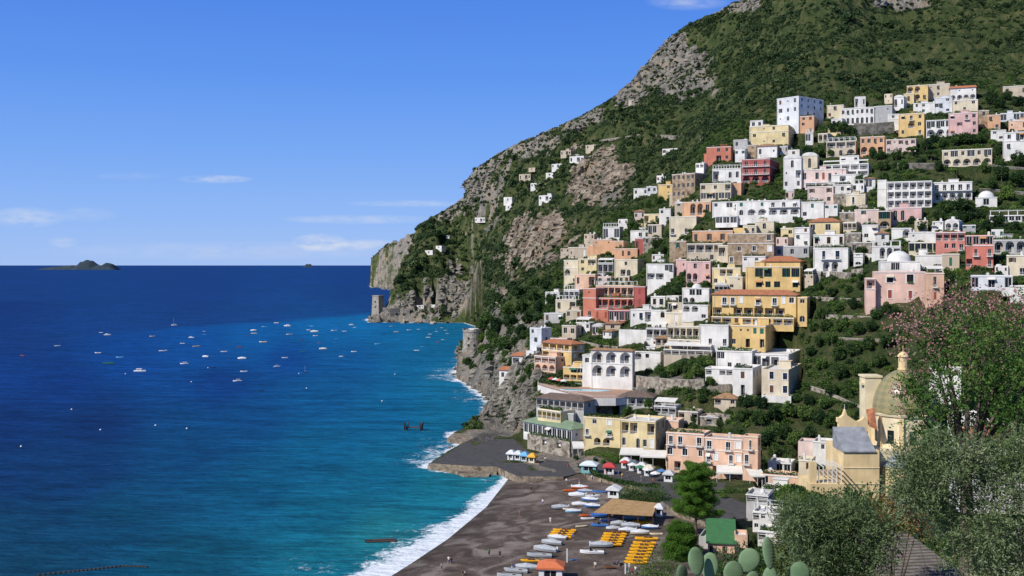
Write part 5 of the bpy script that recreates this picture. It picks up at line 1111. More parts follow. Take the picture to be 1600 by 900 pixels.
P1, S1 = below_crest(P1, S1, .8, 0); scatter('hillside_scrub', 'dense dark green scrub and woods covering the mountainside', 'scrub', SCR, P1, S1)
cond = vis & (DD >= 640) & (DD < 1750) & ((rock >= .3) | (slope > 1.8)) & (slope < 14)
P2, S2 = pick(11500, cond, .9, 2.6); P2, S2 = below_crest(P2, S2, 1.2, 0); scatter('cliff_scrub', 'small bushes clinging to the bare rock faces', 'scrub', SCR, P2, S2*np.clip(P2[:, 1]/1000, .8, 1.5))
cond = vis & (DD > 370) & (DD < 700) & (UU < 900) & (cd > 6) & ~((UU < 905) & (vv > 668)) & (slope < 3.5)
P6, S6 = pick(3600, cond, .6, 2.2, dens=np.clip(fbm(XX/20, YY/20, 3, 401)+.25, .02, 1)+0*DD); scatter('cliff_foot_scrub', 'green bushes growing on the rocks above the coves', 'scrub', SCR, P6, S6)
cond = vis & (DD > 1750) & (DD < 3600) & (slope < 12)
P3, S3 = pick(8500, cond, 4, 10, dens=np.clip(fbm(XX/120, YY/200, 4, 460)+.35, .04, 1)); P3, S3 = below_crest(P3, S3, .8, 0); scatter('headland_scrub', 'low scrub on the distant headland', 'scrub', SCR, P3, S3)
inbz = inb | (cd < 4) | ((UU > 655) & (UU < 925) & (vv > 672) & (DD < 400)) | ((UU > 800) & (UU < 960) & (vv > 700) & (DD < 350))
cond = vis & (DD > 215) & (DD <= 640) & (rock < .5) & ~inbz & (slope < 2.2) & ~((UU > 820) & (UU < 1180) & (vv > 690))
SC2 = [scrub_mesh(s_, F_mid) for s_ in (11, 12)]+[scrub_mesh(s_, F_dark) for s_ in (13, 14)]+[scrub_mesh(s_, F_light) for s_ in (15, 16)]
P4, S4 = pick(15000, cond, .7, 2.3, dens=DD*np.clip(.7+noise_r, .1, 1.5)); scatter('terrace_garden_shrubs', 'mixed green shrubs filling the terraced gardens between the houses', 'shrubs', SC2, P4, S4)

# ---------------------------------------------------------------- crags: jagged blocks standing out of the bare rock
def rock_mat(name, c1, c2, c3):
    m, n, l, b = newmat(name); b.inputs['Roughness'].default_value = .95; b.inputs['Specular IOR Level'].default_value = .08
    g = n.new('ShaderNodeNewGeometry'); x = n.new('ShaderNodeTexNoise'); x.inputs['Scale'].default_value = .16; x.inputs['Detail'].default_value = 9; x.inputs['Roughness'].default_value = .75; l.new(g.outputs['Position'], x.inputs['Vector'])
    r = n.new('ShaderNodeValToRGB'); r.color_ramp.elements[0].position = .35; r.color_ramp.elements[0].color = (*c1, 1); r.color_ramp.elements[1].position = .68; r.color_ramp.elements[1].color = (*c3, 1); e = r.color_ramp.elements.new(.5); e.color = (*c2, 1)
    l.new(x.outputs[0], r.inputs[0]); l.new(r.outputs[0], b.inputs['Base Color']); bp = n.new('ShaderNodeBump'); bp.inputs['Strength'].default_value = 1; bp.inputs['Distance'].default_value = 1.2; l.new(x.outputs[0], bp.inputs['Height']); l.new(bp.outputs[0], b.inputs['Normal']); return m
R_grey = rock_mat('grey_limestone', (.06, .054, .045), (.20, .182, .15), (.38, .35, .29)); R_rust = rock_mat('rusty_limestone', (.08, .066, .05), (.255, .205, .15), (.42, .36, .28))
def crag_mesh(seed, mat, tall=1.25):
    g = np.random.default_rng(seed); n, m = 9, 7; mb = MB(); col = 1+.34*g.normal(size=n)
    for j in range(m+1):
        for i in range(n):
            t_ = j/m; r = (1-.62*t_**1.6)*max(.35, col[i])*(1+.16*g.normal()); r = 0.02 if j == m else r; a = 2*pi*(i+.25*g.normal())/n
            mb.v.append((r*cos(a), r*sin(a), (t_*1.5-.6)*tall+.08*g.normal()))
    for j in range(m):
        for i in range(n): i2 = (i+1) % n; mb.f.append((j*n+i, j*n+i2, (j+1)*n+i2, (j+1)*n+i)); mb.m.append(0)
    return mb.mesh('crag', mat)
CG = [crag_mesh(s_, R_grey) for s_ in (1, 2, 3, 4)]; CRu = [crag_mesh(s_, R_rust) for s_ in (5, 6, 7)]
cond = vis & (DD > 378) & (DD < 760) & (cd < 26) & (shore > .1) & (slope < 5) & ~((UU < 905) & (vv > 668))
P7, S7 = pick(850, cond, 1.0, 2.9, sunk=.45, dens=np.clip(fbm(XX/14, YY/14, 3, 420)+.35, .03, 1)+0*DD); scatter('shore_crags', 'jagged grey rocks forming the cliffs above the coves', 'rocks', CG, P7, S7*np.exp(RNG.normal(size=len(S7))*.2))
cond = vis & (DD > 760) & (DD < 1800) & (rock > .45) & (rust < .35) & (slope < 4)
P8, S8 = pick(1250, cond, 2.4, 6.0, sunk=.55, dens=np.clip(fbm(XX/60, YY/60, 4, 430)+.2, .01, 1)*DD); P8, S8 = below_crest(P8, S8, 1.1, 1); scatter('mountain_crags', 'grey limestone crags breaking through the mountainside', 'rocks', CG, P8, S8)
cond = vis & (DD > 650) & (DD < 1500) & (rock > .4) & (rust >= .35) & (slope < 4)
P9, S9 = pick(420, cond, 2.5, 6.0, sunk=.6, dens=np.clip(fbm(XX/50, YY/50, 4, 440)+.3, .02, 1)+0*DD); scatter('rusty_crags', 'orange stained limestone ledges above the town edge', 'rocks', CRu, P9, S9)
cond = vis & (DD > 2000) & (DD < 3500) & (slope < 4)
P10, S10 = pick(150, cond, 7, 15, sunk=.55); P10, S10 = below_crest(P10, S10, 1.2, 1); scatter('headland_crags', 'pale crags on the far headland', 'rocks', CG, P10, S10)
# ---------------------------------------------------------------- walls, quay, towers, pool
def pz(u, v, z): D = (HC-z)*F/(v-HZ); return ((u-800)/F*D, D)
def wall_strip(pts, hgt, label, mat=None, name='retaining_wall', th=.6, cat='wall', down=3.0, tilt=0, group=None):
    P_ = []
    for (u, v) in pts:
        D = cast(u, v)
        if D: P_.append(Vector(((u-800)/F*D, D, HC-(v-HZ)/F*D)))
    mb = MB(); c = MB()
    for a, b in zip(P_[:-1], P_[1:]):
        d = (b-a).to_2d().normalized(); n = Vector((-d.y, d.x))*th
        if n.y < 0: n = -n
        q = [(a.x, a.y), (b.x, b.y), (b.x+n.x, b.y+n.y), (a.x+n.x, a.y+n.y)]; za, zb = a.z, b.z
        for (m_, l0, l1, g) in ((mb, -down, hgt, 0), (c, hgt+.004, hgt+.16, .06)):
            lo = [(q[0][0], q[0][1]-g, za+l0), (q[1][0], q[1][1]-g, zb+l0), (q[2][0], q[2][1]+g, zb+l0), (q[3][0], q[3][1]+g, za+l0)]; hi = [(x, y, z-l0+l1) for x, y, z in lo]
            m_.poly([lo[0], lo[1], hi[1], hi[0]]); m_.poly([lo[1], lo[2], hi[2], hi[1]]); m_.poly([lo[2], lo[3], hi[3], hi[2]]); m_.poly([lo[3], lo[0], hi[0], hi[3]]); m_.poly(hi); m_.poly(lo[::-1])
    t = empty(name, tuple(P_[0]), 0, label, cat, group)
    for m_, nm, mt in ((mb, 'stonework', mat or M_stone), (c, 'coping', M_roofw if mat is M_roofw and name != 'road_wall' else M_cop)):
        m_.v = [(x-P_[0].x, y-P_[0].y, z-P_[0].z) for x, y, z in m_.v]; m_.build(nm, mt, t)
    return t
wall_strip([(986,604),(1010,608),(1040,611),(1075,613),(1100,612)], 4.2, 'long rough stone wall under the green terrace right of the villa')
wall_strip([(1036,562),(1070,563),(1108,561)], 1.8, 'brownish stone wall carrying the covered restaurant terrace')
wall_strip([(1334,213),(1352,214),(1372,213),(1397,211)], 7, 'tall dark stone retaining wall below the white crest hotel', M_dstone)
wall_strip([(1402,266),(1430,266),(1470,266)], 3.2, 'grey garden wall among trees left of the cream arcaded villa', M_dstone)
wall_strip([(1330,432),(1348,430)], 2.5, 'short stone wall in the scrub left of the pink mansion')
wall_strip([(1285,434),(1310,436),(1330,438)], 2.6, 'dry terrace wall right under the blue door villa')
wall_strip([(1270,470),(1300,472),(1345,474)], 1.5, 'low garden terrace wall left of the pink mansion base')
wall_strip([(1290,498),(1330,500),(1370,502)], 1.4, 'mossy terrace wall below the pink mansion')
wall_strip([(1310,535),(1345,537),(1385,538)], 1.6, 'pinkish terrace wall half way down the dark gully')
wall_strip([(1265,610),(1290,618),(1320,632),(1345,642)], 1.4, 'sloping stair wall descending the gully towards the church')
wall_strip([(1085,650),(1110,655),(1140,660)], 2.2, 'rough garden wall over the peach beachfront hotel')
wall_strip([(905,538),(935,545),(965,548)], 1.5, 'grey garden wall above the large white villa')
wall_strip([(995,213),(1030,214),(1060,216),(1100,217),(1135,216)], 1.6, 'pale mountain road wall crossing the slope left of town', M_stone, name='road_wall', down=1.5)
wall_strip([(870,246),(905,232),(940,222),(985,216)], 2.0, 'thin pale road wall climbing past the far villas', M_stone, name='road_wall', down=1.5)
wall_strip([(812,660),(822,672),(835,690),(842,700)], 1.3, 'steep stair wall on the rocks left of the green roofed pavilion')
wall_strip([(812,622),(800,640),(796,655)], 1.2, 'cliff path wall above the little coves', M_stone)
wall_strip([(598,496),(610,497),(625,497),(640,498)], 11, 'arched stone sea wall beside the square watch tower', M_stone, th=3)
wall_strip([(1280,330),(1310,333)], 1.5, 'short white garden wall right of the long white hotel', M_roofw)
wall_strip([(1380,398),(1362,404),(1350,402)], 1.5, 'curving garden wall under the white arched house', M_roofw)
wall_strip([(1545,262),(1575,266),(1604,268)], 1.6, 'field terrace wall near the right edge under the white house', M_dstone)
wall_strip([(1530,300),(1560,302),(1604,306)], 1.5, 'second field terrace wall near the right edge', M_dstone)

# quay and promenade
QZ = 2.1
M_asph = flat('dark_quay_paving', (.075, .07, .066), .9, var=.3, vs_=.6); M_quay = stonework('quay_stone', (.13, .10, .075), (.34, .28, .20), .8)
def slab(pts, z, z0, name, label, mt, ms, cat='quay'):
    P_ = [pz(u, v, z) for u, v in pts]; mb = MB(); n = len(P_)
    ar = sum(P_[i][0]*P_[(i+1) % n][1]-P_[(i+1) % n][0]*P_[i][1] for i in range(n))
    if ar < 0: P_ = P_[::-1]
    for i in range(n):
        j = (i+1) % n; mb.poly([(*P_[i], z0), (*P_[j], z0), (*P_[j], z), (*P_[i], z)], 1)
    mb.poly([(*p, z) for p in P_], 0); o = mb.build(name, [mt, ms]); return tag(o, label, cat, kind='structure')
slab([(674,724),(702,707),(728,690),(760,684),(800,684),(826,706),(845,718),(905,722),(918,736),(880,745),(808,744),(775,729),(735,728)], QZ, -3, 'quay', 'dark paved quay with pale stone edge', M_asph, M_quay)
slab([(668,728),(674,722),(735,727),(780,730),(776,738),(715,737)], .9, -3, 'lower_quay', 'low tan stone ledge along the quay', M_quay, M_quay)
slab([(712,738),(738,734),(768,736),(764,743),(725,743)], .55, -3, 'rock_shelf', 'flat reddish rock shelf at the waterline', M_quay, M_quay)
slab([(698,686),(706,678),(752,676),(776,680),(770,686),(728,690)], 1.3, -3, 'upper_quay', 'small reddish landing beyond the quay', M_quay, M_quay)
slab([(905,722),(960,722),(1040,742),(1110,752),(1190,762),(1196,800),(1120,822),(1060,800),(1000,762),(918,742)], 3.5, 0, 'promenade', 'dark paved promenade behind the beach', M_asph, M_quay)
def boulder_mesh(seed):
    g = np.random.default_rng(seed); mb = MB(); n, m = 10, 7
    for j in range(m+1):
        for i in range(n):
            th = pi*j/m; ph = 2*pi*i/n; r = 1+.28*g.normal()*(0 < j < m); mb.v.append((r*sin(th)*cos(ph), r*sin(th)*sin(ph), r*.75*cos(th)))
    for j in range(m):
        for i in range(n): i2 = (i+1) % n; mb.f.append((j*n+i, (j+1)*n+i, (j+1)*n+i2, j*n+i2)); mb.m.append(0)
    return mb.mesh('boulder', stonework('boulder_rock', (.07, .06, .05), (.36, .32, .26), .25))
BM = [boulder_mesh(i) for i in range(4)]; RB = random.Random(9)
wc = {}
spots = [(u, v) for (u, v) in ((712,586),(716,592),(724,597),(733,603),(742,608),(750,614),(758,619),(764,626),(768,634),(767,643),(762,650),(756,657),(750,663),(742,668),(735,672),(768,652),(772,660),(778,668),(716,578),(722,572),(700,700),(706,712),(690,718),(681,724),
         (740,676),(577,503),(590,504),(610,504),(632,505),(655,505),(676,506),(700,505),(582,450),(600,452),(640,458))]
for i, (u, v) in enumerate(spots):
    x, y = sea_pt(u, v); s_ = RB.uniform(1.5, 3.4)*(1.6 if v < 520 else 1)*(.45 if 695 < v < 730 else 1)
    o = link('boulder', BM[i % 4], None, (x+RB.uniform(0, 1), y+1.5, .2), RB.uniform(0, 6)); o.scale = (s_*RB.uniform(.9, 1.5), s_, s_*RB.uniform(.6, 1.1))
    where = 'cove below the round tower' if 560 < v < 630 else 'shore left of the quay cliffs' if v < 690 and v > 560 else 'outer edge of the quay' if v > 560 else 'foot of the far headland' if v < 470 else 'foot of the square tower headland'
    wc[where] = wc.get(where, 0)+1; ORW = ['first','second','third','fourth','fifth','sixth','seventh','eighth','ninth','tenth','eleventh','twelfth','thirteenth']; tag(o, f'rugged grey boulder, {ORW[wc[where]-1]} in line at the {where}', 'boulder', 'boulders along the waterline')
# rock needles under the far corner of the quay cliffs
# round tower
D = 640; c = at(737.5, 545, D)
t = empty('round_tower', (c.x, c.y+5.5, 13), 0, 'round grey stone watch tower standing on the cliff over the sea', 'tower')
m_ = MB(); m_.lathe([(6.2, -6), (5.9, 2), (5.85, 2.3), (6.0, 2.4), (6.0, 2.8), (5.7, 2.9), (5.5, 12.2), (5.75, 12.5), (5.75, 13.6), (5.2, 13.6), (5.2, 12.9), (0, 12.9)], n=28)
for i in range(14):
    if i % 2: m_.lathe([(5.2, 13.6), (5.75, 13.6), (5.75, 14.3), (5.2, 14.3), (5.2, 13.6)], n=2, a0=2*pi*i/14, a1=2*pi*(i+.9)/14)
m_.build('wall', stonework('tower_stone', (.2, .18, .15), (.42, .38, .32), 1.0), t)
for (a_, z) in ((-1.95, 8.2), (-1.95, 4.2), (-1.35, 4.2)):
    MB().box(-.55, .55, -.25, .15, 0, 1.2).build('window', M_dark, t, (5.62*cos(a_), 5.62*sin(a_), z), a_+pi/2)
link('roof', MB().lathe([(3.2, 0), (3.2, 1.3), (2.6, 1.5), (0, 1.6)], n=16).mesh('roof', M_roofw), t, (.8, .5, 12.9))
# square tower
c = at(580, 490, 1262); t = empty('square_tower', (c.x, c.y, c.z-1), radians(-35), 'square tapering stone watch tower on the tip of the headland', 'tower')
m_ = MB(); hw = 11.5; V8 = [(0, 0, -9), (hw, 0, -9), (hw, hw, -9), (0, hw, -9), (1, 1, 21), (hw-1, 1, 21), (hw-1, hw-1, 21), (1, hw-1, 21)]
for q in ((0,3,2,1),(4,5,6,7),(0,1,5,4),(1,2,6,5),(2,3,7,6),(3,0,4,7)): m_.poly([V8[i] for i in q])
m_.box(.6, hw-.6, .6, hw-.6, 21.01, 22.2); m_.build('wall', stonework('tower_stone', (.2, .18, .15), (.42, .38, .32), 1.0), t)
for z in (8, 14): MB().box(-.7, .7, -.3, .3, 0, 1.8).build('window', M_dark, t, (hw/2, .55, z))
MB().box(-.7, .7, -.3, .3, 0, 1.8).build('window', M_dark, t, (.55, hw/2, 11), pi/2)
# pool terrace
PZ = 19.5
M_pool = flat('pool_water', (.10, .55, .66), .15, spec=.3); M_tcot = flat('terracotta_paving', (.42, .26, .18), .8, var=.2)
tt = [(842,596),(872,600),(905,603),(960,606),(1000,611),(1000,618),(962,622),(925,622),(888,615),(858,607),(840,601)]
P_ = [pz(u, v, PZ) for u, v in tt]; t = empty('pool_terrace', (*P_[0], PZ), 0, 'curved white walled terrace holding a turquoise swimming pool', 'terrace'); mb = MB(); m2 = MB()
P_ = [(x-P_[0][0], y-P_[0][1]) for x, y in P_]; n = len(P_)
if sum(P_[i][0]*P_[(i+1) % n][1]-P_[(i+1) % n][0]*P_[i][1] for i in range(n)) < 0: P_ = P_[::-1]
mb.prism(P_, -2.6, 0); mb.m[n] = 1; mb.build('wall', [plaster(W), M_tcot], t); mb = MB(); mb.prism([(x*.96+.6, y*.9+1.2) for x, y in P_], -8, -2.6); mb.build('stone_base', M_stone, t)
for i in range(n):
    a, b = P_[i], P_[(i+1) % n]; m2.tube((*a, .9), (*b, .9), .05, n=4); m2.tube((*a, .5), (*b, .5), .03, n=4)
    for k in range(6): q = (a[0]+(b[0]-a[0])*k/6, a[1]+(b[1]-a[1])*k/6); m2.tube((*q, 0), (*q, .92), .03, n=4)
m2.build('railing', M_rail, t)
x, y = pz(914, 609.5, PZ+.2); t = empty('swimming_pool', (x, y, PZ), radians(-14), 'bright turquoise swimming pool on the terrace before the large white villa', 'pool')
el_ = [(8.6*cos(a)*(1+.12*sin(3*a)), 2.6*sin(a)*(1+.2*cos(2*a))) for a in [2*pi*i/28 for i in range(28)]]
mb = MB(); mb.prism([(x*1.05, y*1.14) for x, y in el_], .004, .2); mb.build('rim', M_roofw, t); mb = MB(); mb.prism(el_, .206, .25); mb.build('water', M_pool, t)
def lounger_mesh(m): return MB().box(-.3, .3, -.95, .35, .28, .42).box(-.3, .3, .35, .95, .35, .75).box(-.28, -.22, -.9, .9, 0, .28).box(.22, .28, -.9, .9, 0, .28).mesh('sun_lounger', m)
lm = lounger_mesh(M_blue)
for i in range(7):
    x, y = pz(927+i*4.2, 604.2+i*.35, PZ); tag(link('sun_lounger', lm, None, (x, y, PZ+.01), .3), f'blue sun lounger by the pool, {["first","second","third","fourth","fifth","sixth","last"][i]} from the left', 'sun lounger', 'blue sun loungers by the pool')
# parasols and awnings
def parasol(u, v, z, col, label, r=1.5, hh=2.5, sq=False, group='parasols'):
    x, y = pz(u, v, z); t = empty('parasol', (x, y, z), RB.uniform(0, 1), label, 'parasol', group); n = 4 if sq else 8
    MB().tube((0, 0, 0), (0, 0, hh), .04).build('pole', M_iron, t); m_ = MB(); m_.lathe([(r, hh-.35), (r, hh-.15), (.0, hh+.45)], n=n); m_.lathe([(r*.98, hh-.33), (0, hh+.3)], n=n); m_.build('canopy', flat('canopy_%d' % int(sum(col)*1000), col, .8), t)
for i, (u, v, col, cn) in enumerate([(988,738,(.72,.70,.66),'white'),(1000,742,(.05,.2,.1),'dark green'),(1012,746,(.72,.7,.66),'cream'),(976,734,(.5,.06,.05),'red'),(1024,752,(.72,.7,.66),'off white'),(1066,760,(.05,.2,.1),'bottle green'),(1178,778,(.7,.65,.5),'sand coloured'),(1034,748,(.1,.2,.4),'blue')]):
    parasol(u, v, 3.5, col, f'{cn} parasol on the promenade restaurants, {["leftmost of the white ones","by the terrace","in the middle","nearest the red roofed hut","near the hedge","beside the peach hotel","right of the peach hotel","behind the white ones"][i]}')
for i, (u, v) in enumerate(((862,601),(868,602),(874,603.5),(881,604.5))): parasol(u, v, PZ, [(.55, .1, .1), (.7, .68, .62), (.6, .2, .15), (.7, .68, .62)][i], f'{["dark red","white","rust red","off white"][i]} parasol left of the swimming pool', 1.4, group='parasols left of the pool')
def canopy(u0, u1, vt, vb, z, label, mat=None, hh=2.6, depth=6, yaw=0):
    x0, y0 = pz(u0, vb, z); x1, _ = pz(u1, vb, z); Wd = x1-x0; t = empty('awning', (x0, y0, z), radians(-yaw), label, 'awning'); m_ = MB()
    m_.poly([(0, 0, hh), (Wd, 0, hh), (Wd, depth, hh+1.0), (0, depth, hh+1.0)]); m_.poly([(0, 0, hh-.08), (0, depth, hh+.92), (Wd, depth, hh+.92), (Wd, 0, hh-.08)]); m_.poly([(0, -.01, hh-.4), (Wd, -.01, hh-.4), (Wd, -.01, hh), (0, -.01, hh)]); m_.build('canopy', mat or M_canvas, t)
    p = MB(); n = max(2, int(Wd/4))
    for i in range(n+1):
        for y in (.2, depth-.2): p.box(Wd*i/n-.05, Wd*i/n+.05, y-.05, y+.05, -.2, hh+.1+y*.12)
    p.build('posts', M_rail, t)
canopy(968, 1004, 704, 722, 4, 'white canvas awning below the pale yellow beachfront house', yaw=10)
canopy(1000, 1040, 708, 726, 4, 'cream canvas awning right below the pale yellow terraces', yaw=10)
canopy(1120, 1160, 736, 752, 3.6, 'pale striped awning at the foot of the peach hotel', yaw=10)
canopy(1172, 1196, 745, 758, 4, 'small white awning beside the peach hotel end wing')
canopy(895, 913, 700, 712, 4, 'short white awning beside the stone base of the pavilion')

# ---------------------------------------------------------------- church
CY = (.80, .61, .33); CC = (.80, .68, .45); M_cy = plaster(CY, .18); M_cc = plaster(CC, .2); M_lead = flat('weathered_lead', (.28, .29, .31), .7, var=.3, vs_=.5)
CD = 286; base = at(1390, 790, CD); CH = empty('church', (base.x, base.y, 4), 0, 'yellow church with large majolica dome behind the pink flowering tree', 'church')
def cx_(u, D): return (u-800)/F*D-base.x
def cz_(v, D): return HC-(v-HZ)/F*D-4
def cblock(name, u0, u1, vt, vb, D, dp, mat, par=CH, m_=None):
    return MB().box(cx_(u0, D), cx_(u1, D), D-base.y, D-base.y+dp, cz_(vb, D), cz_(vt, D)).build(name, mat, par)
nv = cblock('nave', 1318, 1374, 704, 800, 282, 16, M_cy)
for v in (731, 756): MB().box(cx_(1317.6, 282), cx_(1374.4, 282), 282-base.y-.15, 282-base.y-.004, cz_(v+.6, 282), cz_(v-.6, 282)).build('string_course', M_cc, CH)
m_ = MB(); a, b = cx_(1317, 282), cx_(1368, 282); y0 = 282-base.y; z0 = cz_(705, 282)
m_.poly([(a, y0-.4, z0+.02), (b, y0-.4, z0+.02), (b, y0+9, z0+5.0), (a, y0+9, z0+5.0)]); m_.poly([(a, y0-.4, z0-.25), (a, y0+9, z0-.25), (a, y0+9, z0+5.0), (a, y0-.4, z0+.02)]); m_.poly([(b, y0-.4, z0-.25), (b, y0-.4, z0+.02), (b, y0+9, z0+5), (b, y0+9, z0-.25)]); m_.poly([(a, y0-.4, z0-.25), (b, y0-.4, z0-.25), (b, y0-.4, z0+.02), (a, y0-.4, z0+.02)])
m_.build('roof', M_lead, CH)
# curved bell gable with a spike
D = 292; pts = [(1311, 720), (1356, 720), (1356, 655), (1351, 651), (1347, 656), (1341, 659), (1335, 657), (1329, 652), (1324, 649), (1321, 640), (1318, 649), (1313, 653), (1309, 653), (1309, 660), (1311, 662)]
m_ = MB(); P_ = [(cx_(u, D), cz_(v, D)) for u, v in pts]; n = len(P_); m_.poly([(x, D-base.y, z) for x, z in P_]); m_.poly([(x, D-base.y+1.6, z) for x, z in P_[::-1]])
for i in range(n): j = (i+1) % n; m_.poly([(P_[i][0], D-base.y, P_[i][1]), (P_[i][0], D-base.y+1.6, P_[i][1]), (P_[j][0], D-base.y+1.6, P_[j][1]), (P_[j][0], D-base.y, P_[j][1])])
g_ = m_.build('gable', M_cy, CH); MB().tube((cx_(1321, D), D-base.y+.8, cz_(643, D)), (cx_(1321, D), D-base.y+.8, cz_(632, D)), .12, .04).build('finial', M_wht, g_)
MB().box(cx_(1338, D), cx_(1346, D), D-base.y-.08, D-base.y-.004, cz_(681, D), cz_(678, D)).build('vent', M_dark, CH)
m_ = MB(); D = 303; x0, x1 = cx_(1352, D), cx_(1377, D); m_.box(x0, x1, D-base.y, D-base.y+5, cz_(800, D), cz_(590, D)); m_.box(x0-.3, x1+.3, D-base.y-.3, D-base.y+5.3, cz_(590, D)+.004, cz_(587, D)); m_.box(x0-.9, x0-.004, D-base.y+.5, D-base.y+2.5, cz_(602, D), cz_(598, D)); m_.build('tower', M_cc, CH)
D = 294; m_ = MB(); xa, xb = cx_(1353, D), cx_(1366, D); m_.poly([(xa, D-base.y-2.5, cz_(662, D)), (xb, D-base.y-2.5, cz_(668, D)), (xb, D-base.y-.02, cz_(637, D)), (xa, D-base.y-.02, cz_(640, D))]); m_.poly([(xa, D-base.y-2.5, cz_(662, D)-.3), (xa, D-base.y-.02, cz_(640, D)-3), (xb, D-base.y-.02, cz_(637, D)-3), (xb, D-base.y-2.5, cz_(668, D)-.3)]); m_.poly([(xa, D-base.y-2.5, cz_(662, D)-.3), (xb, D-base.y-2.5, cz_(668, D)-.3), (xb, D-base.y-2.5, cz_(668, D)), (xa, D-base.y-2.5, cz_(662, D))]); m_.poly([(xb, D-base.y-2.5, cz_(668, D)-.3), (xb, D-base.y-.02, cz_(637, D)-3), (xb, D-base.y-.02, cz_(637, D)), (xb, D-base.y-2.5, cz_(668, D))]); m_.build('tiled_hood', M_tile, CH)
def majolica():
    m, n, l, b = newmat('majolica_tiles'); b.inputs['Roughness'].default_value = .3
    g = n.new('ShaderNodeTexCoord'); sp_ = n.new('ShaderNodeSeparateXYZ'); l.new(g.outputs['Object'], sp_.inputs[0])
    at2 = n.new('ShaderNodeMath'); at2.operation = 'ARCTAN2'; l.new(sp_.outputs[1], at2.inputs[0]); l.new(sp_.outputs[0], at2.inputs[1])
    cbx = n.new('ShaderNodeCombineXYZ'); q = n.new('ShaderNodeMath'); q.operation = 'MULTIPLY'; q.inputs[1].default_value = 12/pi; l.new(at2.outputs[0], q.inputs[0]); l.new(q.outputs[0], cbx.inputs[0])
    z = n.new('ShaderNodeMath'); z.operation = 'MULTIPLY'; z.inputs[1].default_value = .9; l.new(sp_.outputs[2], z.inputs[0]); l.new(z.outputs[0], cbx.inputs[1])
    mp = n.new('ShaderNodeMapping'); mp.inputs['Rotation'].default_value = (0, 0, pi/4); l.new(cbx.outputs[0], mp.inputs[0])
    ck = n.new('ShaderNodeTexChecker'); ck.inputs['Scale'].default_value = .9; ck.inputs[1].default_value = (.28, .24, .11, 1); ck.inputs[2].default_value = (.12, .16, .07, 1); l.new(mp.outputs[0], ck.inputs[0])
    x = n.new('ShaderNodeTexNoise'); x.inputs['Scale'].default_value = 3; l.new(g.outputs['Object'], x.inputs['Vector']); mxx = n.new('ShaderNodeMix'); mxx.data_type = 'RGBA'; l.new(x.outputs[0], mxx.inputs[0]); l.new(ck.outputs[0], mxx.inputs[6]); mxx.inputs[7].default_value = (.34, .27, .13, 1); l.new(mxx.outputs[2], b.inputs['Base Color']); return m
D = 299; R_ = 46/F*D; cxx = cx_(1411, D); zb = cz_(643, D)
dm = MB(); dm.sm = True; Hh = 66/F*D; dm.lathe([(R_*cos(a), Hh*sin(a)) for a in [i*pi/2/12 for i in range(12)]]+[(R_*.12, Hh)], n=32); dome = dm.build('dome', majolica(), CH, (cxx, D-base.y, zb))
ln = MB(); ln.lathe([(1.5, 0), (1.5, .3), (1.25, .35), (1.25, 3.4), (1.6, 3.6), (1.5, 3.9), (.9, 4.6), (0, 5.1)], n=12); ln.tube((0, 0, 5), (0, 0, 6.6), .08); lo_ = ln.build('lantern', M_cy, dome, (0, 0, Hh-.1))
MB().lathe([(R_*.98, -13), (R_*.98, -.9), (R_*1.04, -.7), (R_*1.06, -.15), (R_*1.02, -.004)], n=8).build('drum', M_cc, CH, (cxx, D-base.y, zb), pi/8)
for k in range(8):
    a = pi/8+k*pi/4+pi/8+pi; r = R_*.98*cos(pi/8); MB().box(-.9, .9, -.12, .2, 0, 3.6).build('window', M_glass, CH, (cxx+r*cos(a), D-base.y+r*sin(a), zb-8), a+pi/2)
    a2 = pi/8+k*pi/4; MB().box(-.6, .6, -.35, .25, -12.5, -.9).build('pilaster', M_cy, CH, (cxx+R_*.98*cos(a2), D-base.y+R_*.98*sin(a2), zb), a2+pi/2)
cblock('transept', 1374, 1440, 704, 800, 290, 14, M_cc); cblock('side_chapel', 1430, 1462, 683, 800, 296, 10, M_cc)
m_ = MB(); D = 284; m_.lathe([(3.9, 0), (3.3, .5), (1.6, 1.8), (.25, 3.1), (0, 3.4)], n=16); m_.build('apse_roof', M_lead, CH, (cx_(1402, D), D-base.y+1, cz_(728, D))); MB().lathe([(3.5, -14), (3.5, -.2), (3.75, 0)], n=16).build('apse', M_cy, CH, (cx_(1402, D), D-base.y+1, cz_(728, D)))
cblock('terrace_wall', 1266, 1319, 756, 800, 276, 12, M_cy); cblock('pier', 1266, 1276, 722, 756, 276.5, 1.6, M_cy)
m_ = MB()
for i in range(6): m_.box(cx_(1279+i*7, 277), cx_(1280.4+i*7, 277), 277-base.y, 277-base.y+9, cz_(730, 277), cz_(728.6, 277)); m_.box(cx_(1279+i*7, 277), cx_(1280.4+i*7, 277), 277-base.y, 277-base.y+.25, cz_(756, 277), cz_(730, 277))
m_.build('pergola', M_rail, CH); cblock('terrace_back_wall', 1277, 1318, 734, 756, 286, .5, plaster(BE))

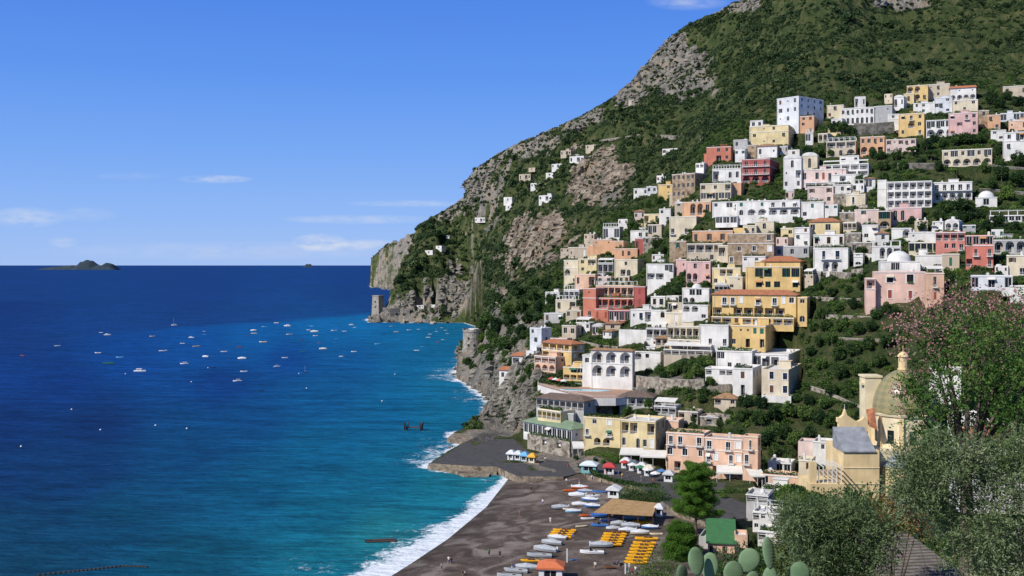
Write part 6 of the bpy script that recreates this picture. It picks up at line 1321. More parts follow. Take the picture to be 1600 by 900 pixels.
# ---------------------------------------------------------------- huts and the kiosk on the beach
def hut(u, v, z, w_, d_, hh, wall, roofc, label, roof='hip', yaw=10, win=1, name='beach_hut', cat='hut', op=True):
    x, y = pz(u, v, z); t = empty(name, (x, y, z), radians(-yaw), label, cat); wm_ = flat('hut_paint_%d' % int(sum(wall)*997), wall, .7, var=.08); rm = flat('hut_roof_%d' % int(sum(roofc)*991), roofc, .8, var=.12)
    m_ = MB(); fr_ = lambda s, dd, zz: (s-w_/2, dd-d_/2, zz); rt_ = lambda s, dd, zz: (w_/2-dd, s-d_/2, zz); acc = []
    openings(m_, fr_, w_, 0, hh, 'W' if win == 1 else 'W.'*(win-1)+'W', acc, 0); openings(m_, rt_, d_, 0, hh, 'W', [], 1)
    m_.poly([(-w_/2, d_/2, 0), (-w_/2, -d_/2, 0), (-w_/2, -d_/2, hh), (-w_/2, d_/2, hh)]); m_.poly([(w_/2, d_/2, 0), (-w_/2, d_/2, 0), (-w_/2, d_/2, hh), (w_/2, d_/2, hh)]); m_.build('wall', wm_, t)
    for (k, s_, dd, zz, ww, h2, c_) in acc: o = link('window', U_frame['w'], t, (s_-w_/2, dd-d_/2, zz)); o.scale = (ww, 1, h2); link('pane', U_pane, o)
    e = .45; A = [(-w_/2-e, -d_/2-e, hh), (w_/2+e, -d_/2-e, hh), (w_/2+e, d_/2+e, hh), (-w_/2-e, d_/2+e, hh)]; r = MB(); top = hh+.9
    if roof == 'hip':
        ri = min(w_, d_)*.3; B_ = [(x*.35, y*.35, top) for x, y, z_ in A]
    elif roof == 'gable': B_ = [(0, A[0][1], top), (0, A[1][1], top), (0, A[2][1], top), (0, A[3][1], top)]
    for i in range(4):
        j = (i+1) % 4; r.poly([A[i], A[j], B_[j], B_[i]]); r.poly([(A[i][0], A[i][1], hh-.35), (A[j][0], A[j][1], hh-.35), A[j], A[i]])
    r.poly(B_); r.poly([(x, y, hh-.35) for x, y, z_ in A[::-1]]); r.build('roof', rm, t); return t
hut(861, 905, 2.4, 4.6, 4.2, 2.9, (.72, .72, .72), (.62, .17, .07), 'white beach kiosk with bright orange roof at the bottom of the sand', yaw=6, name='beach_kiosk', cat='kiosk')
for (u, v, c1, c2, lb) in ((799,718,(.7,.7,.7),(.66,.68,.68),'white beach hut leftmost of the quay huts'),(810,719,(.66,.68,.7),(.6,.62,.62),'white beach hut second in the row on the quay'),(820,721,(.5,.58,.62),(.16,.42,.66),'beach hut with pale blue roof on the quay'),(832,723,(.7,.66,.5),(.72,.40,.06),'beach hut with yellow orange roof at the end of the quay row')):
    hut(u, v, QZ, 1.9, 2.2, 2.2, c1, c2, lb, yaw=20)
hut(921, 738, 3.5, 4.4, 3.2, 2.5, (.16, .42, .44), (.62, .68, .68), 'turquoise ticket hut with white roof at the back of the beach', yaw=16)
hut(952, 740, 3.5, 2.8, 2.6, 2.3, (.68, .68, .66), (.52, .06, .06), 'small white hut under a red roof behind the beach', yaw=10)
hut(960, 777, 2.6, 3.0, 2.6, 2.4, (.72, .72, .70), (.70, .70, .69), 'white beach hut with a gable roof beside the hedge', roof='gable', yaw=20, win=1)
hut(1030, 806, 3.0, 1.6, 1.6, 2.2, (.66, .68, .7), (.6, .6, .6), 'tiny pale cabin at the right end of the reed roof', yaw=20)
# reed shade roof
z = 5.2; P_ = [pz(u, v, z) for u, v in ((927,801),(1020,806),(1027,786),(957,779))]; x, y = P_[0]; t = empty('shade_roof', (x, y, 2.4), 0, 'large flat roof of tan reed matting over the boats', 'roof'); P_ = [(a-x, b-y) for a, b in P_]
MB().prism(P_, 2.7, 2.85).build('matting', flat('reed_matting', (.44, .27, .12), .95, var=.3, vs_=.9), t); m_ = MB()
for i in range(5):
    for f_ in (0.03, .97):
        a = [P_[0][k]+(P_[1][k]-P_[0][k])*i/4 for k in (0, 1)]; b = [P_[3][k]+(P_[2][k]-P_[3][k])*i/4 for k in (0, 1)]; q = [a[k]*(1-f_)+b[k]*f_ for k in (0, 1)]; m_.box(q[0]-.08, q[0]+.08, q[1]-.08, q[1]+.08, -.3, 2.69)
m_.build('posts', M_wood, t)

# ---------------------------------------------------------------- boats
def hull_mesh(L_, B_, H_, name='hull', keel=.55, blunt=.75, mat=None, deck=None):
    mb = MB(); n = 11; secs = []
    for i in range(n):
        s_ = i/(n-1); wdt_ = B_/2*(blunt+(1-blunt)*min(1, s_*4))*(1-max(0, (s_-.45)/.55)**2.2); sheer = H_*(1+.28*s_*s_); x = (s_-.5)*L_; ky = H_*.05+H_*.7*max(0, (s_-.7)/.3)**2
        secs.append([(x, -wdt_, sheer), (x, -wdt_*.82, H_*.4), (x, -wdt_*.3, ky), (x, wdt_*.3, ky), (x, wdt_*.82, H_*.4), (x, wdt_, sheer)])
    for a, b in zip(secs[:-1], secs[1:]):
        for j in range(5): mb.poly([a[j], b[j], b[j+1], a[j+1]])
    mb.poly(secs[0][::-1])
    # gunwale rim and sunken floor
    for a, b in zip(secs[:-1], secs[1:]):
        for j, s_ in ((0, 1), (5, -1)):
            ia = (a[j][0], a[j][1]+s_*min(.16*B_, abs(a[j][1])), a[j][2]+.02); ib = (b[j][0], b[j][1]+s_*min(.16*B_, abs(b[j][1])), b[j][2]+.02)
            q = [a[j], b[j], ib, ia]; mb.poly(q if s_ > 0 else q[::-1]); fa, fb = (ia[0], ia[1], H_*.45), (ib[0], ib[1], H_*.45); q = [ia, ib, fb, fa]; mb.poly(q if s_ > 0 else q[::-1])
    f = [(a[0][0], a[0][1]+min(.16*B_, abs(a[0][1])), H_*.46) for a in secs]; g = [(a[5][0], a[5][1]-min(.16*B_, abs(a[5][1])), H_*.46) for a in secs]
    for i in range(n-1): mb.poly([f[i], f[i+1], g[i+1], g[i]], 1)
    return mb.mesh(name, [mat, deck])
BM_w = flat('white_gelcoat', (.74, .74, .73), .3, spec=.5); BM_y = flat('yellow_gelcoat', (.80, .40, .02), .45); BM_b = flat('blue_hull_paint', (.06, .17, .42), .4); BM_g = flat('grey_rubber', (.36, .38, .40), .6); BM_d = flat('dark_hull', (.03, .035, .04), .5); BM_wd = flat('varnished_wood', (.18, .08, .035), .4); BM_o = flat('orange_hull_paint', (.62, .12, .03), .5); BM_deck = flat('pale_deck', (.5, .48, .43), .7, var=.2, vs_=3); BM_lb = flat('light_blue_paint', (.20, .45, .62), .5); BM_tarp = flat('blue_tarpaulin', (.02, .12, .48), .7, var=.25, vs_=2); BM_gt = flat('grey_tarpaulin', (.40, .42, .44), .8, var=.25, vs_=2); BM_cr = flat('cream_hull_paint', (.7, .6, .4), .5); BM_gn = flat('green_hull_paint', (.03, .14, .09), .5)
HM = {'white': BM_w, 'yellow': BM_y, 'blue': BM_b, 'grey': BM_g, 'dark': BM_d, 'wooden': BM_wd, 'orange': BM_o, 'light blue': BM_lb, 'cream': BM_cr, 'green': BM_gn}
_bc = {}
def bmesh_(k, f):
    if k not in _bc: _bc[k] = f()
    return _bc[k]
U_motor = MB().box(-.25, .15, -.16, .16, .55, .95).box(-.2, .05, -.06, .06, -.2, .6).mesh('outboard_motor', M_iron)
U_cabin = MB().box(-.22, .18, -.28, .28, 0, .5).box(-.26, .22, -.32, .32, .5, .56).mesh('cabin', BM_w)
U_wshield = MB().box(-.02, .02, -.3, .3, 0, .32).box(-.14, 0, -.32, -.28, 0, .25).box(-.14, 0, .28, .32, 0, .25).mesh('windscreen', M_glass)
U_seat = MB().box(-.05, .05, -.4, .4, 0, .1).mesh('seat', M_wood)
def cover_mesh(mat):
    mb = MB(); n = 9
    S = []
    for i in range(n):
        s_ = i/(n-1); w_ = .5*(.75+.25*min(1, s_*4))*(1-max(0, (s_-.45)/.55)**2.2)*.98; x = (s_-.5)*.99; S.append([(x, -w_, 0), (x, -w_*.5, .32*(1-abs(s_-.5)*1.3)), (x, 0, .48*(1-abs(s_-.5)*1.2)), (x, w_*.5, .32*(1-abs(s_-.5)*1.3)), (x, w_, 0)])
    for a, b in zip(S[:-1], S[1:]):
        for j in range(4): mb.poly([a[j], b[j], b[j+1], a[j+1]])
    mb.poly(S[0][::-1]); return mb.mesh('cover', mat)
def boat(x, y, z, L_, rz, kind, col, label, group, cat='boat', extra=None):
    B_ = L_*.36; H_ = L_*.13 if kind != 'pedal' else L_*.1
    nm = {'motor': 'motorboat', 'yacht': 'yacht', 'open': 'rowing_boat', 'covered': 'covered_boat', 'pedal': 'pedal_boat', 'dinghy': 'dinghy', 'sail': 'sailing_boat'}[kind]
    t = empty(nm, (x, y, z), rz, label, cat, group); t.scale = (L_,)*3
    hm = bmesh_(('h', col, kind == 'pedal'), lambda: hull_mesh(1, .36 if kind != 'pedal' else .32, .13 if kind != 'pedal' else .1, mat=HM[col], deck=BM_deck if col != 'yellow' else BM_y, blunt=.75 if kind != 'pedal' else .6)); link('hull', hm, t)
    if kind in ('motor', 'dinghy'):
        o = link('outboard_motor', U_motor, t, (-.5, 0, .08)); o.scale = (.16,)*3
        if kind == 'motor': o = link('windscreen', U_wshield, t, (.08, 0, .13)); o.scale = (.4,)*3
        o = link('seat', U_seat, t, (-.15, 0, .07)); o.scale = (1, .32, .6)
    if kind == 'yacht':
        o = link('cabin', U_cabin, t, (-.05, 0, .12)); o.scale = (.95, .4, .3); q = link('window', MB().box(-.18, .14, -.285, .285, .2, .38).mesh('window', M_glass) if 'cw' not in _bc else _bc['cw'], o); _bc['cw'] = q.data; q.scale = (1.02, 1.02, 1)
    if kind == 'sail':
        o = link('mast', bmesh_('mast', lambda: MB().tube((0, 0, .1), (0, 0, 1.35), .012).tube((0, 0, .3), (-.4, 0, .3), .01).mesh('mast', BM_w)), t, (.08, 0, 0))
    if kind in ('open', 'pedal'):
        for xx in (-.22, .0, .2) if kind == 'open' else (-.15, .05): o = link('seat', U_seat if kind == 'open' else bmesh_('ps', lambda: MB().box(-.06, .06, -.36, .36, 0, .16).mesh('seat', M_wood)), t, (xx, 0, .09)); o.scale = (1, .3, .5)
    if kind == 'covered' and L_ > 3.5 and RB.random() < .6: o = link('outboard_motor', bmesh_('wm', lambda: MB().box(-.25, .15, -.16, .16, .45, 1.1).box(-.2, .05, -.06, .06, -.2, .5).mesh('outboard_motor', BM_w)), t, (-.5, 0, .08)); o.scale = (.15,)*3
    if kind == 'covered': o = link('cover', bmesh_(('c', extra), lambda: cover_mesh({'b': BM_tarp, 'g': BM_gt, 'w': flat('white_tarpaulin', (.62, .63, .64), .8, var=.2, vs_=2)}[extra])), t, (0, 0, .145)); o.scale = (1, .37, .3)
    return t
ORD = ['first','second','third','fourth','fifth','sixth','seventh','eighth','ninth','tenth','eleventh','twelfth']
def ordn(i): return ORD[i] if i < 12 else f'{i+1}th'
# boats at anchor: column, row, length in pixels, kind, colour
SB = [(35,556,8,'open','orange'),(90,541,11,'motor','white'),(158,520,8,'motor','white'),(168,524,13,'yacht','white'),(153,552,12,'motor','white'),(187,559,13,'open','light blue'),(170,569,23,'open','green'),(219,581,23,'yacht','white'),(272,508.5,10,'sail','white'),(238,526,10,'motor','cream'),(285,537,9,'motor','white'),(299,528,11,'yacht','white'),(319,518,5,'open','white'),(320,523,7,'open','light blue'),(307,542,14,'open','cream'),(255,549,15,'motor','white'),(350,550,12,'motor','white'),(321,558,13,'covered','white'),(288,569,15,'yacht','white'),(334,575,9,'open','dark'),(378,561,16,'covered','white'),(381,581,13,'motor','white'),(371,596,16,'yacht','white'),(374,543,12,'open','wooden'),(396,517,11,'covered','white'),(397,521.5,11,'open','cream'),
 (413,511,10,'motor','light blue'),(449,510,14,'yacht','white'),(432,505,10,'motor','white'),(482,516,8,'motor','white'),(487,510,7,'open','light blue'),(452,523,11,'open','cream'),(411,535,14,'motor','cream'),(423,533,5,'open','dark'),(491,519,14,'covered','cream'),(493,525,9,'motor','white'),(472,531,7,'open','wooden'),(499,536,5,'open','orange'),(522,517,11,'motor','white'),(538,518,8,'motor','white'),(549,508,9,'yacht','cream'),(554,512,6,'open','white'),(505,546,14,'covered','cream'),(533,557.5,8,'yacht','white'),(553,550,10,'open','white'),(445,559.5,11,'motor','white'),(433,573.5,13,'yacht','white'),(477,582,9,'sail','dark'),(408,611,10,'open','dark'),(590,538,11,'open','light blue'),(611,510,5,'motor','white'),(619,519,9,'motor','cream'),(639,516,8,'motor','white'),(654,515,6,'open','white'),(600,522,5,'open','dark'),
 (642,505.5,7,'motor','white'),(672,522.5,7,'open','white'),(669,527.5,8,'motor','white'),(682,518,5,'open','white'),(682,514.5,5,'open','light blue'),(690,512.5,5,'open','cream'),(696,516.5,6,'motor','white'),(699,521.5,6,'motor','white'),(684,535,7,'open','orange'),(692,531,6,'open','white'),(660,542,7,'open','light blue'),(651,548,10,'motor','white'),(386,525,6,'open','wooden'),(473,550,10,'open','green'),(526,530,7,'open','light blue')]
rows_ = {}
for b in SB: rows_.setdefault((b[4], b[3]), []).append(b)
kn = {'motor': 'motorboat', 'yacht': 'cabin boat', 'open': 'open boat', 'covered': 'covered boat', 'sail': 'boat with mast'}
for (col, kd), lst in rows_.items():
    lst.sort()
    for i, (u, v, px, k, c_) in enumerate(lst):
        x, y = sea_pt(u, v); L_ = px/F*y*.86; sz = 'tiny' if px < 6.5 else 'small' if px < 11 else 'larger'
        only = len(lst) == 1; lb = f"{'only' if only else ordn(i)+' from the left among the'} {col} {kn[k]}{'' if only else 's'} anchored in the bay"
        boat(x, y, -L_*.025, L_, RB.choice([0, pi])+RB.uniform(-.35, .35), k, c_, lb, 'boats anchored in the bay', extra='w')
U_buoy = MB().lathe([(0, -.3), (.35, -.1), (.4, .15), (.25, .4), (0, .5)], n=10).mesh('buoy', BM_w)
for i, (u, v) in enumerate(sorted([(196,584.5),(157,672),(292,670),(617,585),(479,607),(597,627),(33,698),(467,584),(325,575),(243,665),(299,597),(112,640)])):
    x, y = sea_pt(u, v); o = link('buoy', U_buoy, None, (x, y, 0)); o.scale = (1.0,)*3; tag(o, f'small white mooring buoy, {ordn(i)} from the left in the water', 'buoy', 'mooring buoys')
# beached boats: column, row, length px, turn, kind, colour, cover
BB = [(875,795,27,.1,'covered','grey','g'),(895,801,24,0,'covered','light blue','w'),(915,807,20,0,'open','orange',0),(905,790,24,.1,'covered','white','w'),(921,783,26,.1,'covered','blue','w'),(902,776,28,.1,'covered','white','w'),(926,777,24,.1,'motor','white',0),(914,770,24,.05,'covered','blue','g'),(936,770,22,.1,'open','blue',0),(938,808,32,0,'covered','blue','b'),(951,816,28,.05,'covered','blue','w'),(967,820,26,0,'covered','white','g'),(937,823,28,.15,'motor','blue',0),(958,827,22,0,'covered','white','g'),(925,793,26,.1,'covered','blue','w'),(890,768,20,.2,'open','orange',0),(906,764,26,.1,'covered','orange','w'),
 (990,812,34,0,'covered','light blue','w'),(1003,819,30,0,'open','yellow',0),(980,831,28,0,'covered','white','w'),(1000,835,30,0,'covered','cream','w'),(1025,836,20,0,'open','cream',0),(966,833,24,0,'open','wooden',0),(909,824,19,0,'open','cream',0),(925,866,38,.05,'motor','white',0),(940,855,36,.1,'covered','grey','g'),(852,862,40,.35,'covered','grey','g'),(843,871,40,.35,'dinghy','grey',0),(862,851,34,.3,'covered','grey','g'),(870,843,30,.3,'covered','grey','w'),(806,895,40,.3,'dinghy','grey',0),(822,890,38,.3,'covered','grey','g'),(796,903,40,.3,'dinghy','grey',0),(828,878,30,.05,'pedal','yellow',0),(966,882,16,.3,'open','dark',0),(952,888,18,.1,'open','wooden',0),(896,876,14,.1,'open','blue',0),(985,824,30,0,'covered','grey','g'),(918,812,22,0,'open','white',0),(888,797,18,.2,'open','cream',0),(947,800,26,0,'open','white',0),(1015,826,26,0,'covered','blue','w')]
rows_ = {}
for b in BB: rows_.setdefault((b[5], b[4], b[6]), []).append(b)
kn.update(dinghy='rubber dinghy', pedal='pedal boat')
for key, lst in rows_.items():
    lst.sort(key=lambda b: b[1])
    for i, (u, v, px, rz, k, c_, ex) in enumerate(lst):
        x, y = pz(u, v, 2.45); z = land_z(x, y)-.02; x, y = pz(u, v, z); L_ = px/F*y
        cv = {'b': ' under blue tarpaulin', 'g': ' under grey tarpaulin', 'w': ' under pale cover', 0: ''}[ex]; only = len(lst) == 1
        place = 'by the reed roof' if v > 800 and u > 920 and v < 840 else 'on the upper sand' if v < 830 else 'on the lower sand'
        lb = f"{c_} {kn[k]}{cv} {place}" + ('' if only else f", {ordn(i)} from the back")
        boat(x, y, z, L_, -rz+RB.uniform(-.16, .16)+(pi if RB.random() < .8 else 0), k, c_, lb, 'boats drawn up on the beach', extra=ex)
for rw, lst in enumerate(([(874,842),(876,838.3),(879,834.8),(882,831.3)], [(953,853),(955,849),(957,845),(959,841),(961,837)], [(993,881),(995,876),(998,871),(1000,866),(1002,861),(1004,856),(1007,851),(1010,844)])):
    for i, (u, v) in enumerate(lst):
        x, y = pz(u, v, 2.45); z = land_z(x, y)-.02; x, y = pz(u, v, z); boat(x, y, z, 36/F*y, -.1+pi, 'pedal', 'yellow', f'yellow pedal boat, {ordn(i)} from the front in the {["left","middle","right"][rw]} row on the sand', 'yellow pedal boats in rows', cat='pedal boat')
# things in the water
t = empty('mooring_piles', (*sea_pt(648, 672), 0), 0, 'two clusters of dark wooden piles standing in the sea', 'piles')
for sx_ in (-3.4, 2.6):
    m_ = MB()
    for i in range(7): m_.tube((sx_+RB.uniform(-1.3, 1.3), RB.uniform(-1.5, 1.5), -2), (sx_+RB.uniform(-1.2, 1.2), RB.uniform(-1.2, 1.2), RB.uniform(2.2, 3.8)), .3, .26)
    m_.build('pile_cluster', M_iron, t)
MB().box(-2.6, 2.4, -.3, .3, .9, 1.3).build('beam', M_wood, t)
x, y = sea_pt(596, 846); t = empty('pontoon', (x, y, -.1), .12, 'long dark half sunken pontoon in the shallows near the surf', 'pontoon'); MB().box(-3.7, 3.6, -.8, .8, 0, .3).box(-3.9, -2.5, -.6, .6, .3, .55).build('deck', BM_d, t); MB().tube((-3.5, -.9, .35), (3.4, -.9, .35), .12).tube((-3.5, .9, .35), (3.4, .9, .35), .12).build('rails', M_wood, t)
m_ = MB(); pp = [sea_pt(u, v) for u, v in ((60,899),(110,894),(150,890),(190,885),(228,886))]
for a, b in zip(pp[:-1], pp[1:]): m_.tube((*a, .05), (*b, .05), .16, n=6)
for i in range(26): k = i/25*(len(pp)-1); j = min(int(k), len(pp)-2); f_ = k-j; q = (pp[j][0]*(1-f_)+pp[j+1][0]*f_, pp[j][1]*(1-f_)+pp[j+1][1]*f_); m_.box(q[0]-.3, q[0]+.3, q[1]-.25, q[1]+.25, -.05, .3)
tag(m_.build('float_line', M_iron), 'dark line of floats drifting in the bottom left corner of the sea', 'float line')
# posts on the beach
for i, (u, v, hh, lb) in enumerate(((886,879,3.0,'white wooden post standing on the sand right of the orange kiosk'),(977,897,2.2,'pale post at the foot of the right pedal boat row'),(983,895,2.0,'second pale post beside the right pedal boat row'))):
    x, y = pz(u, v, 2.4); tag(MB().box(-.12, .12, -.12, .12, 0, hh).box(-.16, .16, -.16, .16, hh, hh+.08).build('post', M_wht, None, (x, y, 2.2)), lb, 'post')
# cars on the little car park left of the coral hotel
def car_meshes(c):
    b = MB(); prof = [(-2.1, .35), (-2.15, .8), (-1.9, .95), (1.1, 1.0), (2.0, .85), (2.1, .35)]; n = len(prof)
    b.poly([(x, -.85, z) for x, z in prof][::-1]); b.poly([(x, .85, z) for x, z in prof])
    for i in range(n): j = (i+1) % n; b.poly([(prof[i][0], -.85, prof[i][1]), (prof[i][0], .85, prof[i][1]), (prof[j][0], .85, prof[j][1]), (prof[j][0], -.85, prof[j][1])])
    b.box(-1.3, .6, -.7, .7, 1.4, 1.47); g = MB(); P4 = [(-1.75, .98), (1.1, 1.0), (.6, 1.41), (-1.3, 1.41)]
    for s_ in (-.76, .76): g.poly([(x, s_*(1 if z < 1.2 else .9), z) for x, z in P4])
    for i in (1, 3): j = (i+1) % 4; g.poly([(P4[i][0], -.76*(1 if P4[i][1] < 1.2 else .9), P4[i][1]), (P4[i][0], .76*(1 if P4[i][1] < 1.2 else .9), P4[i][1]), (P4[j][0], .76*(1 if P4[j][1] < 1.2 else .9), P4[j][1]), (P4[j][0], -.76*(1 if P4[j][1] < 1.2 else .9), P4[j][1])])
    return b.mesh('body', c), g.mesh('windows', M_glass)
U_wheel = MB().tube((0, -.12, 0), (0, .12, 0), .33, n=14).mesh('wheel', M_iron); cw = car_meshes(BM_w); cd_ = car_meshes(BM_g)
for i, (u, v) in enumerate(((1424,377),(1431,376.6),(1438,376.4),(1445,376.2))):
    D = cast(u, v) or 440; p_ = at(u, v, D-1.5); t = empty('parked_car', (p_.x, p_.y, ground(p_.x, p_.y)+.12), 1.2, f'{["white","silver grey","white","white"][i]} parked car, {ordn(i)} from the left beside the coral hotel', 'car', 'cars parked by the coral hotel'); mm = cd_ if i == 1 else cw
    link('body', mm[0], t); link('windows', mm[1], t)
    for a_ in (-1.3, 1.3):
        for b_ in (-.78, .78): link('wheel', U_wheel, t, (a_, b_, .33))

# ---------------------------------------------------------------- people, a few pixels tall
def person_mesh(name, J, Eg, Rr, mat):
    me = bpy.data.meshes.new(name); me.from_pydata(J, Eg, []); o = bpy.data.objects.new('tmp', me); COL.objects.link(o)
    md = o.modifiers.new('s', 'SKIN'); sk = me.skin_vertices[0].data
    for i, r in enumerate(Rr): sk[i].radius = r if isinstance(r, tuple) else (r, r)
    sk[0].use_root = True; o.modifiers.new('d', 'SUBSURF').levels = 1
    dg = bpy.context.evaluated_depsgraph_get(); m2 = bpy.data.meshes.new_from_object(o.evaluated_get(dg)); m2.name = name; bpy.data.objects.remove(o); m2.materials.clear(); m2.materials.append(mat); return m2
M_skin = flat('skin', (.42, .24, .16), .6); M_hair = flat('dark_hair', (.03, .02, .015), .7)
def pose(sit=False, stride=.12):
    hz_ = .42 if sit else .92
    J = [(0, 0, hz_), (0, 0, hz_+.28), (0, 0, hz_+.5), (0, 0, hz_+.6), (0, -.01, hz_+.72), (0, 0, hz_+.82)]
    if sit: J += [(-.1, -.02, hz_-.04), (-.13, -.45, hz_), (-.13, -.5, .06), (-.13, -.62, .04), (.1, -.02, hz_-.04), (.13, -.45, hz_), (.13, -.5, .06), (.13, -.62, .04)]
    else: J += [(-.1, 0, .86), (-.11, -stride, .48), (-.11, -stride*.6, .08), (-.11, -stride*.6-.14, .04), (.1, 0, .86), (.11, stride*.6, .48), (.11, stride*1.4, .1), (.11, stride*1.3-.12, .04)]
    J += [(-.2, 0, hz_+.48), (-.26, .02, hz_+.2), (-.25, -.12, hz_-.03), (.2, 0, hz_+.48), (.26, -.02, hz_+.2), (.25, -.14, hz_-.02)]
    E = [(0, 1), (1, 2), (2, 3), (3, 4), (4, 5), (0, 6), (6, 7), (7, 8), (8, 9), (0, 10), (10, 11), (11, 12), (12, 13), (2, 14), (14, 15), (15, 16), (2, 17), (17, 18), (18, 19)]
    R = [(.15, .11), (.13, .1), (.15, .1), .055, .095, .07, .09, .065, .045, .04, .09, .065, .045, .04, .06, .045, .035, .06, .045, .035]
    return J, E, R
PM = [person_mesh('body', *pose(False, .16), M_skin), person_mesh('body', *pose(False, .05), M_skin), person_mesh('body', *pose(True), M_skin)]
def clothes(sit, c1, c2):
    hz_ = .42 if sit else .92; a = MB(); a.lathe([(.16, hz_-.02), (.165, hz_+.2), (.19, hz_+.44), (.12, hz_+.54)], n=10); a.v = [(x, y*.72, z) for x, y, z in a.v]
    for s_ in (-1, 1): a.tube((s_*.18, 0, hz_+.5), (s_*.25, .0, hz_+.28), .075, .06, n=8)
    b = MB()
    for s_ in (-1, 1):
        if sit: b.tube((s_*.09, 0, hz_), (s_*.13, -.4, hz_), .11, .09, n=8)
        else: b.tube((s_*.085, 0, .96), (s_*.11, 0, .5), .11, .085, n=8)
    return a.mesh('shirt', c1), b.mesh('trousers', c2)
CL_ = {}
for cn, c in (('white', (.7, .7, .68)), ('red', (.5, .05, .04)), ('blue', (.05, .1, .3)), ('black', (.03, .03, .03)), ('green', (.05, .2, .08)), ('yellow', (.65, .45, .06))): CL_[cn] = flat('cloth_'+cn, c, .85)
hair_m = MB().lathe([(.1, 0), (.11, .06), (.08, .13), (0, .155)], n=10).mesh('hair', M_hair)
PPL = [(848,783,'white','blue',1,'standing person in white looking to sea on the open sand'),(701,869,'white','black',0,'walking person in white near the surf'),(705,871,'black','blue',1,'person in black beside the white clad walker'),(722,891,'black','black',2,'person in black sitting near the bottom edge of the beach'),(727,892,'white','black',2,'person in white sitting beside the one in black'),
 (781,866,'black','black',1,'lone dark clothed person on the middle of the beach'),(764,862,'green','black',1,'person in green left of the lone dark one'),(988,899,'red','black',1,'person in red at the foot of the pedal boats'),(993,897,'white','blue',1,'person in white at the foot of the pedal boats'),(965,884,'blue','black',2,'person in blue sitting by the little dark boat'),
 (852,722,'white','black',1,'person in white standing on the quay behind the huts'),(796,722,'white','blue',0,'person in white walking on the quay before the huts'),(760,690,'blue','black',1,'person in blue on the far end of the quay'),(885,752,'white','black',1,'person in white on the sand under the promenade'),
 (948,745,'red','blue',1,'person in red by the red roofed hut'),(955,747,'white','black',0,'person in white by the red roofed hut'),(966,744,'blue','blue',1,'person in blue right of the red roofed hut'),(972,748,'yellow','black',0,'person in yellow on the promenade'),(980,745,'black','blue',1,'person in black on the promenade'),(1002,752,'white','blue',0,'person in white beside the dark green parasol'),(1020,757,'red','black',1,'person in red near the off white parasol'),(800,890,'blue','white',1,'person in blue beside the grey dinghies')]
PPL += [(690,880,'white','blue',1,'person in white alone close to the foam'),(812,800,'red','black',0,'person in red walking up the upper sand'),(860,815,'white','white',1,'person in white left of the beached boats'),(895,845,'blue','black',1,'person in blue between the pedal boat rows'),(930,890,'white','black',0,'person in white right of the orange kiosk'),(830,760,'black','black',1,'person in black on the upper beach by the quay'),(905,756,'blue','white',0,'person in blue below the turquoise hut'),(1060,778,'white','blue',1,'person in white near the big pine tree'),(1090,782,'black','blue',0,'person in black on the promenade before the pine'),(940,758,'green','black',1,'person in green behind the white gable hut'),(925,750,'white','blue',1,'person in white right of the turquoise hut'),(888,730,'red','blue',1,'person in red left of the turquoise hut')]
for (u, v, c1, c2, ps, lb) in PPL:
    z = QZ if (u < 870 and v < 740) else 3.5 if (v < 760 and u > 930) else 2.4; x, y = pz(u, v, z); z = QZ if z == QZ else 3.5 if z == 3.5 else land_z(x, y)
    t = empty('person', (x, y, z), RB.uniform(0, 6), lb, 'person', 'people on the beach and quay'); k = ('cl', c1, c2, ps == 2); t.scale = (1.03,)*3
    link('body', PM[ps], t); a, b = bmesh_(k, lambda: clothes(ps == 2, CL_[c1], CL_[c2])); link('shirt', a, t); link('trousers', b, t); link('hair', hair_m, t, (0, .01, (.42 if ps == 2 else .92)+.755))
# ---------------------------------------------------------------- trees and hedge at the back of the beach
def needles(name, cs, per, size, mat, seed, flatten=.7, aspect=.5, up=.6):
    g = np.random.default_rng(seed); V_, Q_ = [], []
    out = []
    for (c, r) in cs:
        d = g.normal(size=(per, 3)); d /= np.linalg.norm(d, axis=1, keepdims=True); d[:, 2] *= flatten; out.append(np.array(c)+d*r*(g.random((per, 1))**.4))
    V_, Q_ = leaf_quads(np.concatenate(out), size, up, aspect, g); return np_mesh(name, V_, Q_, mat)
def big_pine(u, vb, D, hgt, rad, label, seed, lean=0):
    p = at(u, vb, D); t = empty('pine_tree', tuple(p), 0, label, 'tree'); g = random.Random(seed); tr = MB(); cs = []
    q0 = Vector((0, 0, -2)); top = Vector((lean, 0, hgt*.9)); prev = q0
    for i in range(6):
        q = q0.lerp(top, (i+1)/6)+Vector((g.uniform(-.3, .3), g.uniform(-.3, .3), 0)); tr.tube(prev, q, .42*(1-i*.14), .42*(1-(i+1)*.14), 8); prev = q
    for i in range(44):
        f_ = .33+.65*(i/43); a = i*2.4; r = rad*.86*(1-.55*max(0, (f_-.5)/.5)**2)*g.uniform(.6, 1.0); c = q0.lerp(top, f_); e = c+Vector((cos(a)*r, sin(a)*r, g.uniform(.2, 1.2)+r*.12))
        tr.tube(c, e, .12, .03, 5)
        for k in (1.0, .72, .45): cs.append((tuple(c.lerp(e, k)+Vector((g.uniform(-.4, .4), g.uniform(-.4, .4), .3))), g.uniform(.95, 1.8)*(1.1 if k < 1 else .9)))
    cs.append(((lean, 0, hgt*.95), 1.0)); tr.build('trunk', M_bark, t)
    link('crown', needles('crown', cs, 700, .34, foliage('pine_needles', (.08, .18, .022), (.19, .34, .05), (.30, .45, .09), trans=.45, nscale=.6), seed, .6, .35), t); return t
big_pine(1088, 838, 250, 17.2, 6.3, 'big bright green pine tree with layered crown behind the beach', 3)
big_pine(1062, 893, 232, 10.2, 4.4, 'smaller dense green pine below the big pine tree', 5, .4)
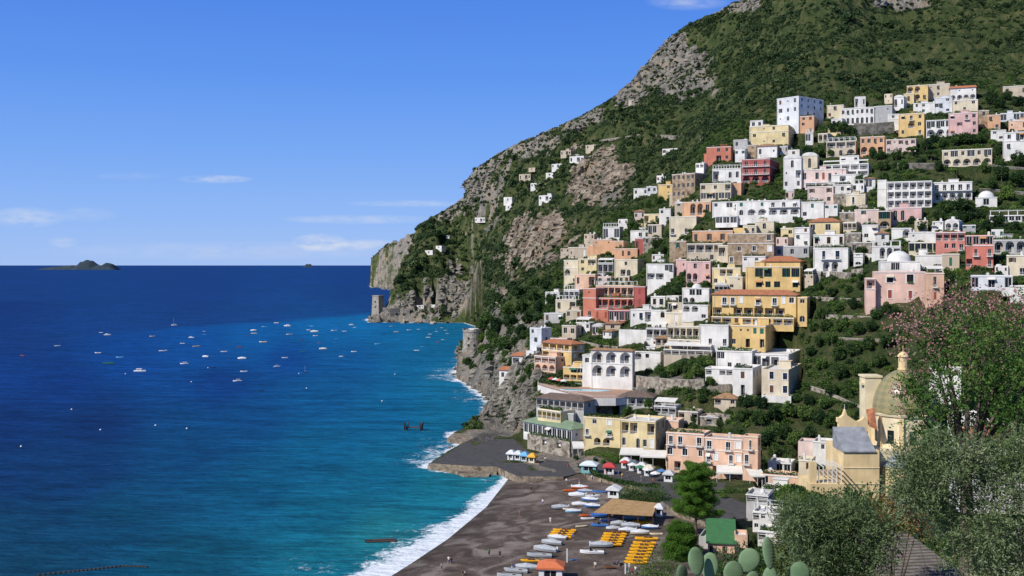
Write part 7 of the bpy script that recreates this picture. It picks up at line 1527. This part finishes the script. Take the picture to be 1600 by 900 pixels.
def hedge(pts, w_, hh, label, mat, name='hedge', z=None, n=900, size=.32, seed=3):
    P_ = []
    for (u, v) in pts:
        q = pz(u, v, z) if z is not None else None
        P_.append(q)
    g = np.random.default_rng(seed); C_ = []
    for a, b in zip(P_[:-1], P_[1:]):
        L_ = math.hypot(b[0]-a[0], b[1]-a[1]); k = int(n*L_/4); f_ = g.random((k, 1)); c = np.array([[a[0], a[1]]])*(1-f_)+np.array([[b[0], b[1]]])*f_; zz = g.random((k, 1))*hh*(.8+.25*np.sin(f_*9+a[0])); c = np.concatenate([c+g.uniform(-w_/2, w_/2, (k, 2)), z+zz], 1); C_.append(c)
    V_, Q_ = leaf_quads(np.concatenate(C_), size, .3, 1, g); o = np_mesh(name, V_, Q_, mat); tag(link(name, o), label, 'hedge')
hedge([(974,782),(1000,783),(1042,786)], 3.2, 4.4, 'thick dark hedge behind the reed roof', F_mid, z=2.8, n=1500)
hedge([(905,730),(935,745),(975,757),(1030,762)], 1.2, 1.2, 'low clipped hedge edging the promenade', F_mid, z=3.5, n=500, seed=4)
hedge([(915,712),(945,716),(968,722)], 2.4, 2.2, 'leafy pergola hedge before the pale yellow beachfront house', F_light, z=4, n=700, seed=5)
hedge([(1050,764),(1100,770),(1160,772)], 1.6, 1.6, 'green hedge running under the peach hotel', F_mid, z=3.5, n=600, seed=6)
for i, (u, v, r, k) in enumerate(((1150,828,9,'mid'),(1172,752,8,'mid'),(1160,800,9,'dark'),(1145,792,8,'mid'))): tree(u, v, r, k, D=238+((900-v)*.5 if v < 820 else 0))

# ---------------------------------------------------------------- near plants on the slope under the viewer
M_pad = foliage('cactus_skin', (.09, .16, .08), (.17, .26, .14), trans=0, nscale=6); M_spine = flat('spines', (.45, .4, .28), .7); M_fruit = flat('prickly_fruit', (.32, .12, .05), .6)
def cactus(pads, D, label):
    b = at(pads[0][0], 960, D); t = empty('prickly_pear', tuple(b), 0, label, 'cactus', 'prickly pear cactus in the foreground'); k = D/F
    for i, (u, v, w_, h_, tilt, tw) in enumerate(pads):
        c = at(u, v, D+(i % 3)*.18-.15)-b; mb = MB(); mb.sm = True; n, m = 22, 12
        for j in range(m+1):
            th = pi*j/m
            for q in range(n):
                ph = 2*pi*q/n; r = sin(th)*(1-.16*cos(th)*-1 if cos(th) < 0 else 1+.06*cos(th)); mb.v.append((w_*k/2*r*cos(ph), .026*sin(th)**.6*sin(ph)*1.2, h_*k/2*cos(th)))
        for j in range(m):
            for q in range(n): q2 = (q+1) % n; mb.f.append((j*n+q, (j+1)*n+q, (j+1)*n+q2, j*n+q2)); mb.m.append(0)
        o = mb.build('pad', M_pad, t, tuple(c)); o.rotation_euler = (radians(-8+6*(i % 3)), radians(tilt), radians(tw))
        sp_ = MB()
        for a in range(-3, 4):
            for e in range(-4, 5):
                x, z = (a+.5*(e % 2))/4*w_*k/2*1.05, e/5*h_*k/2
                if (x/(w_*k/2))**2+(z/(h_*k/2))**2 < .86:
                    for s_ in (-.03, .03): sp_.tube((x, s_*.8, z), (x+.008, s_*1.5, z+.008), .0007, .0003, 3)
        sp_.build('spines', M_spine, o)
    return t
cactus([(1088,877,27,44,-4,14),(1109,886,27,46,3,-20),(1066,898,22,34,-14,30),(1092,925,26,40,0,10),(1112,932,26,44,4,-8),(1070,930,22,36,-8,20)], 15, 'prickly pear at left with two tall overlapping pads')
cactus([(1146,897,33,40,4,10),(1170,876,33,40,24,-12),(1152,935,30,44,0,0),(1175,915,28,44,14,16)], 15.6, 'prickly pear in the middle with one pad leaning right')
cactus([(1201,864,21,50,-3,22),(1203,908,24,46,2,-10),(1200,945,26,46,0,12)], 14.6, 'prickly pear with a single tall upright pad')
cactus([(1249,899,32,42,6,-8),(1250,938,30,46,0,14)], 14.8, 'prickly pear pad lowest at the right')
def olive(u, v, D, cs, label, seed, mat, leaf=.075, per=900, base_v=960, limb=.5, name='olive_tree', asp=.25, up=.2, flow=None, extra=None, cat='tree'):
    b = at(u, base_v, D); g = np.random.default_rng(seed); gr = random.Random(seed); t = empty(name, tuple(b), 0, label, cat); k = D/F; tr = MB(); out = []; nr = []
    gz = ground(b.x, b.y)-b.z; tr.tube((0, 0, gz-.3), (.05, 0, gz*.4), .22*D/24, .17*D/24, 9); tr.tube((.05, 0, gz*.4), (0, 0, 0), .17*D/24, .12*D/24, 9)
    for (cu, cv, r) in cs:
        c = at(cu, cv, D+gr.uniform(-1, 1)*r*k*1.2)-b; out.append((tuple(c), r*k)); mid = c*.45+Vector((gr.uniform(-.2, .2), gr.uniform(-.2, .2), .1)); tr.tube((0, 0, 0), mid, .07*D/24*limb, .045*D/24*limb, 6); tr.tube(mid, c, .045*D/24*limb, .015*D/24*limb, 5)
        for q in range(7):
            d = Vector((gr.gauss(0, 1), gr.gauss(0, 1), gr.gauss(0, 1))).normalized()*r*k*.95; tr.tube(c*.9+mid*.1, c+d, .014*D/24*limb, .004*D/24*limb, 4)
    tr.build('trunk', M_bark, t)
    P_, Nn = [], []
    for (c, r) in out:
        # leaves sit along twigs, in tufts
        tw = max(30, per//14); d = g.normal(size=(tw, 3)); d /= np.linalg.norm(d, axis=1, keepdims=True); st = np.array(c)+d*r*g.uniform(.25, .9, (tw, 1)); dr = d+g.normal(size=(tw, 3))*.5; dr[:, 2] += .2; dr /= np.linalg.norm(dr, axis=1, keepdims=True)
        for q in range(14): P_.append(st+dr*(q*leaf*.42)+g.normal(size=(tw, 3))*leaf*.3); Nn.append(dr)
    C_ = np.concatenate(P_); dr = np.concatenate(Nn); n = len(C_)
    a = dr+g.normal(size=(n, 3))*.7; a /= np.linalg.norm(a, axis=1, keepdims=True); r_ = g.normal(size=(n, 3)); b_ = np.cross(a, r_); b_ /= np.linalg.norm(b_, axis=1, keepdims=True); s_ = leaf*g.uniform(.6, 1.25, (n, 1))
    V_ = np.stack([C_-a*s_*.5, C_-b_*s_*asp*.5, C_+a*s_*.5, C_+b_*s_*asp*.5], 1).reshape(-1, 3); link('crown', np_mesh('crown', V_, np.arange(n*4).reshape(-1, 4), mat), t)
    if flow:
        F_ = []
        for (cu, cv, r, nn) in flow:
            c = np.array(tuple(at(cu, cv, D-r*k*.6)-b)); d = g.normal(size=(nn, 3)); d /= np.linalg.norm(d, axis=1, keepdims=True); F_.append(c+d*r*k*(g.random((nn, 1))**.45))
        V_, Q_ = leaf_quads(np.concatenate(F_), extra[0], .1, .9, g); link('blossom', np_mesh('blossom', V_, Q_, extra[1]), t)
    return t
M_blos = foliage('pink_blossom', (.34, .13, .13), (.52, .30, .28), (.62, .48, .42), nscale=1.6)
F_floss = foliage('floss_tree_leaves', (.035, .085, .018), (.10, .20, .04), (.2, .3, .07), trans=.35, nscale=.5)
olive(1510, 600, 50, [(1480,600,42),(1535,560,48),(1585,600,52),(1442,655,30),(1490,655,36),(1530,640,40),(1520,515,38),(1462,560,32),(1580,530,46),(1432,610,18),(1630,560,60),(1640,640,60),(1590,660,45),(1455,690,18),(1560,590,45),(1470,520,26),(1610,500,40)],
      'large spreading tree with pink blossom crossing the right edge', 21, F_floss, .15, 1250, 735, 1.0, 'flowering_tree', .55,
      flow=[(1440,488,36,260),(1480,472,38,347),(1525,474,38,347),(1570,478,36,322),(1605,488,34,260),(1418,512,26,186),(1408,545,24,105),(1430,575,22,93),(1402,612,16,124),(1412,640,14,68),(1395,500,20,74),(1455,525,34,161),(1510,510,44,223),(1580,520,40,148),(1560,560,50,99),(1480,570,50,99)], extra=(.105, M_blos))
olive(1600, 640, 60, [(1590,620,35),(1605,660,35),(1620,590,40),(1575,665,24)], 'light green tree at the right edge beside the flowering tree', 22, F_light, .2, 1400, 960, .5, 'leafy_tree', .6)
olive(1320, 830, 24, [(1266,832,26),(1295,845,34),(1332,832,32),(1372,836,26),(1262,872,34),(1310,878,40),(1350,872,34),(1300,906,40),(1340,910,36),(1245,815,16),(1335,806,18),(1285,812,16)],
      'grey green olive tree filling the bottom right of centre', 23, F_olive, .095, 2700, 1080, .3)
olive(1520, 800, 22, [(1440,748,26),(1478,738,24),(1540,745,22),(1590,758,30),(1455,785,32),(1498,800,34),(1545,815,38),(1590,830,44),(1520,862,28),(1560,880,46),(1610,890,50),(1425,722,14),(1465,708,14),(1512,716,12),(1570,722,16),(1640,800,55),(1650,880,60),(1415,770,18),(1600,710,14)],
      'large grey green olive tree in the bottom right corner', 24, F_olive, .095, 2300, 1120, .25)
olive(1225, 850, 30, [(1235,802,16),(1232,835,18),(1245,860,20),(1228,872,16),(1225,898,22),(1245,890,20)], 'yellow green bush left of the olive trees', 25, foliage('yellow_green_leaves', (.06, .08, .015), (.17, .20, .04), (.28, .27, .07)), .07, 1700, 1000, .5, 'bush', .5, cat='bush')
olive(1030, 890, 34, [(1028,890,22),(1045,902,18),(1010,905,16)], 'feathery green bush left of the cactus', 26, F_light, .09, 800, 1000, .5, 'bush', .3, cat='bush')
olive(1400, 800, 27, [(1385,800,14),(1402,815,14),(1425,806,14),(1400,790,10),(1435,818,10)], 'rust brown withered bush between the two olive trees', 27, foliage('withered_leaves', (.12, .06, .02), (.26, .14, .04), (.33, .22, .08)), .07, 700, 1000, .5, 'bush', .5, cat='bush')
olive(1290, 780, 60, [(1262,800,14),(1285,800,14),(1320,796,16),(1350,792,14)], 'dark leafy tree right below the church terrace', 28, F_dark, .2, 900, 1000, .5, 'leafy_tree', .6)
olive(1160, 870, 60, [(1140,885,16),(1160,880,14),(1180,885,16),(1215,880,14),(1120,892,14)], 'dark low bush just behind the cactus', 29, F_mid, .17, 700, 1000, .5, 'bush', .5, cat='bush')
# slatted roof between the olives
m_ = MB(); D0 = 28; t = empty('slatted_roof', tuple(at(1430, 905, D0)), radians(8), 'weathered grey slatted wooden roof between the two olive trees', 'roof')
for i in range(16): m_.box(-1.3, 1.4, i*.2, i*.2+.165, i*.026, i*.026+.03)
m_.build('slats', flat('weathered_wood', (.22, .19, .16), .9, var=.35, vs_=5), t); MB().box(-1.2, -1.1, 0, 3.1, -.6, -.05).box(1.2, 1.3, 0, 3.1, -.6, -.05).box(-1.2, -1.1, 0, .1, -3, -.05).box(1.2, 1.3, 0, .1, -3, -.05).box(-1.2, -1.1, 3, 3.1, -3, .3).box(1.2, 1.3, 3, 3.1, -3, .3).build('frame', M_wood, t)
# ground cover on the near slope
cond = (DD > 40) & (DD < 215) & (UU > 900) & (UU < 2400) & (Zt > 2.5)
P5, S5 = pick(5200, cond, .7, 2.0, dens=DD+20.); pu_ = P5[:, 0]/P5[:, 1]*F+800; pv_ = HZ-(P5[:, 2]+S5-HC)/P5[:, 1]*F; k_ = ~((pu_ < 1262) & (pv_ < 868)) & ~((pu_ < 1480) & (pu_ > 1255) & (pv_ < 796)); P5, S5 = P5[k_], S5[k_]; scatter('near_slope_shrubs', 'dense mixed shrubs covering the slope below the viewpoint', 'shrubs', SC2, P5, S5)

for i, (u, v, r, k) in enumerate(((918,728,4,'light'),(930,722,5,'mid'),(942,724,5,'light'),(956,728,5,'mid'),(985,742,5,'mid'),(997,748,5,'light'),(1012,756,5,'mid'),(1028,764,6,'dark'),(1045,764,5,'light'),(1108,772,6,'mid'),(1130,778,6,'light'),(1165,772,6,'mid'),(900,716,5,'dark'),(976,728,5,'dark'),(1185,800,7,'mid'),(1130,800,8,'dark'),(1148,812,8,'mid'),(1100,806,7,'dark'))): tree(u, v, r, k, D=(HC-3.6)*F/(v-HZ), group='small trees along the promenade')
for (u, v, lb, rc) in ((978,731,'white framed booth leftmost under the beachfront pergola',(.6,.6,.58)),(990,735,'white framed booth second under the beachfront pergola',(.1,.12,.14)),(1003,739,'white framed booth in the middle of the restaurant row',(.6,.6,.58)),(1014,743,'white framed booth nearest the peach hotel',(.62,.55,.4)),(1045,752,'low booth in front of the peach hotel corner',(.5,.5,.48))):
    hut(u, v, 3.5, 2.4, 2.0, 2.3, (.7,.7,.68), rc, lb, yaw=20)
